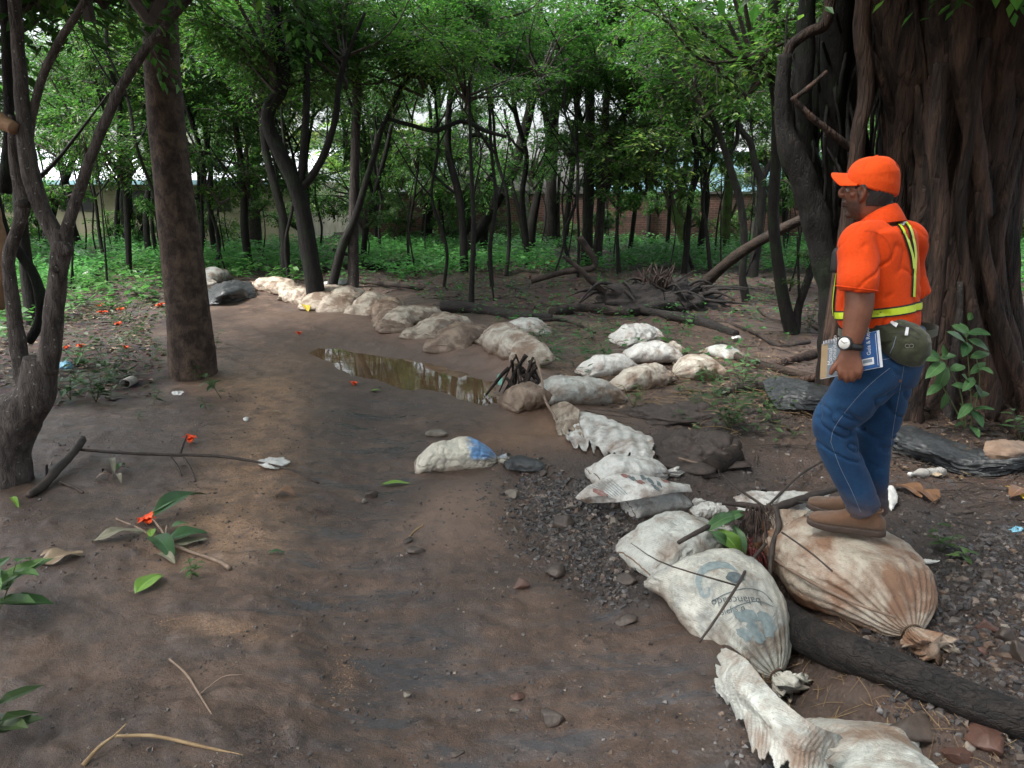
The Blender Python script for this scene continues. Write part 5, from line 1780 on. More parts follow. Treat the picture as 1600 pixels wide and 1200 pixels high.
    # folds of slack cloth: sharp valleys running across the sack, deeper towards its ends and sides
    endw = 0.45 + 0.75 * np.exp(-np.minimum(T_, 1 - T_) / .16)
    fq = fbm(T_ * 7.5 + seed, np.cos(TH) * 1.1 + T_ * 2.0, np.sin(TH) * 1.1, oct=3, seed=seed + 29)
    fold_ = -np.exp(-np.abs(fq) * 9.0) * fold * endw + fold * .35 * fq
    dsp = (lf * body + fold_ + cr * (0.5 + 0.5 * body))
    px_ = px_ + s_[0] * nx * dsp
    py_ = py_ + s_[1] * nx * dsp
    pz_ = pz_ + nz * dsp
    V = np.stack([px_, py_, pz_], -1).reshape(-1, 3)
    org = np.array([(a[0] + b[0]) / 2, (a[1] + b[1]) / 2, float(g0.mean())])
    F_ = grid_faces(nt_, nth).tolist()
    F_.append(list(range(nth))[::-1])
    F_.append([(nt_ - 1) * nth + i for i in range(nth)])
    mb = MB()
    mb.add(V, F_)
    has_tie = tied
    T = thing(name, org, label, cat, group)
    o = mb.build('sack_body', mat, T)
    me = o.data
    hg = np.clip((pz_ - (zc - 0.3 * H)[:, None]) / (0.8 * H), 0, 1).ravel()
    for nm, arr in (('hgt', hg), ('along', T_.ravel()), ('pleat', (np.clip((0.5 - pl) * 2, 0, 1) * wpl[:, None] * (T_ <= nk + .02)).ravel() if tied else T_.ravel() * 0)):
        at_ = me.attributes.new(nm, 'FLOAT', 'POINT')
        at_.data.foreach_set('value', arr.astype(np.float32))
    if tied:     # the string round the neck
        j = int(nk * (nt_ - 1))
        cc = np.array([cxl[j], cyl[j], zc[j]])
        rn = 0.5 * max(W * pw[j], H * ph[j]) * 0.92
        ang = np.linspace(0, 2 * math.pi, 18)
        ring = [cc + np.array([s_[0], s_[1], 0]) * math.cos(q) * (0.5 * W * pw[j] + .003) + np.array([0, 0, 1.0]) * math.sin(q) * (0.5 * H * ph[j] + .003) for q in ang]
        mbt = MB()
        tube(mbt, ring, [0.004] * 18, seg=5, n=40, caps=False)
        mbt.build('tie', M_cord, T)
    if not tied or True:  # stitched hem at the seam end
        j = 2
        e = np.array([[px_[j, i], py_[j, i], pz_[j, i]] for i in range(0, nth // 2 + 1, 3)])
        mbt = MB()
        tube(mbt, e, [0.0035] * len(e), seg=4, n=len(e) * 2, caps=False)
        mbt.build('hem', mat, T)
    return T, o


def drape(label, rows, mat, name='torn_sack', wr=0.006, res=(50, 60), thick=0.004, seed=0, cat='torn sack', group=None, parent=None, fringe=0, pleat=0.0, npl=12, ragged=0.0, oval=False, ulines=0.0):
    """a limp sheet: rows of (px, py, height above ground); smooth through all of them, wrinkled, with thickness"""
    nr, nc = len(rows), len(rows[0])
    P = np.array([[G(x, y, h) for x, y, h in r] for r in rows])
    n, m = res
    Q = np.stack([catmull(P[i], m) for i in range(nr)])           # nr x m x 3
    S = np.stack([catmull(Q[:, j], n) for j in range(m)], 1)      # n x m x 3
    du = np.gradient(S, axis=0)
    dv = np.gradient(S, axis=1)
    N = np.cross(du, dv)
    N /= np.linalg.norm(N, axis=2)[..., None] + 1e-9
    N = np.where(N[..., 2:3] < 0, -N, N)
    uu, vv = np.meshgrid(np.linspace(0, 1, n), np.linspace(0, 1, m), indexing='ij')
    w = wr * (crinkle(S[..., 0], S[..., 1], S[..., 2], seed, 8) + .8 * crinkle(S[..., 0], S[..., 1], S[..., 2], seed + 5, 20)) + wr * 1.5 * fbm(S[..., 0] * 5, S[..., 1] * 5, seed=seed, oct=2)
    if pleat:
        w = w + pleat * np.cos(vv * npl * 6.28 + 2 * fbm(uu * 2, vv * 3, seed=seed + 2, oct=2)) * (0.3 + 0.7 * uu)
    if ulines:
        w = w + ulines * np.cos(uu * 9 * 6.28 + 3.5 * fbm(uu * 1.5, vv * 5, seed=seed + 6, oct=3)) + ulines * fbm(uu * 16, vv * 4, seed=seed + 7, oct=2)
    S = S + N * w[..., None]
    gz = height(S[..., 0], S[..., 1]) + 0.004
    S[..., 2] = np.maximum(S[..., 2], gz)
    V = np.concatenate([S.reshape(-1, 3), (S - N * thick).reshape(-1, 3)])
    Fc = grid_faces(n, m, wrap=False)
    keep = np.ones(len(Fc), bool)
    if ragged:
        fu = uu[:-1, :-1].ravel()
        fv = vv[:-1, :-1].ravel()
        edge = 1 - fu
        nn = 0.5 + 0.5 * vnoise(fv * 26, fv * 0 + fu * 1.5, seed=seed + 3)
        keep = ~((edge < ragged * nn))
        ed2 = np.minimum(fv, 1 - fv)
        keep &= ~(ed2 < 0.05 * (0.5 + 0.5 * vnoise(fu * 14, fu * 0 + 3, seed=seed + 4)))
    if oval:
        fu = uu[:-1, :-1].ravel(); fv = vv[:-1, :-1].ravel()
        aa = np.arctan2(fu - .5, fv - .5)
        keep = np.hypot(fu - .5, fv - .5) < .42 + .06 * vnoise(np.cos(aa) * 2.2, np.sin(aa) * 2.2, seed=seed + 8)
    Fk = Fc[keep]
    allF = [list(q) for q in Fk] + [[q[3] + n * m, q[2] + n * m, q[1] + n * m, q[0] + n * m] for q in Fk]
    from collections import Counter
    cnt = Counter()
    for q in Fk:
        for e in ((q[0], q[1]), (q[1], q[2]), (q[2], q[3]), (q[3], q[0])):
            cnt[(min(e), max(e))] += 1
    for q in Fk:
        for e in ((q[0], q[1]), (q[1], q[2]), (q[2], q[3]), (q[3], q[0])):
            if cnt[(min(e), max(e))] == 1:
                allF.append([e[1], e[0], e[0] + n * m, e[1] + n * m])
    mb = MB()
    mb.add(V, allF)
    o = mb.build(name, mat, parent, loc=S.reshape(-1, 3).mean(0) * [1, 1, 1] if parent is None else None)
    me = o.data
    for nm, arr in (('hgt', np.full(n * m * 2, .8)), ('along', np.tile(uu.ravel(), 2)), ('pleat', np.tile(np.clip(-w / max(wr, 1e-4) * .3, 0, 1).ravel(), 2))):
        at_ = me.attributes.new(nm, 'FLOAT', 'POINT')
        at_.data.foreach_set('value', np.asarray(arr, np.float32))
    if parent is None: tag(o, label, cat, group)
    return o


HI = (110, 150)
MID = (60, 80)
LO = (34, 40)
BIG_T, BIG_O = sack('largest sack, stained orange-brown, tied at its lower right, under the man\'s feet', (1236, 842), (1462, 1034), 0.62, 0.32, M_SB, seed=3, res=HI, pleats=24, pamp=.19, ruff=.13, neck=.12, lump=.07, sink=.05)
PR_T, PR_O = sack('off-white sack with a grey printed emblem and lettering, tied with a knot', (1062, 902), (1240, 1092), 0.50, 0.25, M_SP, seed=8, res=HI, pleats=20, pamp=.17, ruff=.13, neck=.10, lump=.06, sink=.02)
sack('crumpled greyish-white sack tucked behind the printed one', (988, 890), (1150, 835), 0.37, 0.19, M_SG, seed=12, res=HI, pleats=18, pamp=.10, lump=.12, wr=.007, sink=.12)
sack('small white striped-looking sack with a tied end under the flat printed one', (974, 800), (1098, 790), 0.26, 0.17, M_SW, seed=14, res=MID, pleats=16, pamp=.12, lump=.12, wr=.006)
sack('small white twisted scrap of sack at the edge of the debris heap', (1078, 806), (1136, 798), 0.10, 0.08, M_SW, seed=15, res=MID, pleats=10, pamp=.12, lump=.1, both=True, tied=False)
sack('slack white sack just behind the flat printed one', (922, 752), (1062, 742), 0.30, 0.17, M_SW, seed=16, res=MID, pleats=16, pamp=.14, lump=.12, wr=.007)
sack('white sack filled tight at the bottom edge of the picture, right', (1325, 1150), (1480, 1390), 0.40, 0.26, M_SG, tied=False, both=True, seed=18, res=HI, lump=.06, sink=.0)
sack('white and blue sack lying alone in the mud', (648, 730), (795, 722), 0.28, 0.22, M_SBL, seed=20, res=HI, pleats=18, pamp=.12, ruff=.12, lump=.14, sink=.12, fold=.022, wr=.006)
sack('wide white sack leading the middle pile, dark stain on its front', (836, 628), (966, 622), 0.36, 0.27, M_SG, tied=False, both=True, seed=22, res=MID, lump=.08)
sack('white sack with a peaked left end behind the wide one', (906, 588), (996, 575), 0.36, 0.27, M_SW, tied=False, both=True, seed=24, res=MID, lump=.12, tip=-.05)
sack('beige sack tilted right between two white ones', (958, 608), (1050, 594), 0.34, 0.24, M_SD, seed=26, res=MID, lump=.18, wr=.009, tied=False, both=True)
sack('long white sack at the middle of the pile', (972, 565), (1066, 565), 0.40, 0.26, M_SW, tied=False, both=True, seed=28, res=MID, lump=.1, sink=0)
sack('dirty beige sack at the right end of the pile', (1128, 585), (1042, 590), 0.38, 0.30, M_SD, seed=30, res=MID, lump=.08, tied=True, pleats=14, pamp=.1, ruff=.1)
sack('rounded white sack farthest back in the pile', (962, 538), (1032, 532), 0.44, 0.30, M_SW, seed=32, res=MID, lump=.24, wr=.016, sink=.18, tied=False, both=True)
sack('low white sack between the farthest and the long one', (1008, 556), (1072, 552), 0.36, 0.22, M_SD, seed=34, res=MID, lump=.24, wr=.016, sink=.18, tied=False, both=True)
sack('grey torn sack half covered in twigs right of the pile', (1106, 550), (1154, 562), 0.30, 0.14, M_SG, seed=36, res=LO, lump=.15, tied=False, both=True)
sack('beige sack standing out pale at the right end of the muddy row', (764, 535), (838, 572), 0.44, 0.32, M_SD, fold=.022, seed=38, res=MID, lump=.18, wr=.009, tied=False, both=True)
sack('greenish white sack behind the pale end of the row', (792, 515), (856, 524), 0.40, 0.24, M_SG, seed=40, res=LO, lump=.1, tied=False, both=True)
sack('brown mud-soaked sack sinking at the pool edge', (790, 640), (850, 622), 0.40, 0.20, M_SMM, seed=42, res=MID, lump=.2, wr=.010, tied=False, both=True)
sack('last brown sack of the row, slanting into the puddle bank', (690, 552), (756, 520), 0.52, 0.22, M_SMM, seed=44, res=MID, lump=.22, wr=.016, sink=.22, tied=False, both=True)
sack('brown sack with a dry pale crown next to the last one', (650, 530), (716, 508), 0.52, 0.24, M_SM, seed=46, res=MID, lump=.24, wr=.016, sink=.18, tied=False, both=True)
sack('muddy sack with torn white folds on top', (604, 515), (680, 496), 0.52, 0.26, M_SM, seed=48, res=MID, lump=.14, wr=.012, tied=False, both=True)
sack('half buried brown sack below the black log', (620, 520), (600, 478), 0.48, 0.24, M_SMM, seed=49, res=MID, lump=.24, wr=.016, sink=.18, tied=False, both=True)
sack('whitish sack with black dirt lines at the middle of the row', (556, 492), (616, 478), 0.54, 0.3, M_SM, seed=50, res=MID, lump=.22, wr=.016, sink=.22, tied=False, both=True)
sack('tan sack standing next to the slanting tree', (520, 488), (560, 466), 0.62, 0.30, M_SM, seed=52, res=MID, lump=.22, wr=.016, sink=.22, tied=False, both=True)
sack('smooth tan sack between two tree trunks', (492, 486), (530, 460), 0.62, 0.32, M_SM, seed=54, res=MID, lump=.06, tied=False, both=True)
sack('grey-white sack right before the crooked black tree', (446, 466), (494, 472), 0.52, 0.28, M_SM, seed=56, res=MID, lump=.22, wr=.016, sink=.22, tied=False, both=True)
sack('white sack at the far left start of the row', (402, 446), (462, 462), 0.56, 0.26, M_SM, seed=58, res=MID, lump=.24, wr=.016, sink=.18, tied=False, both=True)
sack('short grey sack dumped right behind the thick trunk', (318, 448), (350, 436), 0.45, 0.40, M_SG, seed=60, res=LO, lump=.2, tied=False, both=True, group=None)

# empty and torn ones
drape('flat white sack with faded grey print spread over the others', [
    [(900, 778, .05), (925, 757, .13), (965, 742, .17), (1010, 742, .17), (1050, 752, .16), (1078, 758, .13)],
    [(906, 782, .06), (935, 772, .14), (975, 762, .18), (1015, 760, .18), (1050, 762, .16), (1080, 764, .13)],
    [(918, 787, .05), (950, 786, .10), (985, 783, .13), (1018, 777, .14), (1050, 770, .14), (1082, 768, .12)]], M_SW, seed=5, wr=.003, res=(40, 90), name='flat_sack', cat='empty sack')
drape('torn sack with a ragged fringe hanging between printed and bottom sacks', [
    [(1128, 1010, .10), (1165, 1030, .17), (1200, 1072, .17), (1240, 1110, .17), (1280, 1136, .16), (1318, 1150, .14)],
    [(1120, 1030, .09), (1150, 1062, .15), (1180, 1100, .16), (1222, 1140, .15), (1262, 1160, .14), (1305, 1170, .10)],
    [(1116, 1060, .05), (1140, 1090, .08), (1178, 1120, .11), (1215, 1165, .11), (1255, 1190, .10), (1296, 1200, .07)],
    [(1122, 1092, .01), (1148, 1118, .02), (1178, 1185, .05), (1205, 1225, .05), (1245, 1250, .05), (1290, 1250, .03)]], M_SG, seed=9, wr=.002, res=(100, 150), pleat=.0016, npl=30, ragged=.30)
drape('torn white sack half buried in mud, strips of it hanging into the pool', [
    [(866, 644, .03), (905, 642, .07), (945, 652, .08), (985, 670, .08), (1020, 684, .06)],
    [(872, 662, .02), (910, 664, .05), (945, 676, .07), (985, 692, .10), (1024, 700, .09)],
    [(885, 688, .01), (915, 694, .03), (945, 704, .05), (980, 712, .08), (1020, 720, .07)],
    [(890, 704, .00), (918, 716, .01), (945, 728, .03), (975, 738, .05), (1010, 738, .04)]], M_SW, seed=11, wr=.0045, res=(90, 110), pleat=.010, npl=7, ragged=.45)
drape('crumpled wet sack strip trailing into the orange pool', [
    [(858, 636, .04), (884, 628, .10), (905, 640, .10)],
    [(866, 660, .02), (886, 652, .06), (906, 660, .06)],
    [(872, 684, .01), (896, 680, .03), (914, 688, .03)]], M_SM, seed=13, wr=.004, res=(40, 40), ragged=.2, pleat=.005, npl=5)
drape('white plastic sack piece pinned under the sticks of the debris heap', [
    [(1142, 778, .10), (1170, 768, .12), (1215, 768, .14), (1262, 768, .12), (1300, 772, .08)],
    [(1148, 792, .10), (1180, 786, .12), (1220, 786, .15), (1262, 784, .13), (1298, 786, .08)],
    [(1152, 806, .08), (1186, 806, .11), (1222, 806, .14), (1260, 806, .12), (1295, 800, .08)]], M_SW, seed=17, wr=.008, res=(40, 70), ragged=.1)
drape('brown crust sack lying behind the printed one beside the charred log', [
    [(1196, 800, .22), (1230, 796, .24), (1268, 798, .22)],
    [(1190, 830, .18), (1212, 822, .22), (1240, 818, .24)],
    [(1184, 868, .12), (1206, 862, .18), (1222, 858, .22)]], M_SB, seed=19, wr=.008, res=(40, 40))

# print on the tied sack: raised a hair above its cloth
dg = bpy.context.evaluated_depsgraph_get()


def surface_print(target, parent, px_pts, name, mat, proud=0.0022, label=None):
    """flat shapes given as photo-pixel triangles/outlines, laid on the cloth of `target`"""
    me = target.data
    org = wloc(parent)
    vs = [Vector(np.array(v.co) + org) for v in me.vertices]
    bvh = BVHTree.FromPolygons(vs, [list(p.vertices) for p in me.polygons])
    return bvh


M_ink = simple_mat('faded_grey_ink', (0.13, 0.17, 0.18), (0.25, 0.30, 0.30), 40, .6, 0)
M_ink_dark = simple_mat('dark_faded_ink', (0.05, 0.07, 0.08), (0.14, 0.17, 0.18), 60, .6, 0)


def project_mesh(verts_px, faces, bvh, parent, name, mat, proud=.0022):
    """verts_px are photo pixels; each is dropped on the sack where the eye sees it, then lifted off the cloth"""
    o_ = Vector((0, 0, CAM_H))
    V = []
    for x, y in verts_px:
        d = Vector(ray(x, y)).normalized()
        h = bvh.ray_cast(o_, d, 10)
        V.append((np.array(h[0]) + np.array(h[1] if h[1].dot(d) < 0 else -h[1]) * proud) if h[0] is not None else None)
    F_ = [f for f in faces if all(V[i] is not None for i in f)]
    if not F_: return None
    V2 = [v if v is not None else np.zeros(3) for v in V]
    used = sorted({i for f in F_ for i in f})
    mp = {q: i for i, q in enumerate(used)}
    mb = MB()
    mb.add([V2[i] for i in used], [[mp[i] for i in f] for f in F_])
    return mb.build(name, mat, parent, smooth=True)


def band(path, w, n=40):
    """ribbon of width w along a pixel path (w may be a list)"""
    C = catmull(np.array([(x, y, 0) for x, y in path]), n)[:, :2]
    T = np.gradient(C, axis=0)
    T /= np.linalg.norm(T, axis=1)[:, None] + 1e-9
    N = np.stack([-T[:, 1], T[:, 0]], 1)
    w = np.interp(np.linspace(0, 1, n), np.linspace(0, 1, np.size(w)), np.atleast_1d(w))[:, None]
    k = 4
    rows = [C + N * w * (q / k - .5) for q in range(k + 1)]
    V = np.stack(rows, 1).reshape(-1, 2)
    return V, [list(f) for f in grid_faces(n, k + 1, wrap=False)]


def blob(cx, cy, rx, ry, seed, rot=0, n=28, rings=5, rough=.18):
    V, F_ = [(cx, cy)], []
    for r in range(1, rings + 1):
        for i in range(n):
            a = 2 * math.pi * i / n
            k = (1 + rough * float(vnoise(math.cos(a) * 2.6 + seed, math.sin(a) * 2.6, seed=seed))) * r / rings
            x, y = math.cos(a) * rx * k, math.sin(a) * ry * k
            V.append((cx + x * math.cos(rot) - y * math.sin(rot), cy + x * math.sin(rot) + y * math.cos(rot)))
    for i in range(n): F_.append([0, 1 + i, 1 + (i + 1) % n])
    for r in range(rings - 1):
        for i in range(n):
            a, b = 1 + r * n + i, 1 + r * n + (i + 1) % n
            F_.append([a, a + n, b + n, b])
    return V, F_


def text_px(txt, origin, size, angle, curve=0.0, flip=False):
    """lettering as a flat mesh in photo pixels (x right, y down)"""
    cu = bpy.data.curves.new('t', 'FONT')
    cu.body = txt
    cu.size = size
    cu.resolution_u = 3
    ob = bpy.data.objects.new('t', cu)
    COL.objects.link(ob)
    bpy.context.view_layer.update()
    me = ob.evaluated_get(bpy.context.evaluated_depsgraph_get()).to_mesh()
    V = np.array([v.co[:2] for v in me.vertices])
    Fc = [list(p.vertices) for p in me.polygons]
    bpy.data.objects.remove(ob)
    bpy.data.curves.remove(cu)
    if flip:
        w = V[:, 0].max()
        V = np.stack([w - V[:, 0], size * .6 - V[:, 1]], 1)
    x, y = V[:, 0], V[:, 1] + curve * V[:, 0] ** 2
    c, s = math.cos(angle), math.sin(angle)
    return np.stack([origin[0] + x * c + y * s, origin[1] + x * s - y * c], 1), Fc


bvh_pr = surface_print(PR_O, PR_T, None, '', None)
V, F_ = band([(1098, 928), (1091, 910), (1098, 892), (1113, 884), (1135, 884), (1152, 893)], [3, 9, 12, 13, 9, 2])
project_mesh(V, F_, bvh_pr, PR_T, 'print_emblem', M_ink)
V, F_ = band([(1092, 915), (1096, 930), (1106, 930), (1108, 918)], [3, 5, 5, 3], 20)
project_mesh(V, F_, bvh_pr, PR_T, 'print_emblem', M_ink)
V, F_ = blob(1148, 903, 14, 8, 3, .25)
project_mesh(V, F_, bvh_pr, PR_T, 'print_emblem', M_ink_dark)
for q, (bx, by, rx, ry, ro) in enumerate([(1155, 963, 14, 7, .6), (1172, 962, 15, 9, .5), (1162, 990, 13, 9, .5), (1176, 980, 14, 8, .9), (1192, 966, 12, 9, .7), (1200, 980, 10, 14, -.2), (1186, 996, 10, 9, .3)]):
    V, F_ = blob(bx, by, rx, ry, 20 + q, ro, rough=.35)
    project_mesh(V, F_, bvh_pr, PR_T, 'print_leaf_shape', M_ink)
V, F_ = text_px('balanceado', (1113, 948), 17, -.26, -.003, True)
project_mesh(V, F_, bvh_pr, PR_T, 'print_lettering', M_ink_dark)
V, F_ = text_px('Siel s q', (1126, 962), 14, -.30, -.002)
project_mesh(V, F_, bvh_pr, PR_T, 'print_lettering', M_ink_dark)
V, F_ = band([(1112, 940), (1135, 928), (1165, 920), (1190, 925), (1206, 940)], [1.6, 1.6, 1.4, 1.2, 1], 40)
project_mesh(V, F_, bvh_pr, PR_T, 'print_line', M_ink_dark)
V, F_ = band([(1135, 955), (1160, 944), (1185, 940), (1208, 948)], [1.4, 1.4, 1.2, 1], 40)
project_mesh(V, F_, bvh_pr, PR_T, 'print_line', M_ink_dark)

fl_o = [o for o in bpy.data.objects if o.name == 'flat_sack'][0]
bvh_fl = surface_print(fl_o, fl_o, None, '', None)
M_ink_red = simple_mat('rusty_red_ink', (0.14, 0.06, 0.05), (0.26, 0.13, 0.11), 50, .6, 0)
for q in range(8):
    V, F_ = band([(921 + q * 4.6, 760 - q * 1.7), (936 + q * 4.6, 768 - q * 1.0), (950 + q * 4.4, 777 - q * .6)], [1.1, 1.1, 1.1], 16)
    project_mesh(V, F_, bvh_fl, fl_o, 'print_line', M_ink, .003)
V, F_ = blob(938, 770, 13, 4, 5, .35, rough=.3)
project_mesh(V, F_, bvh_fl, fl_o, 'print_patch', M_ink_red, .003)
for q, (x, y) in enumerate([(976, 744), (988, 748), (1004, 746), (1000, 754), (1016, 752), (1030, 757), (1040, 752), (1024, 762)]):
    V, F_ = blob(x, y, 7, 2.6, 40 + q, .3 + .3 * (q % 3), rough=.5, n=14, rings=2)
    project_mesh(V, F_, bvh_fl, fl_o, 'print_patch', M_ink_dark if q % 3 else M_ink_red, .003)
# blue lettering and stains on the lone sack

# ================================================================== THE MAN
_bv = BVHTree.FromPolygons([Vector(np.array(v.co) + wloc(BIG_T)) for v in BIG_O.data.vertices], [list(p.vertices) for p in BIG_O.data.polygons])
_h = _bv.ray_cast(Vector((0, 0, CAM_H)), Vector(ray(1335, 832)).normalized(), 10)[0]
M0 = np.array(_h) if _h is not None else at_depth(1335, 832, 2.95)
_phi = math.atan2(M0[0], M0[1])
MD = np.array([math.sin(_phi), math.cos(_phi), 0.0])      # away from the camera
MR = np.array([math.cos(_phi), -math.sin(_phi), 0.0])     # to the right in the picture
MZ = np.array([0, 0, 1.0])
O_ = np.array([0, 0, CAM_H])


def MP(px, py, w=0.0):
    d = ray(px, py)
    t = (M0 + MD * w - O_).dot(MD) / d.dot(MD)
    return O_ + d * t


MPX = px_size(MP(1350, 500), 1.0)       # metres per photo pixel at the man
print('MAN', M0, 'height', MP(1370, 245)[2] - M0[2], 'mpp', MPX)


def facing(a):
    return -MR * math.cos(R(a)) + MD * math.sin(R(a)), -MD * math.cos(R(a)) - MR * math.sin(R(a))


F_b, L_b = facing(20)
F_h, L_h = facing(15)


def rings(mb, rl, seg=32, cap=True, expo=1.0, mat=0, wrap_n=None):
    """rl: (centre, vector a, vector b); closed loft"""
    th = np.linspace(0, 2 * math.pi, seg, endpoint=False)
    c = np.cos(th); s = np.sin(th)
    if expo != 1:
        c = np.sign(c) * np.abs(c) ** expo
        s = np.sign(s) * np.abs(s) ** expo
    C = np.array([r[0] for r in rl]); A = np.array([r[1] for r in rl]); B = np.array([r[2] for r in rl])
    if wrap_n:
        C, A, B = catmull(C, wrap_n), catmull(A, wrap_n), catmull(B, wrap_n)
    n = len(C)
    V = (C[:, None] + c[None, :, None] * A[:, None] + s[None, :, None] * B[:, None]).reshape(-1, 3)
    Fc = grid_faces(n, seg).tolist()
    if cap:
        Fc.append(list(range(seg))[::-1]); Fc.append([(n - 1) * seg + i for i in range(seg)])
    mb.add(V, Fc, mat)


def ball(mb, c, r, n=14, m=20, sc=(1, 1, 1), ax=None):
    ax = ax if ax is not None else (MR, MD, MZ)
    v = np.linspace(0.01, math.pi - .01, n)
    rings(mb, [(np.asarray(c) + ax[2] * math.cos(q) * r * sc[2], ax[0] * math.sin(q) * r * sc[0], ax[1] * math.sin(q) * r * sc[1]) for q in v], m)


def fuse(mb, voxel, smooth=6, fac=0.5):
    """union of closed shapes as one continuous skin (numpy verts, faces)"""
    me = mb.mesh('tmp', [], smooth=True)
    bm_ = bmesh.new(); bm_.from_mesh(me)
    bmesh.ops.recalc_face_normals(bm_, faces=bm_.faces)
    bm_.to_mesh(me); bm_.free()
    ob = bpy.data.objects.new('tmp', me)
    COL.objects.link(ob)
    m = ob.modifiers.new('r', 'REMESH'); m.mode = 'VOXEL'; m.voxel_size = voxel
    if smooth:
        s = ob.modifiers.new('s', 'SMOOTH'); s.factor = fac; s.iterations = smooth
    bpy.context.view_layer.update()
    ev = ob.evaluated_get(bpy.context.evaluated_depsgraph_get())
    m2 = ev.to_mesh()
    V = np.array([v.co for v in m2.vertices]); Fc = [list(p.vertices) for p in m2.polygons]
    Nn = np.array([v.normal for v in m2.vertices])
    bpy.data.objects.remove(ob)
    return V, Fc, Nn


def put(name, V, Fc, mat, parent):
    mb = MB(); mb.add(V, Fc)
    return mb.build(name, mat, parent)


def attr_set(o, nm, arr):
    a = o.data.attributes.new(nm, 'FLOAT', 'POINT')
    a.data.foreach_set('value', np.asarray(arr, np.float32))


def bvh_of(V, Fc):
    return BVHTree.FromPolygons([Vector(v) for v in V], Fc)


MAN = thing('person', M0, 'man in orange cap, orange polo and blue jeans standing on a sack with a book', 'person')


def skin_mat():
    m, nt, out = new_mat('brown_skin')
    k = NT(nt)
    v = k.coord('Object')
    c = k.ramp(k.noise(v, 22, 4), [(0.3, (0.150, 0.058, 0.034)), (0.7, (0.215, 0.088, 0.052))])
    b = k.attr('beard')
    c = k.mix(k.val('MULTIPLY', b, k.ramp(k.noise(v, 160, 3, .7), [(0.25, 0.55), (0.6, 1.0)])), c, (0.022, 0.014, 0.012))
    k.principled(out, c, 0.5, k.bump(k.noise(v, 240, 3), 0.001, 0.35), Specular_IOR_Level=0.4, Subsurface_Weight=0.06, Subsurface_Radius=(0.01, .004, .002))
    return m


def cloth_mat(name, c0, c1, rough=.85, scale=5, fine=420, sheen=.2, dirt=None):
    m, nt, out = new_mat(name)
    k = NT(nt)
    v = k.coord('Object')
    c = k.ramp(k.noise(v, scale, 5, .6), [(.3, c0), (.7, c1)])
    if dirt:
        sp = k.n('ShaderNodeSeparateXYZ'); k.l(v, sp.inputs[0])
        dz_ = k.ramp(k.val('SUBTRACT', sp.outputs[2], k.val('MULTIPLY', k.noise(v, 14, 5, .7), dirt)), [(0.0, .85), (dirt, 0.0)])
        c = k.mix(dz_, c, (0.10, .065, .045))
    c = k.mix(k.ramp(k.noise(v, 90, 4, .8), [(.3, .28), (.55, 0.0)]), c, tuple(x * .45 for x in c0))
    b = k.bump(k.noise(v, fine, 2, .6), .0008, .5, k.bump(k.noise(v, 26, 4, .6, 1.2), .004, .35))
    k.principled(out, c, rough, b, Specular_IOR_Level=.2, Sheen_Weight=sheen)
    return m


M_skin = skin_mat()
M_orange = cloth_mat('orange_polo_cloth', (0.60, 0.050, 0.004), (0.72, 0.068, 0.006), sheen=.05)
M_cap = cloth_mat('orange_cap_cloth', (0.64, 0.060, 0.005), (0.76, 0.080, 0.008), fine=600, sheen=.05)
M_denim = cloth_mat('blue_denim', (0.007, 0.030, 0.085), (0.016, 0.060, 0.140), scale=9, fine=500, sheen=.08, dirt=.16)
M_stitch = simple_mat('pale_stitching', (0.12, 0.16, 0.22), (0.20, 0.24, 0.30), 50, .8, 0)
M_olive = cloth_mat('olive_canvas', (0.030, 0.034, 0.020), (0.055, 0.060, 0.036), scale=12)
M_suede = cloth_mat('brown_suede', (0.125, 0.062, 0.034), (0.20, 0.105, 0.060), scale=16, dirt=.09)
M_sole = simple_mat('dark_brown_sole', (0.030, 0.018, 0.014), (0.06, 0.038, 0.028), 20, .7, .3)
M_black = simple_mat('black_webbing', (0.010, 0.010, 0.011), (0.022, 0.022, 0.024), 30, .7, .3)
M_lime = simple_mat('lime_reflective_tape', (0.52, 0.66, 0.02), (0.62, 0.78, 0.04), 30, .4, 0)
M_silver = simple_mat('silver_reflector', (0.45, 0.47, 0.50), (0.62, 0.64, 0.68), 60, .3, 0)
M_rubber = simple_mat('black_rubber', (0.010, 0.010, 0.012), (0.018, 0.018, 0.020), 40, .45, 0)
M_dial = simple_mat('white_dial', (0.62, 0.62, 0.60), (0.74, 0.74, 0.72), 40, .3, 0)
M_hair = simple_mat('black_hair', (0.006, 0.005, 0.005), (0.014, 0.012, 0.011), 120, .7, .6, bscale=300)
M_page = simple_mat('white_pages', (0.62, 0.66, 0.70), (0.78, 0.80, 0.82), 30, .7, 0)
M_blue = simple_mat('blue_cover', (0.008, 0.055, 0.20), (0.018, 0.10, 0.30), 12, .3, 0)
M_teal = simple_mat('teal_cover_shade', (0.03, 0.13, 0.20), (0.07, 0.20, 0.28), 12, .3, 0)
M_tan = simple_mat('sandy_cover', (0.34, 0.24, 0.13), (0.50, 0.38, 0.24), 14, .35, 0)
M_greyc = simple_mat('grey_cover', (0.14, 0.19, 0.24), (0.26, 0.32, 0.38), 9, .35, 0)
M_white = simple_mat('white_print', (0.7, 0.72, 0.75), (0.8, 0.82, 0.85), 30, .4, 0)

# ---- body: head, neck, torso, arms and hands, legs in one skin
B = MB()


def head_ring(y, xf, xb, hw, lift=0):
    a, b = MP(xf, y), MP(xb, y)
    c = (a + b) / 2
    h = np.linalg.norm(a - b) / 2
    return (c, F_h * h, L_h * hw)


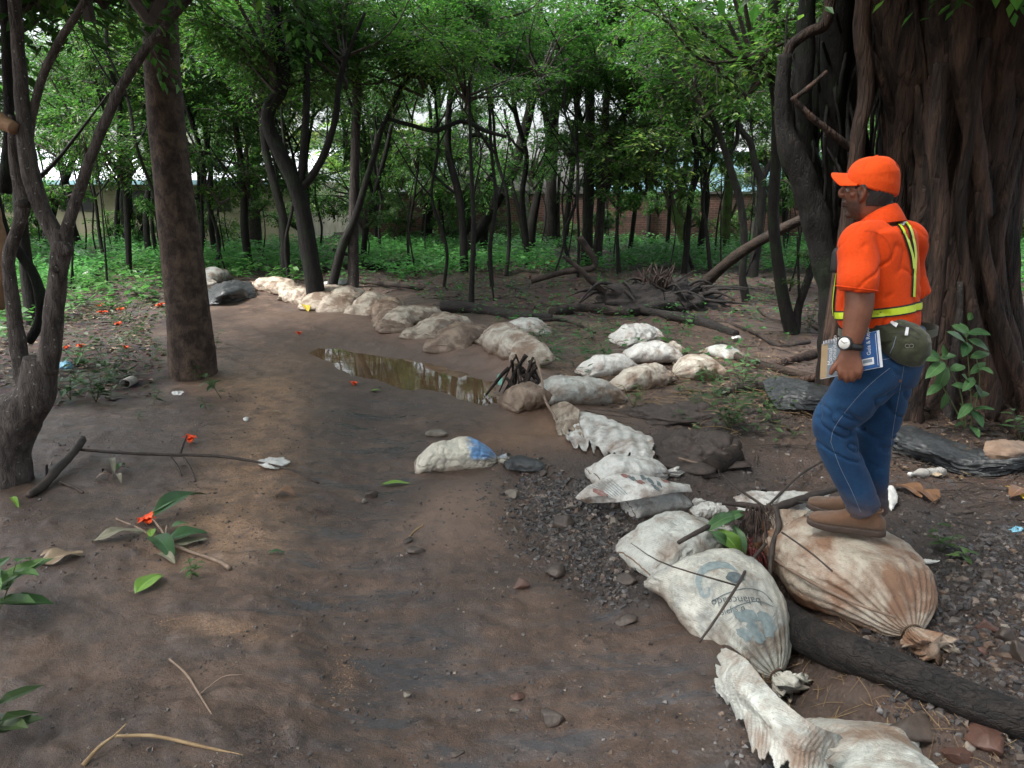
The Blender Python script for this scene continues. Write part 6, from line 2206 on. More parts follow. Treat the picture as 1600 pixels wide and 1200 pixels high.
HR = [(250, 1355, 1380, .026), (255, 1344, 1388, .046), (264, 1333, 1394, .062), (275, 1325, 1398, .072), (287, 1319, 1402, .078), (295, 1322, 1400, .077),
      (305, 1321, 1397, .075), (315, 1321, 1392, .071), (325, 1322, 1387, .065), (334, 1325, 1382, .057), (341, 1331, 1376, .045), (346, 1340, 1370, .030)]
rings(B, [head_ring(*q) for q in HR], 40, expo=.96)
rings(B, [(MP(1372, 316), F_b * .050, L_b * .055), (MP(1374, 335), F_b * .056, L_b * .060), (MP(1375, 352), F_b * .064, L_b * .075), (MP(1376, 368), F_b * .075, L_b * .11)], 28)
# nose, brows, lips, chin, cheek
tube(B, [MP(1323, 287), MP(1318, 294), MP(1313.5, 301), MP(1316, 306), MP(1323, 307)], [.007, .009, .0115, .011, .006], seg=12, n=20)
for s in (-1, 1):
    ball(B, MP(1319, 304) + L_h * s * .011, .0085)
    tube(B, [MP(1321, 289) + L_h * s * .008, MP(1322, 287) + L_h * s * .03, MP(1331, 289) + L_h * s * .052], [.007, .008, .006], seg=8, n=12)
    tube(B, [MP(1336, 303) + L_h * s * .050, MP(1345, 304) + L_h * s * .062], [.014, .012], seg=10, n=6)
tube(B, [MP(1322, 316.5) - L_h * .022, MP(1317, 316.5), MP(1322, 316.5) + L_h * .022], [.004, .0062, .004], seg=8, n=14)
tube(B, [MP(1323, 321.5) - L_h * .020, MP(1318.5, 321.5), MP(1323, 321.5) + L_h * .020], [.004, .0066, .004], seg=8, n=14)
ball(B, MP(1327, 336), .018, sc=(1, 1.3, .8))
# ears
for s in (-1, 1):
    e = MP(1356, 303) + L_h * s * .078
    fx, up = F_h, MZ
    pts = [e + fx * .010 + up * -.002, e + fx * .012 + up * .018, e + fx * .000 + up * .030 + L_h * s * .006, e - fx * .014 + up * .020 + L_h * s * .012, e - fx * .014 + up * .000 + L_h * s * .010,
           e - fx * .006 - up * .018 + L_h * s * .004, e + fx * .006 - up * .028]
    tube(B, pts, [.006, .006, .0065, .007, .0065, .007, .007], seg=8, n=30)
    rings(B, [(e - L_h * s * .01, F_h * .014, MZ * .022), (e + L_h * s * .003, F_h * .010, MZ * .018)], 14)
# torso
TR = [(350, 1378, .075, .09), (364, 1378, .085, .15), (385, 1378, .10, .155), (420, 1376, .115, .15), (460, 1376, .125, .145), (500, 1376, .125, .14), (540, 1385, .12, .14), (580, 1385, .11, .13)]
rings(B, [(MP(x, y), F_b * a, L_b * b) for y, x, a, b in TR], 32, expo=.9)
# near arm
SH, EL, WR = MP(1366, 376) + L_b * .17, MP(1343, 470, -.235), MP(1330, 541, -.262)
tube(B, [MP(1372, 372, -.08), SH, (SH + EL) / 2 + MR * .004, EL, EL * .62 + WR * .38 + MR * .002, WR * .82 + EL * .18, WR], [.050, .052, .053, .053, .050, .039, .033], seg=18, n=50)
# far arm: elbow behind, forearm hidden in front of the belly
S2, E2, W2 = MP(1392, 378) - L_b * .16, MP(1422, 462, .24), MP(1370, 490, .30)
tube(B, [MP(1380, 372, .08), S2, (S2 + E2) / 2, E2, (E2 + W2) / 2, W2], [.048, .048, .050, .046, .042, .030], seg=16, n=40)
far_hand = []
hd = (W2 - E2); hd /= np.linalg.norm(hd)
rings(B, [(W2, MD * .017, MZ * .030), (W2 + hd * .05, MD * .016, MZ * .042), (W2 + hd * .095, MD * .013, MZ * .042)], 16)
for i in range(4):
    o = W2 + hd * .085 + MZ * (.030 - .020 * i)
    tube(B, [o, o + hd * .04, o + hd * .07 - MD * .012, o + hd * .085 - MD * .03], [.0095, .009, .0085, .007], seg=8, n=16)
tube(B, [W2 + hd * .02 + MZ * .028, W2 + hd * .05 + MZ * .055 - MD * .01, W2 + hd * .085 + MZ * .06 - MD * .018], [.012, .011, .009], seg=8, n=12)
# near hand: back of the hand to the camera, fingers hooked under the book
HW = -.266
rings(B, [(MP(1329, 540, HW + .004), MR * .034, MD * .022), (MP(1328, 552, HW), MR * .037, MD * .020), (MP(1327, 563, HW - .004), MR * .046, MD * .018), (MP(1327.5, 573, HW - .006), MR * .050, MD * .016),
          (MP(1328, 580, HW - .004), MR * .048, MD * .014)], 22, expo=.85)
for i, (x0, y1, L_) in enumerate([(1313.5, 591, 0), (1323, 595, 1), (1332.5, 594, 2), (1341.5, 589, 3)]):
    xo = x0 - (1.5 - i) * .6
    tube(B, [MP(x0, 571, HW - .006), MP(x0 - .3, 579, HW - .012), MP(xo, y1 - 5, HW - .010), MP(xo, y1, HW + .006), MP(xo, y1 - 1, HW + .026), MP(xo, y1 - 6, HW + .040)],
         [.0105, .0108, .0100, .0095, .009, .0075], seg=10, n=30)
tube(B, [MP(1315, 560, HW + .002), MP(1307, 569, HW - .006), MP(1301, 577, HW - .010), MP(1297.5, 586, HW - .008)], [.014, .0125, .0112, .0088], seg=10, n=22)
# legs inside the jeans
HN, KN, AN = MP(1388, 575, -.09), MP(1304, 662, -.10), MP(1360, 800, -.03)
HF, KF, AF = MP(1388, 575, .08), MP(1362, 680, .11), MP(1366, 788, .15)
tube(B, [HN, (HN + KN) / 2, KN, (KN + AN) / 2, AN], [.080, .072, .050, .046, .036], seg=16, n=40)
tube(B, [HF, (HF + KF) / 2, KF, (KF + AF) / 2, AF], [.075, .068, .048, .044, .036], seg=16, n=40)
V, Fc, Nn = fuse(B, .0048, 5, .45)
# cut what no one can see? keep it whole: one body
body = put('body', V, Fc, M_skin, MAN)
pxf = (V - MP(1340, 320)) @ F_h
zz = V[:, 2]
zy = lambda y: MP(1340, y)[2]
side = np.abs((V - MP(1362, 300)) @ L_h)
jaw = sstep(zy(308), zy(314), zz) * 0
jl = 1 - sstep(zy(316), zy(310), zz)
frontness = (V - MP(1352, 320)) @ F_h
bd = (1 - sstep(zy(318), zy(309), zz)) * sstep(-.012, .008, frontness) * sstep(zy(356), zy(345), zz)
must = np.exp(-((zz - zy(312)) / .005) ** 2) * sstep(.06, .075, (V - MP(1352, 320)) @ F_h)
side_b = (1 - sstep(zy(300), zy(296), zz)) * np.exp(-((frontness - .004) / .012) ** 2) * sstep(zy(350), zy(340), zz)
lips = np.exp(-((zz - zy(319)) / .006) ** 2) * sstep(.083, .09, (V - MP(1352, 320)) @ F_h)
attr_set(body, 'beard', np.clip((np.maximum(np.maximum(bd, must), side_b) * .92 - lips), 0, 1) * (zz > zy(360)))
# hair: a shell over the back and side of the head
hv = (((V - MP(1356, 300)) @ F_h) < -.016 + 0.0) & (zz > zy(322)) & (zz < zy(268)) & (side < .2)
hv |= (zz > zy(300)) & (zz < zy(268)) & (((V - MP(1344, 300)) @ F_h) < .0) & (zz > zy(296))
capn = np.cross(MP(1331, 280) - MP(1398, 304), L_h); capn /= np.linalg.norm(capn); capn *= np.sign(capn[2])
hv &= ((V - MP(1365, 292)) @ capn) < .004
hv &= ~((np.linalg.norm((V - (MP(1356, 303) + L_h * .085)) * 1.0, axis=1) < .026) | (np.linalg.norm(V - (MP(1356, 303) - L_h * .085), axis=1) < .026))
idx = -np.ones(len(V), int); used = np.where(hv)[0]; idx[used] = np.arange(len(used))
hf = [[int(idx[i]) for i in f] for f in Fc if all(hv[i] for i in f)]
hnv = V[used] + Nn[used] * (.0035 + .0012 * fbm(V[used][:, 0] * 180, V[used][:, 1] * 180, V[used][:, 2] * 180, oct=2)[:, None])
put('hair', hnv, hf, M_hair, MAN)
# eyes
M_eye = simple_mat('eye_white', (0.20, 0.17, 0.15), (0.26, 0.22, 0.20), 20, .2, 0)
M_iris = simple_mat('dark_iris', (0.012, 0.007, 0.005), (0.02, 0.012, 0.008), 20, .1, 0)
for s in (-1, 1):
    mb = MB(); c = MP(1330, 296.5) + L_h * s * .031
    ball(mb, c, .0115); e = mb.build('eye', M_eye, MAN)
    mb = MB(); ball(mb, c + F_h * .0085, .0062); mb.build('iris', M_iris, e)
    mb = MB()
    tube(mb, [c + F_h * .013 - L_h * .013 + MZ * .0105, c + F_h * .016 + MZ * .0145, c + F_h * .010 + L_h * s * .016 + MZ * .011], [.0018, .0026, .0016], seg=6, n=10)
    mb.build('eyebrow', M_hair, MAN)

# ---- polo shirt
S = MB()
TS = [(352, 1379, .088, .115), (360, 1377, .112, .180), (372, 1377, .118, .182), (390, 1376, .124, .182), (420, 1374, .136, .172), (452, 1372, .146, .164), (480, 1371, .152, .160), (497, 1371, .152, .160), (508, 1373, .144, .160), (513, 1374, .136, .157)]
rings(S, [(MP(x, y), F_b * a, L_b * b) for y, x, a, b in TS], 48, expo=.88)
Sh = MP(1368, 374) + L_b * .165
tube(S, [MP(1376, 366, -.07), Sh, Sh * .5 + MP(1341, 452, -.24) * .5, MP(1339.5, 440, -.240), MP(1338, 455, -.243)], [.058, .068, .073, .073, .071], seg=26, n=44)
tube(S, [MP(1384, 368, .07), MP(1398, 376) - L_b * .165, MP(1416, 415, .21), MP(1427, 462, .245)], [.058, .066, .068, .068], seg=22, n=30)
Vs, Fs, Ns = fuse(S, .0065, 5, .5)
# folds: deeper around the waist and the armpit, pulling diagonally
zrel = (Vs[:, 2] - zy(508)) / (zy(360) - zy(508))
sx = (Vs - MP(1375, 430)) @ MR
sz_ = Vs[:, 2]
fold = .5 - 2.0 * np.exp(-np.abs(fbm(sx * 5 + sz_ * 5, sz_ * 8 - sx * 9, Vs @ MD * 6, oct=2, seed=70)) * 13) + .45 * fbm(sx * 7 + sz_ * 3, sz_ * 12 - sx * 8, Vs @ MD * 5, oct=2, seed=75)
fold2 = fbm(sx * 9, sz_ * 26, Vs @ MD * 9, oct=2, seed=71)
amt_ = .0022 + .0050 * np.exp(-((zrel - .05) / .22) ** 2) + .004 * np.exp(-(((Vs - MP(1362, 440, -.2)) ** 2).sum(1)) / .02)
Vs = Vs + Ns * (amt_ * fold + .002 * fold2 * np.exp(-((zrel - .05) / .2) ** 2))[:, None]
shirt = put('polo_shirt', Vs, Fs, M_orange, MAN)
bvh_s = bvh_of(Vs, Fs)
# sleeve hem stitch and shoulder seam
for hemy, cpt, rad_ in ((0, MP(1338.2, 450.5, -.242), .0755),):
    axd = MP(1338, 455, -.243) - MP(1344, 425, -.235); axd /= np.linalg.norm(axd)
    n1 = np.cross(axd, MR); n1 /= np.linalg.norm(n1); n2 = np.cross(axd, n1)
    mb = MB()
    tube(mb, [cpt + (n1 * math.cos(q) + n2 * math.sin(q)) * rad_ for q in np.linspace(0, 2 * math.pi, 24)], [.0022] * 24, seg=5, n=60, caps=False)
    mb.build('sleeve_hem', M_orange, shirt)
V_, F_q = band([(1350, 361), (1366, 363), (1382, 372), (1391, 390), (1393, 412)], [1.0, 1.2, 1.0], 30)
project_mesh(V_, F_q, bvh_s, shirt, 'shoulder_seam', simple_mat('seam_shade', (0.42, 0.034, 0.003), (0.5, 0.045, 0.004), 20, .9, 0), .002)
# collar: a stand-and-fall ring
mb = MB()
n = 40
top, bot, out_ = [], [], []
for i in range(n):
    q = 2 * math.pi * i / n
    f, l = math.cos(q), math.sin(q)
    tz = lambda yf, yb: yf + (yb - yf) * (0.5 - 0.5 * f)
    ct_ = MP(1375, tz(343, 317)) + F_b * f * .058 + L_b * l * .066
    cb_ = MP(1376, tz(358, 343)) + F_b * f * .092 + L_b * l * .108
    ci_ = MP(1375, tz(352, 340)) + F_b * f * .060 + L_b * l * .068
    top.append(ct_); bot.append(cb_); out_.append(ci_)
Vc = np.array(out_ + top + [t_ * .93 + b_ * .07 + MZ * .003 for t_, b_ in zip(top, bot)] + [(t_ * .5 + b_ * .5) + MZ * .006 for t_, b_ in zip(top, bot)] + bot + [b_ - MZ * .003 for b_ in bot] + [c_ * .5 + b_ * .5 - MZ * .002 for c_, b_ in zip(out_, bot)])
rows_ = 7
Fcl = []
for r_ in range(rows_):
    for i in range(n):
        a, b = r_ * n + i, r_ * n + (i + 1) % n
        c2, d2 = ((r_ + 1) % rows_) * n + (i + 1) % n, ((r_ + 1) % rows_) * n + i
        Fcl.append([a, b, c2, d2])
mb.add(Vc, Fcl)
mb.build('collar', M_orange, MAN)

# ---- jeans
J = MB()
rings(J, [(MP(1385, 508), F_b * .135, L_b * .160), (MP(1384, 530), F_b * .142, L_b * .165), (MP(1382, 555), F_b * .145, L_b * .168), (MP(1379, 580), F_b * .135, L_b * .160), (MP(1382, 600), F_b * .11, L_b * .14)], 36, expo=.9)
tube(J, [MP(1380, 560, -.08), MP(1358, 590, -.10), MP(1328, 628, -.105), MP(1303, 662, -.10), MP(1312, 705, -.09), MP(1334, 755, -.06), MP(1352, 797, -.035)], [.104, .108, .098, .083, .077, .071, .068], seg=26, n=70)
tube(J, [MP(1386, 560, .075), MP(1380, 610, .09), MP(1370, 660, .11), MP(1363, 700, .12), MP(1362, 745, .13), MP(1364, 800, .145)], [.104, .104, .088, .076, .068, .062], seg=24, n=60)
Vj, Fj, Nj = fuse(J, .0065, 4, .5)
jr = (Vj - MP(1350, 660)) @ MR
jz = Vj[:, 2]
near_leg = ((Vj - MP(1350, 660)) @ MD) < .03
kx = np.exp(-((jz - zy(668)) / .11) ** 2)
cuff = np.exp(-((jz - zy(792)) / .06) ** 2)
hipf = np.exp(-(((jr - .02) ** 2 + (jz - zy(600)) ** 2) / .015))
fj = .5 - 1.9 * np.exp(-np.abs(fbm(jr * 5 - jz * 2, jz * 12 + jr * 6, Vj @ MD * 4, oct=2, seed=72)) * 10)
fc2 = fbm(jr * 5, jz * 30, Vj @ MD * 5, oct=2, seed=73)
fh = fbm(jr * 12 + jz * 12, (jz - jr) * 4, Vj @ MD * 3, oct=2, seed=74)
Vj = Vj + Nj * ((.003 + .008 * kx + .004 * hipf) * fj + .004 * cuff * fc2 + .006 * hipf * fh)[:, None]
jeans = put('jeans', Vj, Fj, M_denim, MAN)
bvh_j = bvh_of(Vj, Fj)
for pth in ([(1390, 575), (1360, 600), (1330, 632), (1304, 668), (1298, 690)], [(1298, 690), (1312, 728), (1330, 765), (1345, 800)], [(1352, 556), (1378, 562), (1402, 556)], [(1414, 560), (1404, 620), (1394, 680), (1390, 750)]):
    V_, F_q = band(pth, [.7, .7, .7], 40)
    project_mesh(V_, F_q, bvh_j, jeans, 'stitch_line', M_stitch, .0015)

# ---- shoes (local: x to the toe, y to the side, z up)


def shoe(origin, fwd, name='shoe'):
    f = fwd / np.linalg.norm(fwd)
    l = np.cross(MZ, f)
    P = lambda x, y, z: origin + f * x + l * y + MZ * z
    mb = MB()
    sec = [(-.012, .020, .045, .030), (.010, .033, .070, .050), (.045, .037, .098, .066), (.085, .038, .100, .068), (.120, .038, .088, .060), (.155, .042, .068, .048), (.195, .046, .055, .036), (.235, .046, .045, .028), (.268, .038, .036, .022), (.288, .022, .028, .016)]
    rings(mb, [(P(x, 0, .022 + h * .42), l * w, MZ * h * .52 + f * (0 if x < .1 else .006)) for x, w, h, _ in sec], 28, expo=.80, wrap_n=34)
    tube(mb, [P(.058, 0, .07), P(.050, 0, .105), P(.048, 0, .118)], [.040, .041, .041], seg=22, n=12)
    Vh, Fh, Nh = fuse(mb, .0042, 5, .5)
    cr_ = (1 - 2 * np.abs(fbm((Vh - origin) @ f * 22, (Vh - origin) @ MZ * 14, (Vh - origin) @ l * 10, oct=3, seed=80)))
    Vh = Vh + Nh * (.0016 * cr_)[:, None]
    sh = put(name, Vh, Fh, M_suede, MAN)
    mb = MB()
    ol = [(-.016, .022), (.0, .036), (.05, .042), (.10, .041), (.15, .044), (.20, .050), (.245, .050), (.28, .038), (.297, .018)]
    ptsL = [(x, w) for x, w in ol] + [(x, -w) for x, w in ol[::-1]]
    c_ = catmull(np.array([(x, y, 0) for x, y in ptsL + [ptsL[0]]]), 60)[:-1]
    rr_l = []
    for z_, k_ in ((.0, .97), (.004, 1.0), (.022, 1.0), (.027, .97)):
        rr_l.append([P(.14 + (x - .14) * k_, y * k_, z_ + (.010 * max(0, (x - .2) / .1) if z_ < .01 else .006 * max(0, (x - .2) / .1))) for x, y, _ in c_])
    m_ = len(c_)
    Vv = np.array(rr_l).reshape(-1, 3)
    Ff = grid_faces(4, m_).tolist() + [list(range(m_))[::-1], [3 * m_ + i for i in range(m_)]]
    mb.add(Vv, Ff)
    mb.build('sole', M_sole, sh)
    mb = MB()
    for i in range(5):
        x = .100 + i * .018
        z = .108 - i * .0105
        sg = -1 if i % 2 else 1
        tube(mb, [P(x - .004 * sg, -.024, z - .008), P(x, 0, z + .004), P(x + .008 * sg, .024, z - .008)], [.0022] * 3, seg=6, n=10)
    tube(mb, [P(.10, .0, .112), P(.085, .028, .118), P(.10, .035, .095)], [.002] * 3, seg=6, n=14)
    tube(mb, [P(.10, .0, .112), P(.12, .030, .100), P(.13, .038, .080)], [.002] * 3, seg=6, n=14)
    mb.build('laces', M_sole, sh)
    mb = MB()
    tube(mb, [P(.048 + .043 * math.cos(q), .043 * math.sin(q), .112) for q in np.linspace(0, 2 * math.pi, 20)], [.004] * 20, seg=6, n=50, caps=False)
    mb.build('collar_edge', M_suede, sh)


toe_dir = -MR * .985 - MD * .10
shoe(MP(1377, 832, -.03) - MZ * .010, toe_dir)
far_sole = MP(1350, 800, .16)
shoe(np.array([*(MP(1370, 790, .19)[:2]), M0[2] - .012]), -MR * .97 + MD * .12)

# ---- cap
mb = MB()
fb = (MP(1326, 281) - MP(1402, 305)) / 2
bc = (MP(1326, 281) + MP(1402, 305)) / 2
tc = MP(1370, 244)
rl = []
for i in range(13):
    s = i / 12
    ang = s * math.pi / 2
    h = math.sin(ang)
    k = (1 - h ** 2.5) ** (1 / 2.5) if i < 12 else .02
    ctr = bc + (tc - bc) * h
    fv = fb * (1 - h) + F_h * np.linalg.norm(fb) * 1.04 * h
    rl.append((ctr, fv * max(k, .03) * (1.0 + .04 * math.sin(ang * 2)), L_h * .090 * max(k, .03)))
rings(mb, rl, 48, expo=.97, wrap_n=26)
capo = mb.build('cap', M_cap, MAN)
me = capo.data
co = np.array([v.co for v in me.vertices])
nn = np.array([v.normal for v in me.vertices])
co = co + nn * (.0022 * (1 - 2 * np.abs(fbm(co[:, 0] * 14, co[:, 1] * 14, co[:, 2] * 22, oct=3, seed=81))))[:, None]
me.vertices.foreach_set('co', co.ravel())
for q in range(6):        # panel seams
    a = 2 * math.pi * q / 6 + .3
    pts = [r[0] + r[1] * math.cos(a) * 1.005 + r[2] * math.sin(a) * 1.005 for r in rl[:-1]]
    mb = MB(); tube(mb, pts, [.0012] * len(pts), seg=5, n=30, caps=False); mb.build('panel_seam', M_cap, capo)
mb = MB(); ball(mb, tc + MZ * .001, .006, sc=(1, 1, .6)); mb.build('top_button', M_cap, capo)
mb = MB()
nu, nv = 14, 26
Vb = []
base_c, tip = MP(1338, 271), MP(1301.5, 268)
for i in range(nu):
    u = i / (nu - 1)
    for j in range(nv):
        v = -1 + 2 * j / (nv - 1)
        wv = .082 * (1 - .08 * u)
        ln = np.linalg.norm(tip - base_c) * (1 - .55 * abs(v) ** 3.0)
        back = F_h * (-.035 * v * v * (1 - u * .75))
        p = base_c + back + (tip - base_c) / np.linalg.norm(tip - base_c) * ln * u + L_h * wv * v - MZ * (.046 * abs(v) ** 2.0) - MZ * .004 * u
        Vb.append(p)
Vb = np.array(Vb)
th_ = MZ * .0035
Fq = grid_faces(nu, nv, wrap=False).tolist()
N_ = nu * nv
Fb2 = Fq + [[q[3] + N_, q[2] + N_, q[1] + N_, q[0] + N_] for q in Fq]
bd_ = [i for i in range(nv)] + [(i + 1) * nv - 1 for i in range(1, nu)] + [N_ - 1 - i for i in range(1, nv)] + [(nu - 1 - i) * nv for i in range(1, nu)]
bd_ = list(dict.fromkeys(bd_))
for i in range(len(bd_)):
    a, b = bd_[i], bd_[(i + 1) % len(bd_)]
    Fb2.append([a, a + N_, b + N_, b])
mb.add(np.vstack([Vb, Vb - th_]), Fb2)
mb.build('brim', M_cap, capo)
mb = MB()
tube(mb, [MP(1389, 302) - L_h * -.055, MP(1397, 305) + L_h * .02, MP(1397, 305) - L_h * .02, MP(1389, 302) - L_h * .055], [.004, .006, .006, .004], seg=8, n=20)
mb.build('strap', M_cap, capo)

# ---- reflective harness
TC = lambda y: MP(1374, y)


def belt_ring(y0, y1, half, proud, mat, name, parent, n=90):
    """band right round the trunk of the man, following the shirt"""
    rowsV = []
    for k in (-1, -.33, .33, 1):
        row = []
        for i in range(n):
            q = 2 * math.pi * i / n
            dr = F_b * math.cos(q) + L_b * math.sin(q)
            yy = y0 + (y1 - y0) * (0.5 + 0.5 * math.cos(q)) + k * half
            c = TC(yy)
            h = bvh_s.ray_cast(Vector(c + dr * .5), Vector(-dr), 0.5)
            rad = .17
            if h[0] is not None: rad = (np.array(h[0]) - c).dot(dr)
            rad = min(rad, .158 + .05 * abs(math.sin(q)) + .012)
            row.append(c + dr * (rad + proud))
        rowsV.append(row)
    V = np.array(rowsV).reshape(-1, 3)
    mb = MB(); mb.add(V, grid_faces(4, n).tolist())
    inner = V.copy()
    return mb.build(name, mat, parent)


hb = belt_ring(473, 497, 7.4, .004, M_black, 'harness_belt', MAN)
belt_ring(473, 497, 5.0, .0065, M_lime, 'lime_tape', hb)


def strap(path, w, name='harness_strap'):
    V_, F_q = band(path, [w * 1.55], 50)
    s_ = project_mesh(V_, F_q, bvh_s, MAN, name, M_black, .0045)
    V_, F_q = band(path, [w * .85], 50)
    if s_ is not None: project_mesh(V_, F_q, bvh_s, s_, 'lime_tape', M_lime, .0075)
    return s_


s1 = strap([(1364, 339), (1378, 337), (1392, 341), (1404, 352), (1413, 368), (1420, 388), (1424, 404), (1425.5, 420)], 4.2)
s2 = strap([(1404, 339), (1413, 346), (1421, 360), (1426, 380), (1428, 398), (1427.5, 415), (1426.5, 440), (1425.5, 464)], 4.2)
V_, F_q = band([(1399, 340), (1406, 346), (1413, 352)], [9, 12, 9], 14)
project_mesh(V_, F_q, bvh_s, s1, 'silver_patch', M_silver, .009)
# front straps and radio pocket, built on the front of the chest
for s in (-1, 1):
    pts = []
    for y in (352, 362, 380, 400, 425, 450, 480, 496):
        c = TC(y)
        dr = F_b * math.cos(.62) + L_b * s * math.sin(.62)
        h = bvh_s.ray_cast(Vector(c + dr * .5), Vector(-dr), .5)
        p = np.array(h[0]) if h[0] is not None else c + dr * .15
        pts.append(p + dr * .005)
    mb = MB()
    C_ = catmull(pts, 40)
    sd_ = L_b * math.cos(.62) * s - F_b * math.sin(.62)
    Vv = np.concatenate([C_ - sd_ * .014, C_ + sd_ * .014, C_ + sd_ * .014 + F_b * .003, C_ - sd_ * .014 + F_b * .003])
    mb.add(Vv, [[i, i + 1, 41 + i - 0, 40 + i] for i in range(39)] + [[80 + i, 81 + i, 121 + i, 120 + i] for i in range(39)])
    fs = mb.build('harness_strap', M_black, MAN)
    mb = MB()
    C2 = C_ + F_b * .004 + L_b * s * .003
    mb.add(np.concatenate([C2 - sd_ * .008, C2 + sd_ * .008]), [[i, i + 1, 41 + i, 40 + i] for i in range(39)])
    mb.build('lime_tape', M_lime, fs)
mb = MB()
rc_ = MP(1309, 408, -.04)
rings(mb, [(rc_ - MZ * .045, F_b * .016, L_b * .028), (rc_ - MZ * .03, F_b * .020, L_b * .030), (rc_ + MZ * .03, F_b * .020, L_b * .030), (rc_ + MZ * .05, F_b * .013, L_b * .024)], 20, expo=.5)
mb.build('chest_pouch', M_black, MAN)
mb = MB()
tube(mb, [rc_ + MZ * .05, MP(1316, 384, -.03), MP(1324, 366, -.02)], [.004, .004, .004], seg=6, n=16)
mb.build('neck_cord', M_black, MAN)

# ---- watch
wrist_ax = WR - EL; wrist_ax /= np.linalg.norm(wrist_ax)
wc = MP(1329.5, 541, -.264)
n1 = np.cross(wrist_ax, MD); n1 /= np.linalg.norm(n1)
n2 = np.cross(n1, wrist_ax)
mb = MB()
ringp = [wc + n1 * math.cos(q) * .0405 + n2 * math.sin(q) * .031 for q in np.linspace(0, 2 * math.pi, 36)]
C_ = np.array(ringp)
Vw = []
for p in ringp:
    o_ = (p - wc) / np.linalg.norm(p - wc)
    for a, b in ((-.013, 0), (.013, 0), (.013, .0045), (-.013, .0045)):
        Vw.append(p + wrist_ax * a + o_ * b)
mb.add(Vw, grid_faces(36, 4).tolist())
wt = mb.build('watch_strap', M_rubber, MAN)
fn = -MD * .93 - MR * .30 + MZ * .18; fn /= np.linalg.norm(fn)
cc = MP(1325.5, 537, -.264) + fn * .036
rx_ = np.cross(MZ, fn); rx_ /= np.linalg.norm(rx_); ry_ = np.cross(fn, rx_)
mb = MB()
rings(mb, [(cc - fn * .008, rx_ * .026, ry_ * .026), (cc, rx_ * .028, ry_ * .028), (cc + fn * .006, rx_ * .028, ry_ * .028), (cc + fn * .010, rx_ * .024, ry_ * .024), (cc + fn * .007, rx_ * .0215, ry_ * .0215)], 32)
case = mb.build('watch_case', M_rubber, wt)
mb = MB()
rings(mb, [(cc + fn * .0075, rx_ * .0215, ry_ * .0215), (cc + fn * .0092, rx_ * .0208, ry_ * .0208)], 32)
dial = mb.build('watch_dial', M_dial, wt)
for a0, l0 in ((.35, .013), (2.6, .016)):
    mb = MB()
    d_ = rx_ * math.cos(a0) + ry_ * math.sin(a0)
    tube(mb, [cc + fn * .0105, cc + fn * .0105 + d_ * l0], [.0011, .0008], seg=5, n=4)
    mb.build('watch_hand', M_rubber, wt)

# ---- the waist pack (its own thing)
wpc = MP(1400, 531, -.145)
WP = thing('waist_pack', wpc, 'olive green canvas waist pack worn on the man\'s left hip', 'waist pack')
mb = MB()
pf = MR * .97 - MD * .10 - MZ * .10
pl_ = -MD * .97 - MR * .12
secs = [(-.125, .012, .012), (-.105, .030, .024), (-.06, .055, .040), (0, .074, .052), (.05, .078, .055), (.085, .070, .050), (.108, .048, .036), (.118, .02, .016)]
rings(mb, [(wpc + pf * x + MZ * (-.004 - .10 * x * .4), pl_ * d_ * .95, MZ * h * 1.02 - MR * h * .1) for x, h, d_ in secs], 34, expo=.82, wrap_n=44)
Vp, Fp, Np = fuse(mb, .005, 3, .5)
Vp = Vp + Np * (.009 * (1 - 2 * np.abs(fbm((Vp @ pf) * 9, Vp[:, 2] * 16, Vp @ MD * 6, oct=3, seed=83))))[:, None]
wpo = put('pouch', Vp, Fp, M_olive, WP)
bvh_w = bvh_of(Vp, Fp)
V_, F_q = band([(1366, 512), (1390, 508), (1420, 512), (1438, 524)], [1.6] * 4, 40)
zp = project_mesh(V_, F_q, bvh_w, WP, 'zip', M_black, .002)
V_, F_q = band([(1384, 524), (1410, 520), (1436, 530)], [1.4] * 3, 30)
project_mesh(V_, F_q, bvh_w, WP, 'zip', M_black, .002)
for pth in ([(1392, 504), (1402, 509)], [(1417.5, 512), (1416, 524)]):
    V_, F_q = band(pth, [4.2, 5.0], 8)
    project_mesh(V_, F_q, bvh_w, WP, 'zip_pull', M_silver, .005)
V_, F_q = band([(1400, 526), (1396, 540), (1391, 552)], [1.2] * 3, 20)
project_mesh(V_, F_q, bvh_w, WP, 'piping', M_stitch, .002)
for cx_ in (1417.8, 1424.2):
    V_, F_q = band([(cx_ + 3.4 * math.cos(q), 540 + 2.8 * math.sin(q)) for q in np.linspace(0, 2 * math.pi, 14)], [1.0], 40)
    project_mesh(V_, F_q, bvh_w, WP, 'ring_mark', simple_mat('grey_mark', (.2, .2, .18), (.3, .3, .27), 20, .5, 0), .003)
mb = MB()
n = 60
rowsV = []
for k in (-1, 1):
    for i in range(n):
        q = 2 * math.pi * i / n
        dr = F_b * math.cos(q) * .178 + L_b * math.sin(q) * .205
        rowsV.append(MP(1386, 516) + dr + MZ * (k * .016 - .012 * math.cos(q)))
mb.add(rowsV, grid_faces(2, n).tolist())
mb.build('belt', M_olive, WP)

# ---- the book
bw = HW + .022
bk = [MP(1284, 538, bw), MP(1371, 517, bw), MP(1376.5, 574, bw), MP(1281, 593, bw)]
bn = np.cross(bk[1] - bk[0], bk[3] - bk[0]); bn /= np.linalg.norm(bn)
if bn.dot(MD) < 0: bn = -bn
BK = thing('book', bk[3], 'ring-bound book with a blue and sand coloured cover held in the man\'s hand', 'book')


def bq(u, v, d=0.0):
    return (bk[0] * (1 - u) + bk[1] * u) * (1 - v) + (bk[3] * (1 - u) + bk[2] * u) * v + bn * d


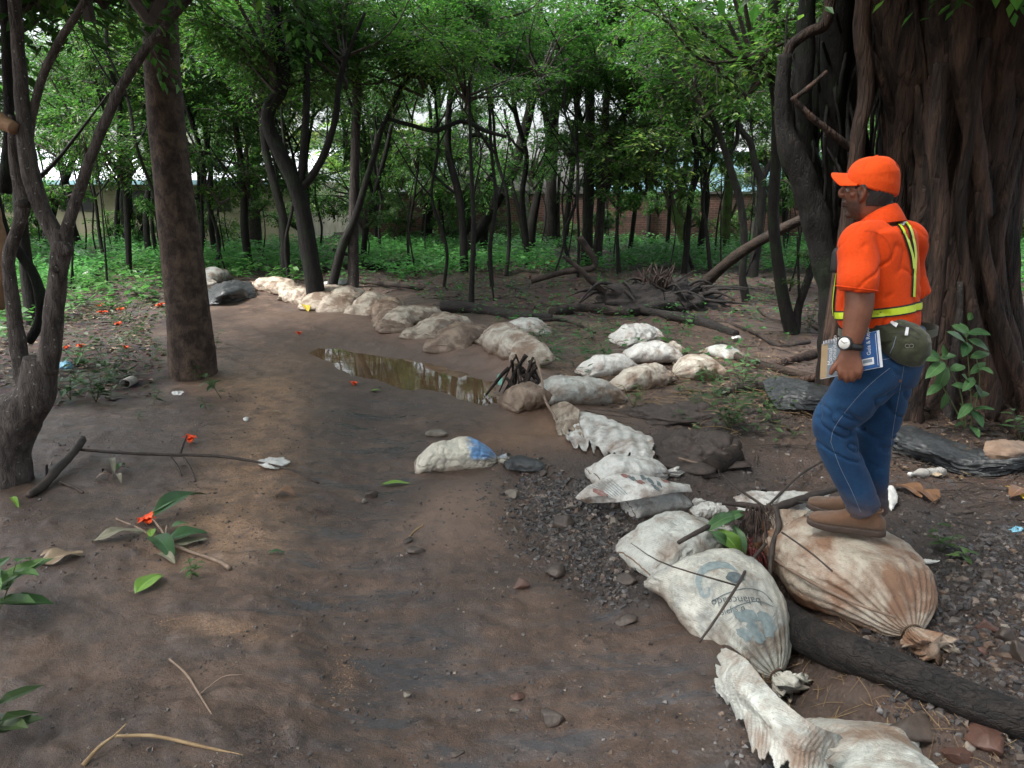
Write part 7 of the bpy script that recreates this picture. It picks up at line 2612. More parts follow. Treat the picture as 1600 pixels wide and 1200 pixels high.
def slab(name, u0, u1, v0, v1, d0, d1, mat, parent):
    V = [bq(u0, v0, d0), bq(u1, v0, d0), bq(u1, v1, d0), bq(u0, v1, d0), bq(u0, v0, d1), bq(u1, v0, d1), bq(u1, v1, d1), bq(u0, v1, d1)]
    mb = MB()
    mb.add(V, [[0, 3, 2, 1], [4, 5, 6, 7], [0, 1, 5, 4], [1, 2, 6, 5], [2, 3, 7, 6], [3, 0, 4, 7]])
    return mb.build(name, mat, parent, smooth=False)


slab('pages', .01, 1.03, .01, 1.0, .0012, .014, M_page, BK)
slab('front_cover', 0, .115, .0, .985, 0, .001, M_tan, BK)
slab('front_cover', .1152, .44, 0, .985, 0, .001, M_greyc, BK)
slab('front_cover', .4402, .70, 0, .985, 0, .001, M_teal, BK)
cv = slab('front_cover', .7002, .985, 0, .985, 0, .001, M_blue, BK)
slab('back_cover', 0, 1.03, 0, .99, .0145, .016, M_blue, BK)
slab('picture_frame', .69, .90, .68, .87, -.0010, -.0003, M_white, BK)
slab('picture', .72, .87, .71, .80, -.0016, -.0011, M_greyc, BK)
slab('cover_strip', .955, .962, .05, .93, -.0006, -.0003, M_white, BK)
for i in range(14):
    mb = MB()
    c = bq(.03 + i * .030, -.005, .006)
    up_ = (bk[0] - bk[3]) / np.linalg.norm(bk[0] - bk[3])
    tube(mb, [c + (up_ * math.cos(q) + bn * math.sin(q)) * .010 for q in np.linspace(0, 2 * math.pi, 12)], [.0011] * 12, seg=4, n=20, caps=False)
    mb.build('ring', M_silver, BK)


def book_text(txt, u, v, size, mat):
    """lettering running up the cover"""
    cu = bpy.data.curves.new('t', 'FONT'); cu.body = txt; cu.size = 1.0; cu.resolution_u = 2
    ob = bpy.data.objects.new('t', cu); COL.objects.link(ob); bpy.context.view_layer.update()
    m_ = ob.evaluated_get(bpy.context.evaluated_depsgraph_get()).to_mesh()
    T = np.array([q.co[:2] for q in m_.vertices]); Fc = [list(p.vertices) for p in m_.polygons]
    bpy.data.objects.remove(ob)
    W_ = np.linalg.norm(bk[1] - bk[0]); H_ = np.linalg.norm(bk[3] - bk[0])
    V = [bq(u - T[i][1] * size / W_, v - T[i][0] * size / H_, -.0012) for i in range(len(T))]
    mb = MB(); mb.add(V, Fc); mb.build('lettering', mat, BK, smooth=False)


book_text('Guía & Reporte', .86, .60, .020, M_white)
book_text('Manual', .20, .64, .024, M_white)
book_text('Comunitario', .27, .64, .022, M_white)
# clean white paper tab hanging below the book

# ================================================================== SMALL THINGS
def veined_mat(name, c0, c1, rough=.45, trans=.15):
    m, nt, out = new_mat(name)
    k = NT(nt)
    v = k.coord('Object')
    c = k.ramp(k.noise(v, 14, 5, .65), [(.3, c0), (.7, c1)])
    e = k.attr('edge')
    rib = k.ramp(e, [(0.0, 1.0), (0.10, 0.0)])
    c = k.mix(k.val('MULTIPLY', rib, .5), c, tuple(min(1, x * 1.9 + .03) for x in c1))
    p = k.principled(None, c, rough, k.bump(k.noise(v, 60, 4), .002, .5), Specular_IOR_Level=.5)
    t = k.n('ShaderNodeBsdfTranslucent')
    k.l(c, t.inputs['Color'])
    ms = k.n('ShaderNodeMixShader'); ms.inputs[0].default_value = trans
    k.l(p.outputs[0], ms.inputs[1]); k.l(t.outputs[0], ms.inputs[2])
    k.l(ms.outputs[0], out.inputs['Surface'])
    return m


ML_dark = veined_mat('dark_green_leaf', (0.020, 0.060, 0.022), (0.040, 0.105, 0.034))
ML_mid = veined_mat('mid_green_leaf', (0.045, 0.11, 0.040), (0.075, 0.16, 0.055))
ML_lite = veined_mat('fresh_green_leaf', (0.10, 0.22, 0.030), (0.17, 0.30, 0.05))
ML_grey = veined_mat('withered_grey_leaf', (0.16, 0.15, 0.10), (0.27, 0.26, 0.19))
ML_tan = veined_mat('dry_tan_leaf', (0.20, 0.14, 0.085), (0.34, 0.26, 0.18))
ML_brown = veined_mat('dry_brown_leaf', (0.10, 0.05, 0.028), (0.20, 0.11, 0.06))
ML_yellow = veined_mat('yellow_leaf', (0.42, 0.30, 0.03), (0.58, 0.42, 0.06))
M_petal = simple_mat('orange_red_petal', (0.75, 0.055, 0.008), (0.90, 0.12, 0.02), 30, .55, 0)


def leaf_geo(mb, p0, p1, w, up=(0, 0, 1), curl=.12, fold=.18, n=11, m=9, wave=.04, seed=0, shape=.9):
    """one leaf blade with thickness of its own curvature; returns |v| per vertex for the midrib"""
    p0, p1 = np.asarray(p0, float), np.asarray(p1, float)
    d = p1 - p0; L = np.linalg.norm(d); d /= L
    s = np.cross(d, up); s /= np.linalg.norm(s) + 1e-9
    nn = np.cross(s, d)
    V, E = [], []
    for i in range(n):
        u = i / (n - 1)
        ww = w * .5 * (max(1e-3, math.sin(math.pi * min(1, u ** shape))) ** .75)
        for j in range(m):
            v = -1 + 2 * j / (m - 1)
            z = fold * ww * abs(v) + curl * L * math.sin(math.pi * u) + wave * w * math.sin(u * 9 + v * 2 + seed) * abs(v)
            V.append(p0 + d * L * u + s * ww * v + nn * z)
            E.append(abs(v))
    mb.add(V, grid_faces(n, m, wrap=False))
    return E


def leaf_obj(name, p0, p1, w, mat, parent=None, label=None, cat=None, group=None, **kw):
    mb = MB()
    E = leaf_geo(mb, p0, p1, w, **kw)
    o = mb.build(name, mat, parent, loc=None if parent is not None else p0)
    attr_set(o, 'edge', E)
    if parent is None: tag(o, label, cat, group)
    return o


def LP(x, y, dz=0.01):
    return G(x, y) + [0, 0, dz]


def fallen_leaf(label, a, b, wpx, mat, dz=.008, **kw):
    p0, p1 = LP(*a, dz), LP(*b, dz)
    return leaf_obj('fallen_leaf', p0, p1, px_size(p0, wpx), mat, label=label, cat='leaf', **kw)


fallen_leaf('lone bright green leaf with yellow spots on the mud, lower left', (252, 900), (212, 930), 34, ML_lite, curl=.08)
fallen_leaf('dry tan leaf lying flat near the left edge', (58, 884), (130, 866), 42, ML_tan, curl=.06, wave=.12)
fallen_leaf('pale green leaf in the mud below the lone blue sack', (594, 759), (640, 757), 14, ML_lite, curl=.05)
fallen_leaf('narrow dark leaf on the wet film near the centre', (418, 866), (446, 866), 9, ML_dark)
fallen_leaf('curled dark leaf beside the long twig', (428, 772), (462, 778), 22, ML_brown, curl=.2)
fallen_leaf('yellow leaf at the foot of the crooked black tree', (474, 480), (482, 488), 14, ML_yellow)
fallen_leaf('small green leaf right of the single orange blossom', (578, 613), (598, 612), 7, ML_lite)
fallen_leaf('fresh green blade on the mud right of the stump', (16, 780), (30, 796), 9, ML_lite)
fallen_leaf('tan curled leaf left of the peaked sack', (94, 860), (62, 872), 12, ML_tan)
fallen_leaf('broad brown leaf lying behind the man\'s heel', (1402, 762), (1440, 782), 36, ML_brown, dz=.02)
fallen_leaf('second brown leaf flat on the gravel right of the heel', (1438, 768), (1462, 790), 32, ML_brown, dz=.015)
fallen_leaf('yellow leaf near the right edge beside dry leaves', (1570, 765), (1600, 785), 14, ML_yellow, dz=.02)
fallen_leaf('brown leaf leaning at the right edge', (1578, 785), (1606, 775), 26, ML_brown, dz=.03)
fallen_leaf('pale fallen leaf upon the sand behind the sacks', (1010, 372), (1034, 372), 9, ML_tan)
fallen_leaf('small tan leaf near the husk drift', (425, 645), (440, 647), 7, ML_tan)


def flower(label, px, py, wpx, seed):
    g = LP(px, py, 0)
    r = px_size(g, wpx) / 2
    rs = np.random.RandomState(seed)
    t = thing('blossom', g, label, 'flower')
    for i in range(6):
        a = i * 1.05 + rs.uniform(-.2, .2)
        d = np.array([math.cos(a), math.sin(a), rs.uniform(.25, .8)])
        p = g + [0, 0, r * .15]
        leaf_obj('petal', p, p + d / np.linalg.norm(d) * r * rs.uniform(.8, 1.2), r * .95, M_petal, t, curl=.2, n=7, m=5, wave=.15, seed=i)
    mb = MB(); ball(mb, g + [0, 0, r * .3], r * .3, 6, 8); mb.build('flower_centre', M_petal, t)
    return t


for i, (lb, x, y, w) in enumerate([
    ('orange blossom standing on the mud above the long twig', 297, 692, 26), ('orange blossom lying alone right of the puddle\'s near shore', 553, 602, 17),
    ('small orange blossom on the mud beyond the puddle', 467, 523, 13), ('orange blossom among the big leaves of the broken branch', 231, 818, 34),
    ('orange petals in the litter, upper left one of four', 155, 480, 15), ('orange petals in the litter left of the thick trunk, right one', 190, 486, 14),
    ('bright orange petals in the litter, lower of the pair', 160, 492, 17), ('orange petals in the litter below the group of three', 185, 509, 15),
    ('orange petals beside the blue plastic scrap', 103, 546, 14), ('faded orange petals right of the ones by the plastic', 127, 543, 16),
    ('orange petals left of the tin in the weeds', 197, 546, 15), ('orange petals behind the bend of the many-stemmed tree', 49, 606, 13),
    ('red-orange petals in the green at the foot of the forked tree', 842, 416, 16), ('red-orange petals right of the others near the double trunks', 862, 413, 14),
    ('pale orange petals near the thick trunk\'s left side', 250, 480, 16)]):
    flower(lb, x, y, w, i)

# broken branch with big leaves, lower left
bb = thing('broken_leafy_branch', LP(268, 850), 'broken branch with big dark green leaves lying on the mud, lower left', 'branch')


def bstem(pts, par, mat=None, name='twig', seg=6):
    P, rr = [], []
    for x, y, w, *q in pts:
        g = LP(x, y, 0)
        r = px_size(g, w) / 2
        P.append(g + [0, 0, r + (q[0] if q else 0)]); rr.append(r)
    mb = MB(); tube(mb, P, rr, seg=seg, n=len(P) * 6, bump=.12, bf=20)
    return mb.build(name, mat or M_twig, par)


M_twig_l = simple_mat('pale_twig', (0.13, 0.09, 0.065), (0.22, 0.16, 0.12), 20, .75, .3)
bstem([(262, 830, 4, .02), (262, 850, 5, .015), (290, 862, 6), (320, 872, 6), (345, 882, 7), (360, 892, 8)], bb, M_twig_l)
bstem([(182, 812, 3), (215, 826, 4), (232, 836, 4)], bb, M_twig_l)
bstem([(240, 820, 3, .03), (255, 838, 4, .02), (262, 850, 4, .015)], bb, M_twig_l)
for a, b, w, mt, dz, kw in [((240, 822), (324, 784), 40, ML_dark, .045, dict(fold=.35, curl=.12)), ((240, 818), (292, 796), 20, ML_mid, .06, dict(fold=.2)),
                            ((262, 850), (324, 838), 40, ML_dark, .022, dict(fold=.3, curl=.05)), ((268, 856), (324, 845), 26, ML_grey, .012, dict(curl=.02)),
                            ((224, 834), (144, 850), 26, ML_grey, .012, dict(wave=.12)), ((236, 842), (272, 880), 30, ML_dark, .012, dict(fold=.25)), ((248, 868), (274, 884), 16, ML_grey, .012, {}),
                            ((236, 846), (240, 832), 12, ML_lite, .02, {}), ((268, 832), (296, 826), 14, ML_mid, .03, {})]:
    leaf_obj('leaf', LP(*a, dz), LP(*b, dz), px_size(LP(*a), w), mt, bb, **kw)

# fork of dark wood and its long twig
ft = thing('forked_twig', LP(90, 745), 'dark forked stick with a long thin twig reaching right across the mud', 'stick')
bstem([(46, 779, 12), (68, 765, 13), (92, 744, 14, .02), (112, 728, 12, .04), (132, 708, 13, .07)], ft, name='thick_end', seg=9)
bstem([(95, 756, 5), (115, 763, 4), (130, 771, 3)], ft)
bstem([(128, 716, 5, .05), (190, 721, 5, .05), (260, 723, 5, .045), (340, 723, 5, .035), (410, 731, 4, .025), (460, 741, 4, .015), (498, 756, 3)], ft)
bstem([(283, 722, 4, .045), (288, 712, 4, .07), (294, 702, 3, .09)], ft)
bstem([(268, 724, 3, .04), (278, 735, 3, .02), (284, 744, 2)], ft)
bstem([(288, 724, 3, .04), (300, 740, 3, .015), (306, 752, 2)], ft)
for i, (lb, pts, mt) in enumerate([
    ('short upright peg of wood near the stump', [(73, 742, 4), (73, 733, 4, .03), (73, 726, 3, .06)], M_twig),
    ('thin curved stalk in the lower left mud', [(265, 1030, 4), (290, 1052, 4), (312, 1085, 4), (332, 1118, 3), (346, 1142, 2)], M_twig_l),
    ('long dry grass straw at the bottom left', [(180, 1150, 5, .02), (240, 1150, 6, .02), (310, 1165, 6, .01), (380, 1180, 3)], M_straw),
    ('dry tuft of grass leaning over the bottom edge', [(130, 1196, 8), (155, 1168, 6, .02), (180, 1148, 4, .04), (198, 1130, 2, .06)], M_straw),
    ('pale dry stick in the sand above the gravel', [(640, 838, 3), (650, 828, 3), (662, 820, 3)], M_straw),
    ('long thin stick lying on the printed sack', [(1092, 1004, 4, .14), (1120, 965, 4, .20), (1152, 915, 5, .25), (1172, 880, 5, .26), (1196, 850, 6, .27)], M_twig),
    ('black stick poking out left over the crumpled sack', [(1060, 848, 7, .17), (1085, 834, 8, .19), (1115, 818, 9, .20), (1142, 802, 10, .20)], M_twig),
    ('thick crooked stick reaching from the heap to the man\'s foot', [(1312, 762, 9, .10), (1278, 772, 12, .14), (1240, 784, 14, .18), (1205, 796, 14, .2), (1170, 790, 10, .2), (1128, 786, 7, .18)], M_twig),
    ('crooked stick curving down the left side of the largest sack', [(1212, 792, 9, .25), (1217, 822, 10, .26), (1208, 850, 10, .25), (1204, 880, 8, .25), (1203, 905, 5, .2)], M_twig),
    ('straight thin stick crossing behind the debris heap', [(1128, 742, 3, .06), (1160, 768, 4, .12), (1192, 790, 4, .22)], M_twig),
    ('thin stick across the middle of the largest sack', [(1222, 832, 3, .32), (1262, 860, 3, .36), (1300, 892, 3, .36)], M_twig),
    ('bark strip lying along the fold of the largest sack', [(1200, 868, 6, .20), (1260, 905, 6, .22), (1330, 940, 5, .22), (1400, 965, 4, .18)], M_twig_l),
    ('bent twig on the sand right behind the pool', [(870, 655, 4, .06), (852, 625, 4, .10), (846, 590, 4, .16), (838, 560, 5, .22)], M_twig_l),
    ('thin branch pointing at the black tarp', [(1200, 790, 4, .2), (1260, 735, 4, .05), (1330, 700, 3, .05)], M_twig),
    ('pale root-like stick behind the dark earth heap', [(1060, 716, 4, .05), (1090, 724, 4, .04), (1112, 730, 3, .02)], M_twig_l)]):
    t = thing('stick', LP(pts[0][0], pts[0][1]), lb, 'stick')
    P = [G(x, y, (q[0] if q else 0) + .004) for x, y, w, *q in pts]
    mb = MB(); tube(mb, P, [px_size(p, w) / 2 for p, (x, y, w, *q) in zip(P, pts)], seg=7, n=len(P) * 7, bump=.18, bf=18, seed=i)
    mb.build('wood', mt, t)
    if len(pts) > 4:
        q = P[2]; d = P[3] - P[2]
        mb = MB(); tube(mb, [q, q + np.array([-d[1], d[0], .02]) * .6 + [0, 0, .02], q + np.array([-d[1], d[0], .05]) + d * .4], [.004, .003, .0015], seg=5, n=8, bump=.1)
        mb.build('side_twig', mt, t)


# plants
def plant(label, bx, by, h, n, Lf, seed, mat=None, cat='plant', name='young_plant', spread=.5, stems=1, group=None, wr=.5, top=None):
    rs = np.random.RandomState(seed)
    g = LP(bx, by, 0)
    t = thing(name, g, label, cat, group)
    mat = mat or M_plant
    ms, ml = MB(), MB()
    for k in range(stems):
        a = rs.uniform(0, 6.28)
        tp = g + [math.cos(a) * h * spread * (.3 if stems == 1 else .7), math.sin(a) * h * spread * (.3 if stems == 1 else .7), h * rs.uniform(.7, 1)]
        if top is not None and k == 0: tp = top
        C = tube(ms, [g, (g + tp) / 2 + rs.normal(0, .02, 3) * h, tp], [.006 * (h + .3), .004 * (h + .3), .002], seg=5, n=12)
        m_ = n // stems
        for i in range(m_):
            u = .25 + .75 * (i + 1) / m_
            p = C[min(11, int(u * 11))]
            b = i * 2.4 + rs.uniform(-.3, .3)
            d = np.array([math.cos(b), math.sin(b), rs.uniform(-.15, .45)])
            L = Lf * rs.uniform(.65, 1.15) * (1.1 - .3 * u)
            leaves(ml, [p], [d], [[0, 0, 1]], L, L * wr, .12, curl=rs.uniform(.05, .3))
    ms.build('stem', M_stem, t)
    ml.build('foliage', mat, t, smooth=False)
    return t


# the plant in front of the fig: every leaf on its own
g = LP(1516, 672, 0)
fp = thing('broad_leaved_plant', g, 'young plant with large oval leaves before the fig trunk, right of the man', 'plant')
Yp = g[1]
A = lambda x, y, dy=0.0: at_depth(x, y, Yp + dy)
for pts in ([(1516, 690), (1518, 640), (1514, 580), (1510, 520)], [(1514, 660), (1500, 610), (1478, 570), (1462, 560)], [(1518, 650), (1530, 600), (1526, 560)], [(1516, 655), (1488, 630), (1470, 600)]):
    mb = MB(); P = [A(*q) for q in pts]; P[0] = np.array([P[0][0], P[0][1], g[2] - .03])
    tube(mb, P, [.006, .005, .004, .0025][:len(P)], seg=6, n=16); mb.build('stem', M_stem, fp)
for i, (a, b, w) in enumerate([((1510, 520), (1548, 523), 16), ((1510, 522), (1486, 508), 14), ((1512, 530), (1545, 548), 14), ((1510, 528), (1500, 504), 12), ((1512, 535), (1504, 558), 14), ((1514, 545), (1478, 518), 15), ((1516, 560), (1546, 552), 13),
                               ((1468, 562), (1432, 560), 18), ((1470, 560), (1436, 545), 12), ((1476, 566), (1446, 592), 16), ((1472, 558), (1474, 538), 12), ((1480, 572), (1462, 612), 16), ((1470, 560), (1494, 556), 12), ((1484, 580), (1508, 572), 13),
                               ((1526, 575), (1552, 584), 12), ((1522, 590), (1504, 612), 12), ((1522, 600), (1534, 632), 13), ((1518, 610), (1486, 602), 13), ((1520, 620), (1546, 615), 11), ((1518, 630), (1496, 655), 12), ((1518, 640), (1536, 668), 14), ((1516, 650), (1500, 630), 11),
                               ((1512, 500), (1518, 488), 9), ((1516, 585), (1540, 566), 11), ((1518, 640), (1554, 640), 10), ((1470, 600), (1448, 618), 12), ((1478, 612), (1470, 640), 11), ((1514, 600), (1502, 585), 11), ((1510, 660), (1490, 668), 10), ((1516, 665), (1530, 684), 11)]):
    dy = (-.10, .04, -.05, .08, -.14)[i % 5]
    leaf_obj('leaf', A(*a, 0), A(*b, dy), px_size(g, w * 1.15), ML_mid if i % 4 else ML_dark, fp, fold=.15, curl=.08, n=8, m=5, up=(0, -.55, .8))

P_ = [('weedy plant with many small leaves in the soil left of the man', 1140, 672, .42, 60, .10, 11, .55, 5), ('small leafy weed directly right of the beige sack', 1088, 640, .16, 24, .06, 12, .6, 3),
      ('leafy weed at the front edge of the long black tarp', 1160, 605, .35, 36, .09, 13, .5, 4), ('tuft of green leaves at the foot of the middle sacks', 990, 636, .20, 34, .06, 14, .7, 6),
      ('small weed growing by the stick behind the largest sack', 1470, 862, .14, 12, .09, 15, .5, 2), ('seedling beside the blue grey scrap at the right edge', 1505, 878, .08, 8, .08, 16, .5, 1),
      ('seedling with two broad leaves right in front of the thick trunk', 305, 596, .20, 7, .12, 17, .5, 1), ('seedling with drooping leaves right of the thick trunk', 345, 622, .26, 14, .12, 18, .6, 2),
      ('low green sprout left of the thick trunk\'s foot', 240, 632, .12, 16, .08, 19, .7, 3), ('small wilted seedling below the thick trunk', 322, 640, .12, 8, .07, 20, .6, 1),
      ('bushy weed patch right of the many-stemmed tree', 150, 628, .34, 50, .13, 21, .7, 6), ('broad weed touching the grey stem at the left', 110, 625, .26, 30, .13, 22, .6, 4), ('weed behind the tin at the left', 178, 592, .34, 34, .13, 23, .6, 4),
      ('light green weed near the blue scrap', 122, 572, .26, 30, .12, 24, .7, 4), ('tiny green sprig on the mud left of centre', 215, 655, .07, 10, .05, 25, .8, 2), ('green sprig with narrow leaves by the broken leafy branch', 298, 905, .09, 18, .045, 26, .5, 2),
      ('sprout right behind the thick trunk\'s right side', 338, 545, .22, 18, .10, 27, .6, 3), ('dark weed in front of the peaked root clump', 835, 560, .34, 26, .09, 28, .5, 4), ('leafy shoot on the pale sack of the row', 812, 545, .22, 16, .10, 29, .5, 2),
      ('weed beside the farthest sack of the pile', 925, 530, .25, 24, .09, 30, .6, 3), ('small tuft in front of the big root plate', 945, 560, .18, 24, .07, 31, .6, 4), ('large dark leaved plant cut by the left edge', -6, 965, .30, 22, .22, 32, .5, 3),
      ('plant leaf clump in the lower left corner', -12, 1165, .16, 10, .16, 33, .5, 2), ('thin sapling between the fig roots and the black tree', 1262, 520, .5, 40, .10, 34, .35, 3), ('weed at the foot of the fig trunk, far right', 1590, 640, .5, 46, .13, 35, .5, 4),
      ('short weed by the yellow leaf at the right edge', 1596, 690, .3, 26, .12, 36, .5, 3), ('little weed in front of the flat tarp', 1232, 640, .14, 20, .07, 37, .8, 3), ('grassy sprout near the front of the largest sack', 1300, 945, .05, 8, .04, 38, .6, 2)]
for lb, x, y, h, n, L, sd, sp, st_ in P_:
    plant(lb, x, y, h, n, L, sd, spread=sp, stems=st_)

# hanging debris on the heap by the largest sack
M_deb = simple_mat('dark_rotten_debris', (0.020, 0.013, 0.011), (0.07, 0.045, 0.035), 25, .75, .6)
M_red = simple_mat('dark_red_fibres', (0.10, 0.016, 0.018), (0.22, 0.05, 0.05), 30, .7, .3)
dh = thing('debris_heap', G(1190, 830, .15), 'heap of sticks, roots and rotten leaves caught between the two front sacks', 'debris heap')
rs = np.random.RandomState(44)
mb = MB()
for i in range(150):
    x, y = rs.uniform(1165, 1212), rs.uniform(786, 815)
    l = rs.uniform(15, 75)
    a = rs.normal(0, .25)
    h0 = rs.uniform(.18, .27)
    p0 = G(x, y, h0)
    p1 = G(x + l * math.sin(a) * .6, y + l * .5, h0 * .9)
    p2 = G(x + l * math.sin(a) + rs.uniform(-6, 6), y + l, h0 * rs.uniform(.3, .8))
    tube(mb, [p0, p1, p2], [rs.uniform(.001, .0035)] * 3, seg=4, n=7, caps=False)
mb.build('root_fibres', M_deb, dh)
mb = MB()
for i in range(60):
    x, y = rs.uniform(1150, 1185), rs.uniform(835, 860)
    p0 = G(x, y, .2)
    p2 = G(x + rs.uniform(-8, 28), y + rs.uniform(20, 60), rs.uniform(.05, .15))
    tube(mb, [p0, (p0 + p2) / 2 + [0, 0, .02], p2], [.0022, .002, .001], seg=4, n=7, caps=False)
mb.build('red_fibres', M_red, dh)
for i in range(26):
    x, y = rs.uniform(1160, 1212), rs.uniform(790, 850)
    p0 = G(x, y, rs.uniform(.15, .26))
    d = np.array([rs.uniform(-1, 1), rs.uniform(-1, .2), rs.uniform(-1.2, .1)])
    leaf_obj('dead_leaf', p0, p0 + d / np.linalg.norm(d) * rs.uniform(.05, .10), .04, M_deb if i % 3 else ML_brown, dh, curl=.2, n=6, m=5, seed=i, up=(0, -1, .3))
gl = thing('green_leaf_bundle', G(1140, 830, .2), 'bundle of torn green leaf strips hanging left of the debris heap', 'leaves')
for a, b, w, mt in [((1150, 806), (1096, 832), 20, ML_mid), ((1120, 826), (1158, 876), 26, ML_lite), ((1108, 830), (1136, 862), 18, ML_mid), ((1146, 818), (1162, 880), 18, ML_mid), ((1165, 800), (1120, 822), 16, ML_mid)]:
    p0, p1 = G(a[0], a[1], .22), G(b[0], b[1], .17)
    leaf_obj('leaf_strip', p0, p1, px_size(p0, w), mt, gl, up=(0, -.6, .8), curl=.15, fold=.3, wave=.12)

# root clump at the pool
rc = thing('root_clump', LP(815, 620), 'clump of dark roots and mud standing at the right end of the puddle', 'root clump')
gq = LP(815, 612, 0)
for i in range(30):
    a = rs.uniform(0, 6.28)
    h = rs.uniform(.08, .34)
    p0 = gq + [rs.uniform(-.14, .14), rs.uniform(-.08, .08), h]
    p1 = p0 + [math.cos(a) * .07, math.sin(a) * .05, -h * rs.uniform(.25, .5)]
    p2 = np.array([p1[0] + math.cos(a) * rs.uniform(.02, .16), p1[1] + math.sin(a) * .1, gq[2] - .04])
    mb = MB(); k_ = rs.uniform(.006, .022)
    tube(mb, [p0, p1, p2], [k_, k_ * .8, k_ * .5], seg=6, n=12, bump=.2, bf=15, seed=i)
    mb.build('root', M_log, rc)
# earth heap behind the torn sacks
eh = MB()
n, m = 50, 36
c0 = LP(1085, 712, 0)
U, Vv = np.meshgrid(np.linspace(0, 2 * math.pi, n, endpoint=False), np.linspace(.02, math.pi / 2, m))
X, Y, Z = np.cos(U) * np.sin(Vv), np.sin(U) * np.sin(Vv), np.cos(Vv)
k_ = 1 + .32 * fbm(X * 2.4 + 3, Y * 2.4, Z * 2.4, oct=5, seed=14)
eh.add(np.stack([c0[0] + X * .34 * k_, c0[1] + Y * .42 * k_, c0[2] - .03 + Z * .15 * k_], -1).reshape(-1, 3), grid_faces(m, n)[:, ::-1])
M_earth = simple_mat('dark_clotted_earth', (0.016, 0.012, 0.011), (0.055, 0.038, 0.030), 30, .6, .9, .012, 70)
tag(eh.build('earth_heap', M_earth, loc=c0), 'lumpy heap of dark earth right behind the torn white sacks', 'earth heap')
eh = MB()
c1 = LP(1062, 652, 0)
k_ = 1 + .32 * fbm(X * 2.4 + 13, Y * 2.4, Z * 2.4, oct=5, seed=15)
eh.add(np.stack([c1[0] + X * .42 * k_, c1[1] + Y * .35 * k_, c1[2] - .03 + Z * .10 * k_], -1).reshape(-1, 3), grid_faces(m, n)[:, ::-1])
tag(eh.build('earth_heap', M_earth, loc=c1), 'flatter blackish earth heap between the white torn sack and the weedy plant', 'earth heap')
hp = thing('hollow_wood', LP(1125, 735), 'short hollow piece of pale wood beside the dark earth heap', 'wood piece')
mb = MB(); tube(mb, [LP(1108, 738, .03), LP(1130, 730, .04), LP(1150, 722, .05)], [px_size(c0, 15)] * 3, seg=14, n=14, bump=.08); mb.build('wood', M_log_brown, hp)
mb = MB(); tube(mb, [LP(1112, 724, .065), LP(1132, 720, .07), LP(1148, 714, .07)], [px_size(c0, 5), px_size(c0, 6), px_size(c0, 4)], seg=10, n=12, bump=.25); mb.build('mouldy_edge', M_twig_l, hp)

# black tarps
M_tarp = simple_mat('black_wet_tarp', (0.014, 0.016, 0.018), (0.040, 0.044, 0.047), 6, .48, .3, .004, 22, spec=.4)
drape('long strip of black plastic tarp running right behind the man\'s legs', [
    [(1385, 662, .03), (1440, 672, .05), (1500, 694, .02), (1550, 704, .04), (1610, 700, .08), (1680, 705, .05)],
    [(1390, 680, .10), (1440, 694, .13), (1500, 714, .08), (1550, 720, .10), (1610, 716, .10), (1680, 718, .06)],
    [(1395, 706, .01), (1445, 722, .01), (1505, 742, .01), (1555, 744, .01), (1610, 730, .04), (1680, 730, .03)]], M_tarp, name='black_tarp', wr=.009, res=(90, 150), thick=.003, seed=31, cat='tarp', ulines=.006)
drape('dark grey plastic tarp crumpled by the man\'s knees', [
    [(1192, 598, .10), (1222, 590, .16), (1262, 598, .16), (1310, 604, .12)],
    [(1200, 618, .10), (1230, 612, .15), (1268, 616, .16), (1320, 620, .12)],
    [(1215, 640, .02), (1240, 640, .05), (1272, 642, .06), (1325, 640, .04)]], M_tarp, name='black_tarp', wr=.005, res=(80, 90), thick=.003, seed=33, cat='tarp', ulines=.006)
drape('black rag lying right behind the lone blue and white sack', [
    [(790, 716, .01), (812, 712, .05), (842, 718, .03)], [(788, 724, .02), (815, 722, .07), (850, 728, .03)], [(792, 734, .0), (818, 736, .02), (846, 738, .0)]], M_tarp, name='black_rag', wr=.006, res=(24, 34), seed=35, cat='rag')
drape('dark plastic sheet lying behind the thick trunk', [
    [(322, 455, .04), (352, 440, .25), (392, 440, .15)], [(320, 466, .03), (350, 458, .20), (398, 452, .10)], [(318, 478, .0), (352, 474, .03), (402, 464, .0)]], M_tarp, name='dark_plastic_sheet', wr=.02, res=(24, 34), seed=36, cat='plastic sheet')
M_matte = simple_mat('muddy_beige_sheet', (0.13, 0.085, 0.06), (0.24, 0.17, 0.12), 10, .7, .4)
drape('muddy beige sheet on the tarp at the right edge', [
    [(1540, 690, .12), (1575, 688, .14), (1606, 692, .12)], [(1536, 704, .14), (1575, 704, .15), (1610, 706, .12)], [(1548, 720, .08), (1580, 722, .08), (1612, 718, .06)]], M_matte, name='muddy_sheet', wr=.006, res=(26, 34), seed=37, cat='sheet')
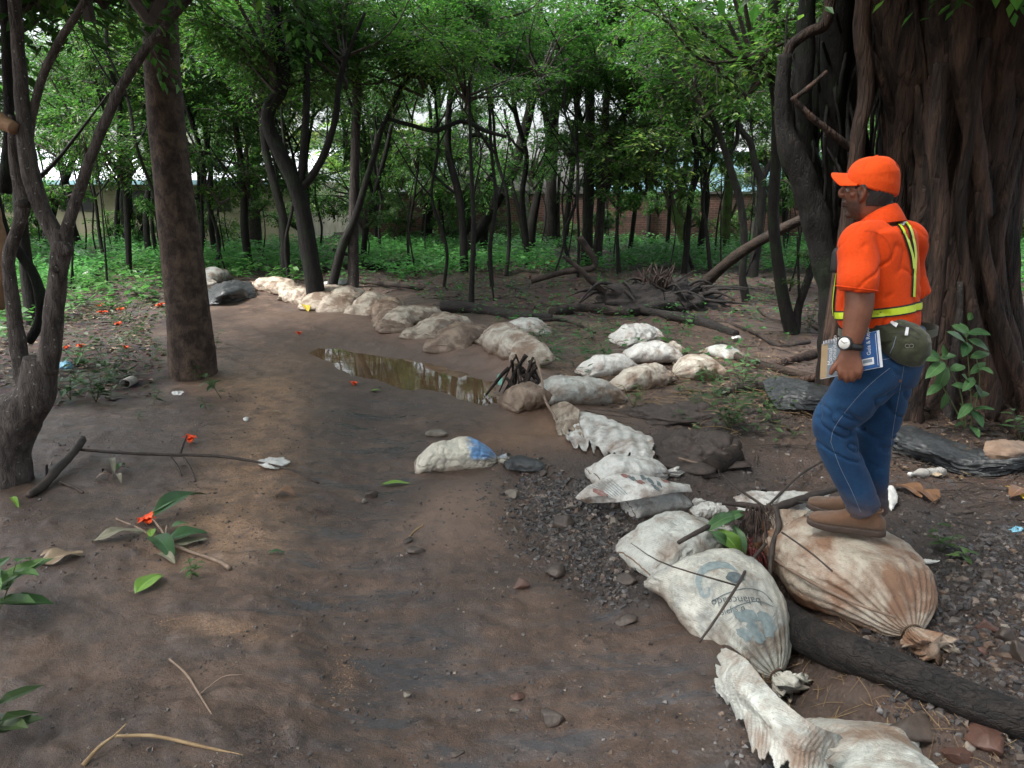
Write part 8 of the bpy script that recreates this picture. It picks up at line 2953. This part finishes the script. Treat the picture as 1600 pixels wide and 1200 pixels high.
# litter bits
M_plastic_w = simple_mat('white_crumpled_plastic', (0.45, 0.45, 0.43), (0.62, 0.62, 0.60), 20, .4, .5)
M_plastic_b = simple_mat('light_blue_plastic', (0.10, 0.30, 0.42), (0.20, 0.42, 0.55), 20, .4, .4)
for lb, x, y, w, h, mt, hh in [('crumpled white plastic bag half in the mud beneath the long twig', 425, 724, 56, 20, M_plastic_w, .03), ('small white plastic scrap left of the thick trunk', 277, 614, 24, 8, M_plastic_w, .02),
                               ('light blue plastic scrap near the many-stemmed tree', 103, 572, 24, 14, M_plastic_b, .08), ('white rag among the weeds at the left', 136, 428, 26, 16, M_plastic_w, .18),
                               ('pale heap of rags behind the weeds, upper left', 118, 398, 44, 22, M_plastic_w, .25), ('blue plastic bit on the litter', 225, 424, 16, 5, M_plastic_b, .06),
                               ('tiny white scrap on the mud above the husks', 384, 656, 9, 6, M_plastic_w, .012), ('white scrap behind the man\'s trouser leg', 1392, 778, 18, 44, M_plastic_w, .05),
                               ('blue-grey plastic scrap at the right edge on the gravel', 1586, 826, 32, 12, M_plastic_b, .02), ('white scrap beside the right-hand tarp end', 1150, 528, 16, 7, M_plastic_w, .05),
                               ('dark blue-grey cloth scrap between trunks and sacks', 532, 440, 26, 12, M_tarp, .05), ('white scrap wedged in the sacks near the slanting tree', 510, 444, 14, 10, M_plastic_w, .15),
                               ('pale paper scrap in the gravel behind the largest sack', 1448, 878, 40, 6, M_plastic_w, .012)]:
    drape(lb, [[(x - w / 2, y - h / 2, hh * .3), (x, y - h / 2, hh), (x + w / 2, y - h / 2, hh * .3)], [(x - w / 2, y, hh * .4), (x, y, hh), (x + w / 2, y, hh * .4)], [(x - w / 2, y + h / 2, .0), (x, y + h / 2, hh * .3), (x + w / 2, y + h / 2, .0)]],
          mt, name='plastic_scrap', wr=.008, res=(22, 26), seed=int(x), cat='plastic scrap', oval=True)
# clear crushed bottle
m, nt, out = new_mat('clear_dusty_plastic')
k = NT(nt)
v = k.coord('Object')
k.principled(out, (0.62, 0.60, 0.56), k.mixf(k.noise(v, 30, 4), .1, .5), k.bump(k.noise(v, 40, 3), .004, .6), Transmission_Weight=.55, IOR=1.25)
M_bottle = m
bt = thing('plastic_bottle', LP(1446, 750), 'crushed clear plastic bottle lying behind the man', 'bottle')
a_, b_ = LP(1422, 748, .03), LP(1474, 744, .03)
mb = MB()
tt_ = np.linspace(0, 1, 9)
tube(mb, [a_ * (1 - t) + b_ * t for t in tt_], [.008, .014, .028, .031, .024, .031, .030, .031, .022], seg=18, n=50, bump=.12, bf=30, seed=3)
mb.build('bottle_body', M_bottle, bt)
mb = MB(); tube(mb, [a_ - (b_ - a_) * .05, a_ + (b_ - a_) * .02], [.0125, .0125], seg=14, n=4); mb.build('bottle_cap', M_plastic_w, bt)
# tin
tn = thing('tin_can', LP(195, 606), 'pale open tin lying on its side in the weeds, left', 'tin can')
a_ = LP(196, 606, .04)
mb = MB()
n = 24
ring_ = lambda c, r: [c + np.array([math.cos(q) * r * .25, -math.sin(q) * 0, 0]) + np.array([math.cos(q) * r, 0, math.sin(q) * r]) for q in np.linspace(0, 6.2832, n, endpoint=False)]
rr0 = [ring_(a_ + [0, .14, 0], .042), ring_(a_, .042), ring_(a_, .038), ring_(a_ + [0, .13, 0], .038)]
mb.add(np.array(rr0).reshape(-1, 3), grid_faces(4, n).tolist() + [[3 * n + i for i in range(n)]])
mb.build('can', simple_mat('weathered_tin', (.20, .19, .17), (.42, .41, .38), 20, .5, .3), tn)
# teal scrap standing in the puddle end
leaf_obj('teal_leaf', LP(781, 603, -.02), G(781, 584, .05), px_size(LP(781, 600), 9), veined_mat('teal', (0.10, .32, .26), (.16, .42, .34)), label='teal leaf-like scrap sticking up at the right end of the puddle', cat='scrap', up=(0, -1, 0))

# withered plant piece
wp = thing('withered_leaf_cluster', LP(180, 745), 'withered dark leaf cluster on the mud below the twig', 'leaves')
for a, b, w, mt in [((178, 748), (148, 752), 10, ML_brown), ((180, 744), (206, 736), 10, M_deb), ((180, 746), (176, 726), 9, ML_grey), ((176, 748), (160, 740), 9, M_deb), ((184, 748), (190, 758), 8, ML_grey), ((182, 742), (196, 730), 8, ML_mid), ((178, 748), (172, 760), 8, M_deb)]:
    leaf_obj('leaf', LP(*a, .02), LP(*b, .012), px_size(LP(*a), w), mt, wp, curl=.25, n=7, m=5)

# bigger stones
M_rock = simple_mat('brown_grey_stone', (0.028, 0.022, 0.019), (0.075, 0.055, 0.044), 12, .55, .6, .006, 50, rnd=.2)
M_rock_red = simple_mat('reddish_stone', (0.050, 0.024, 0.018), (0.10, 0.050, 0.036), 12, .6, .6, .006, 50)
M_rock_pale = simple_mat('pale_stone', (0.09, 0.078, 0.062), (0.19, 0.165, 0.135), 12, .6, .5, .006, 50)


def rock(label, x, y, w, h, seed, mat=None, sink=.3):
    g = LP(x, y, 0)
    rs = np.random.RandomState(seed)
    bmm = bmesh.new()
    bmesh.ops.create_icosphere(bmm, subdivisions=3, radius=1)
    V = np.array([v.co for v in bmm.verts]); Fc = [[v.index for v in f.verts] for f in bmm.faces]
    bmm.free()
    # planar cuts give facets
    for i in range(14):
        nrm = rs.normal(0, 1, 3); nrm /= np.linalg.norm(nrm)
        dd = rs.uniform(.42, .72)
        s = V @ nrm - dd
        V = V - np.outer(np.clip(s, 0, None), nrm)
    V = V * (1 + .06 * fbm(V[:, 0] * 3 + seed, V[:, 1] * 3, V[:, 2] * 3, oct=3))[:, None]
    rx, rz = px_size(g, w) / 2 * 1.15, px_size(g, h) / 2 * 1.1
    V = V * [rx, rx * rs.uniform(.6, .9), rz] @ rotz(rs.uniform(-.5, .5)).T
    rz *= .85
    c = g + [0, 0, rz * .35]
    mb = MB(); mb.add(V + c, Fc)
    return tag(mb.build('stone', mat or M_rock, loc=c, smooth=True), label, 'stone')


for i, (lb, x, y, w, h, mt) in enumerate([
    ('flat pale slab of stone on the sand above the blue sack', 686, 680, 38, 14, M_rock_pale), ('brown stone among the gravel above the crumpled sack', 868, 896, 42, 24, M_rock),
    ('dark wedge-shaped stone in the gravel centre', 880, 822, 52, 26, M_rock), ('flat light stone at the upper left of the gravel', 800, 776, 30, 16, M_rock_pale),
    ('grey pointed stone right of the gravel patch', 982, 910, 34, 20, M_rock), ('large brown stone below the charred log', 1432, 1142, 90, 44, M_rock),
    ('reddish blocky stone between the log and the bottom edge', 1540, 1165, 80, 44, M_rock_red), ('dark red stone at the bottom right', 1500, 1188, 60, 40, M_rock_red),
    ('brown boulder at the right edge above the log', 1592, 1025, 44, 50, M_rock), ('orange brown pebble right of the tied end', 1535, 1022, 20, 16, M_rock_red),
    ('rust coloured block near the right edge', 1540, 985, 40, 30, M_rock_red), ('brown stone on the gravel right of the largest sack', 1570, 1000, 42, 32, M_rock),
    ('loaf-shaped brown stone in the lower middle mud', 866, 1128, 46, 34, M_rock), ('red-brown pebble left of the loaf-shaped stone', 810, 1088, 24, 14, M_rock_red),
    ('small tan pebble above the loaf-shaped stone', 803, 1112, 14, 14, M_rock_pale), ('white pebble on the wet film, lower centre', 637, 1087, 18, 12, M_rock_pale),
    ('brown clod below the sand mound', 648, 862, 34, 16, M_rock), ('black stone beside the brown clod', 636, 848, 22, 14, M_rock), ('dark stone in the stream left of the mound', 583, 776, 22, 14, M_rock),
    ('tan pebble above the dark stone', 571, 784, 12, 10, M_rock_pale), ('pale chip in the gravel near the mound', 805, 832, 12, 14, M_rock_pale), ('tan clod at the lower gravel edge', 815, 918, 30, 22, M_rock_red),
    ('brown stone left of the small white sack', 960, 818, 22, 20, M_rock_pale), ('reddish pebble in the gravel below the sand', 848, 742, 18, 12, M_rock),
    ('stone lying near the bottom of the printed sack', 712, 1180, 26, 14, M_rock), ('dark flat stone left of the printed sack', 978, 970, 40, 14, M_rock), ('brown stone under the black log end', 1330, 1185, 40, 26, M_rock),
    ('flat board-like stone behind the man on the dirt', 1500, 800, 60, 8, M_rock), ('grey stone in the dirt right of the bottle', 1540, 905, 26, 18, M_rock), ('stone before the weedy plant', 1120, 700, 26, 16, M_rock),
    ('round brown stone at the toes of the far shoe', 1255, 790, 24, 18, M_rock)]):
    rock(lb, x, y, w, h, i + 5, mt)
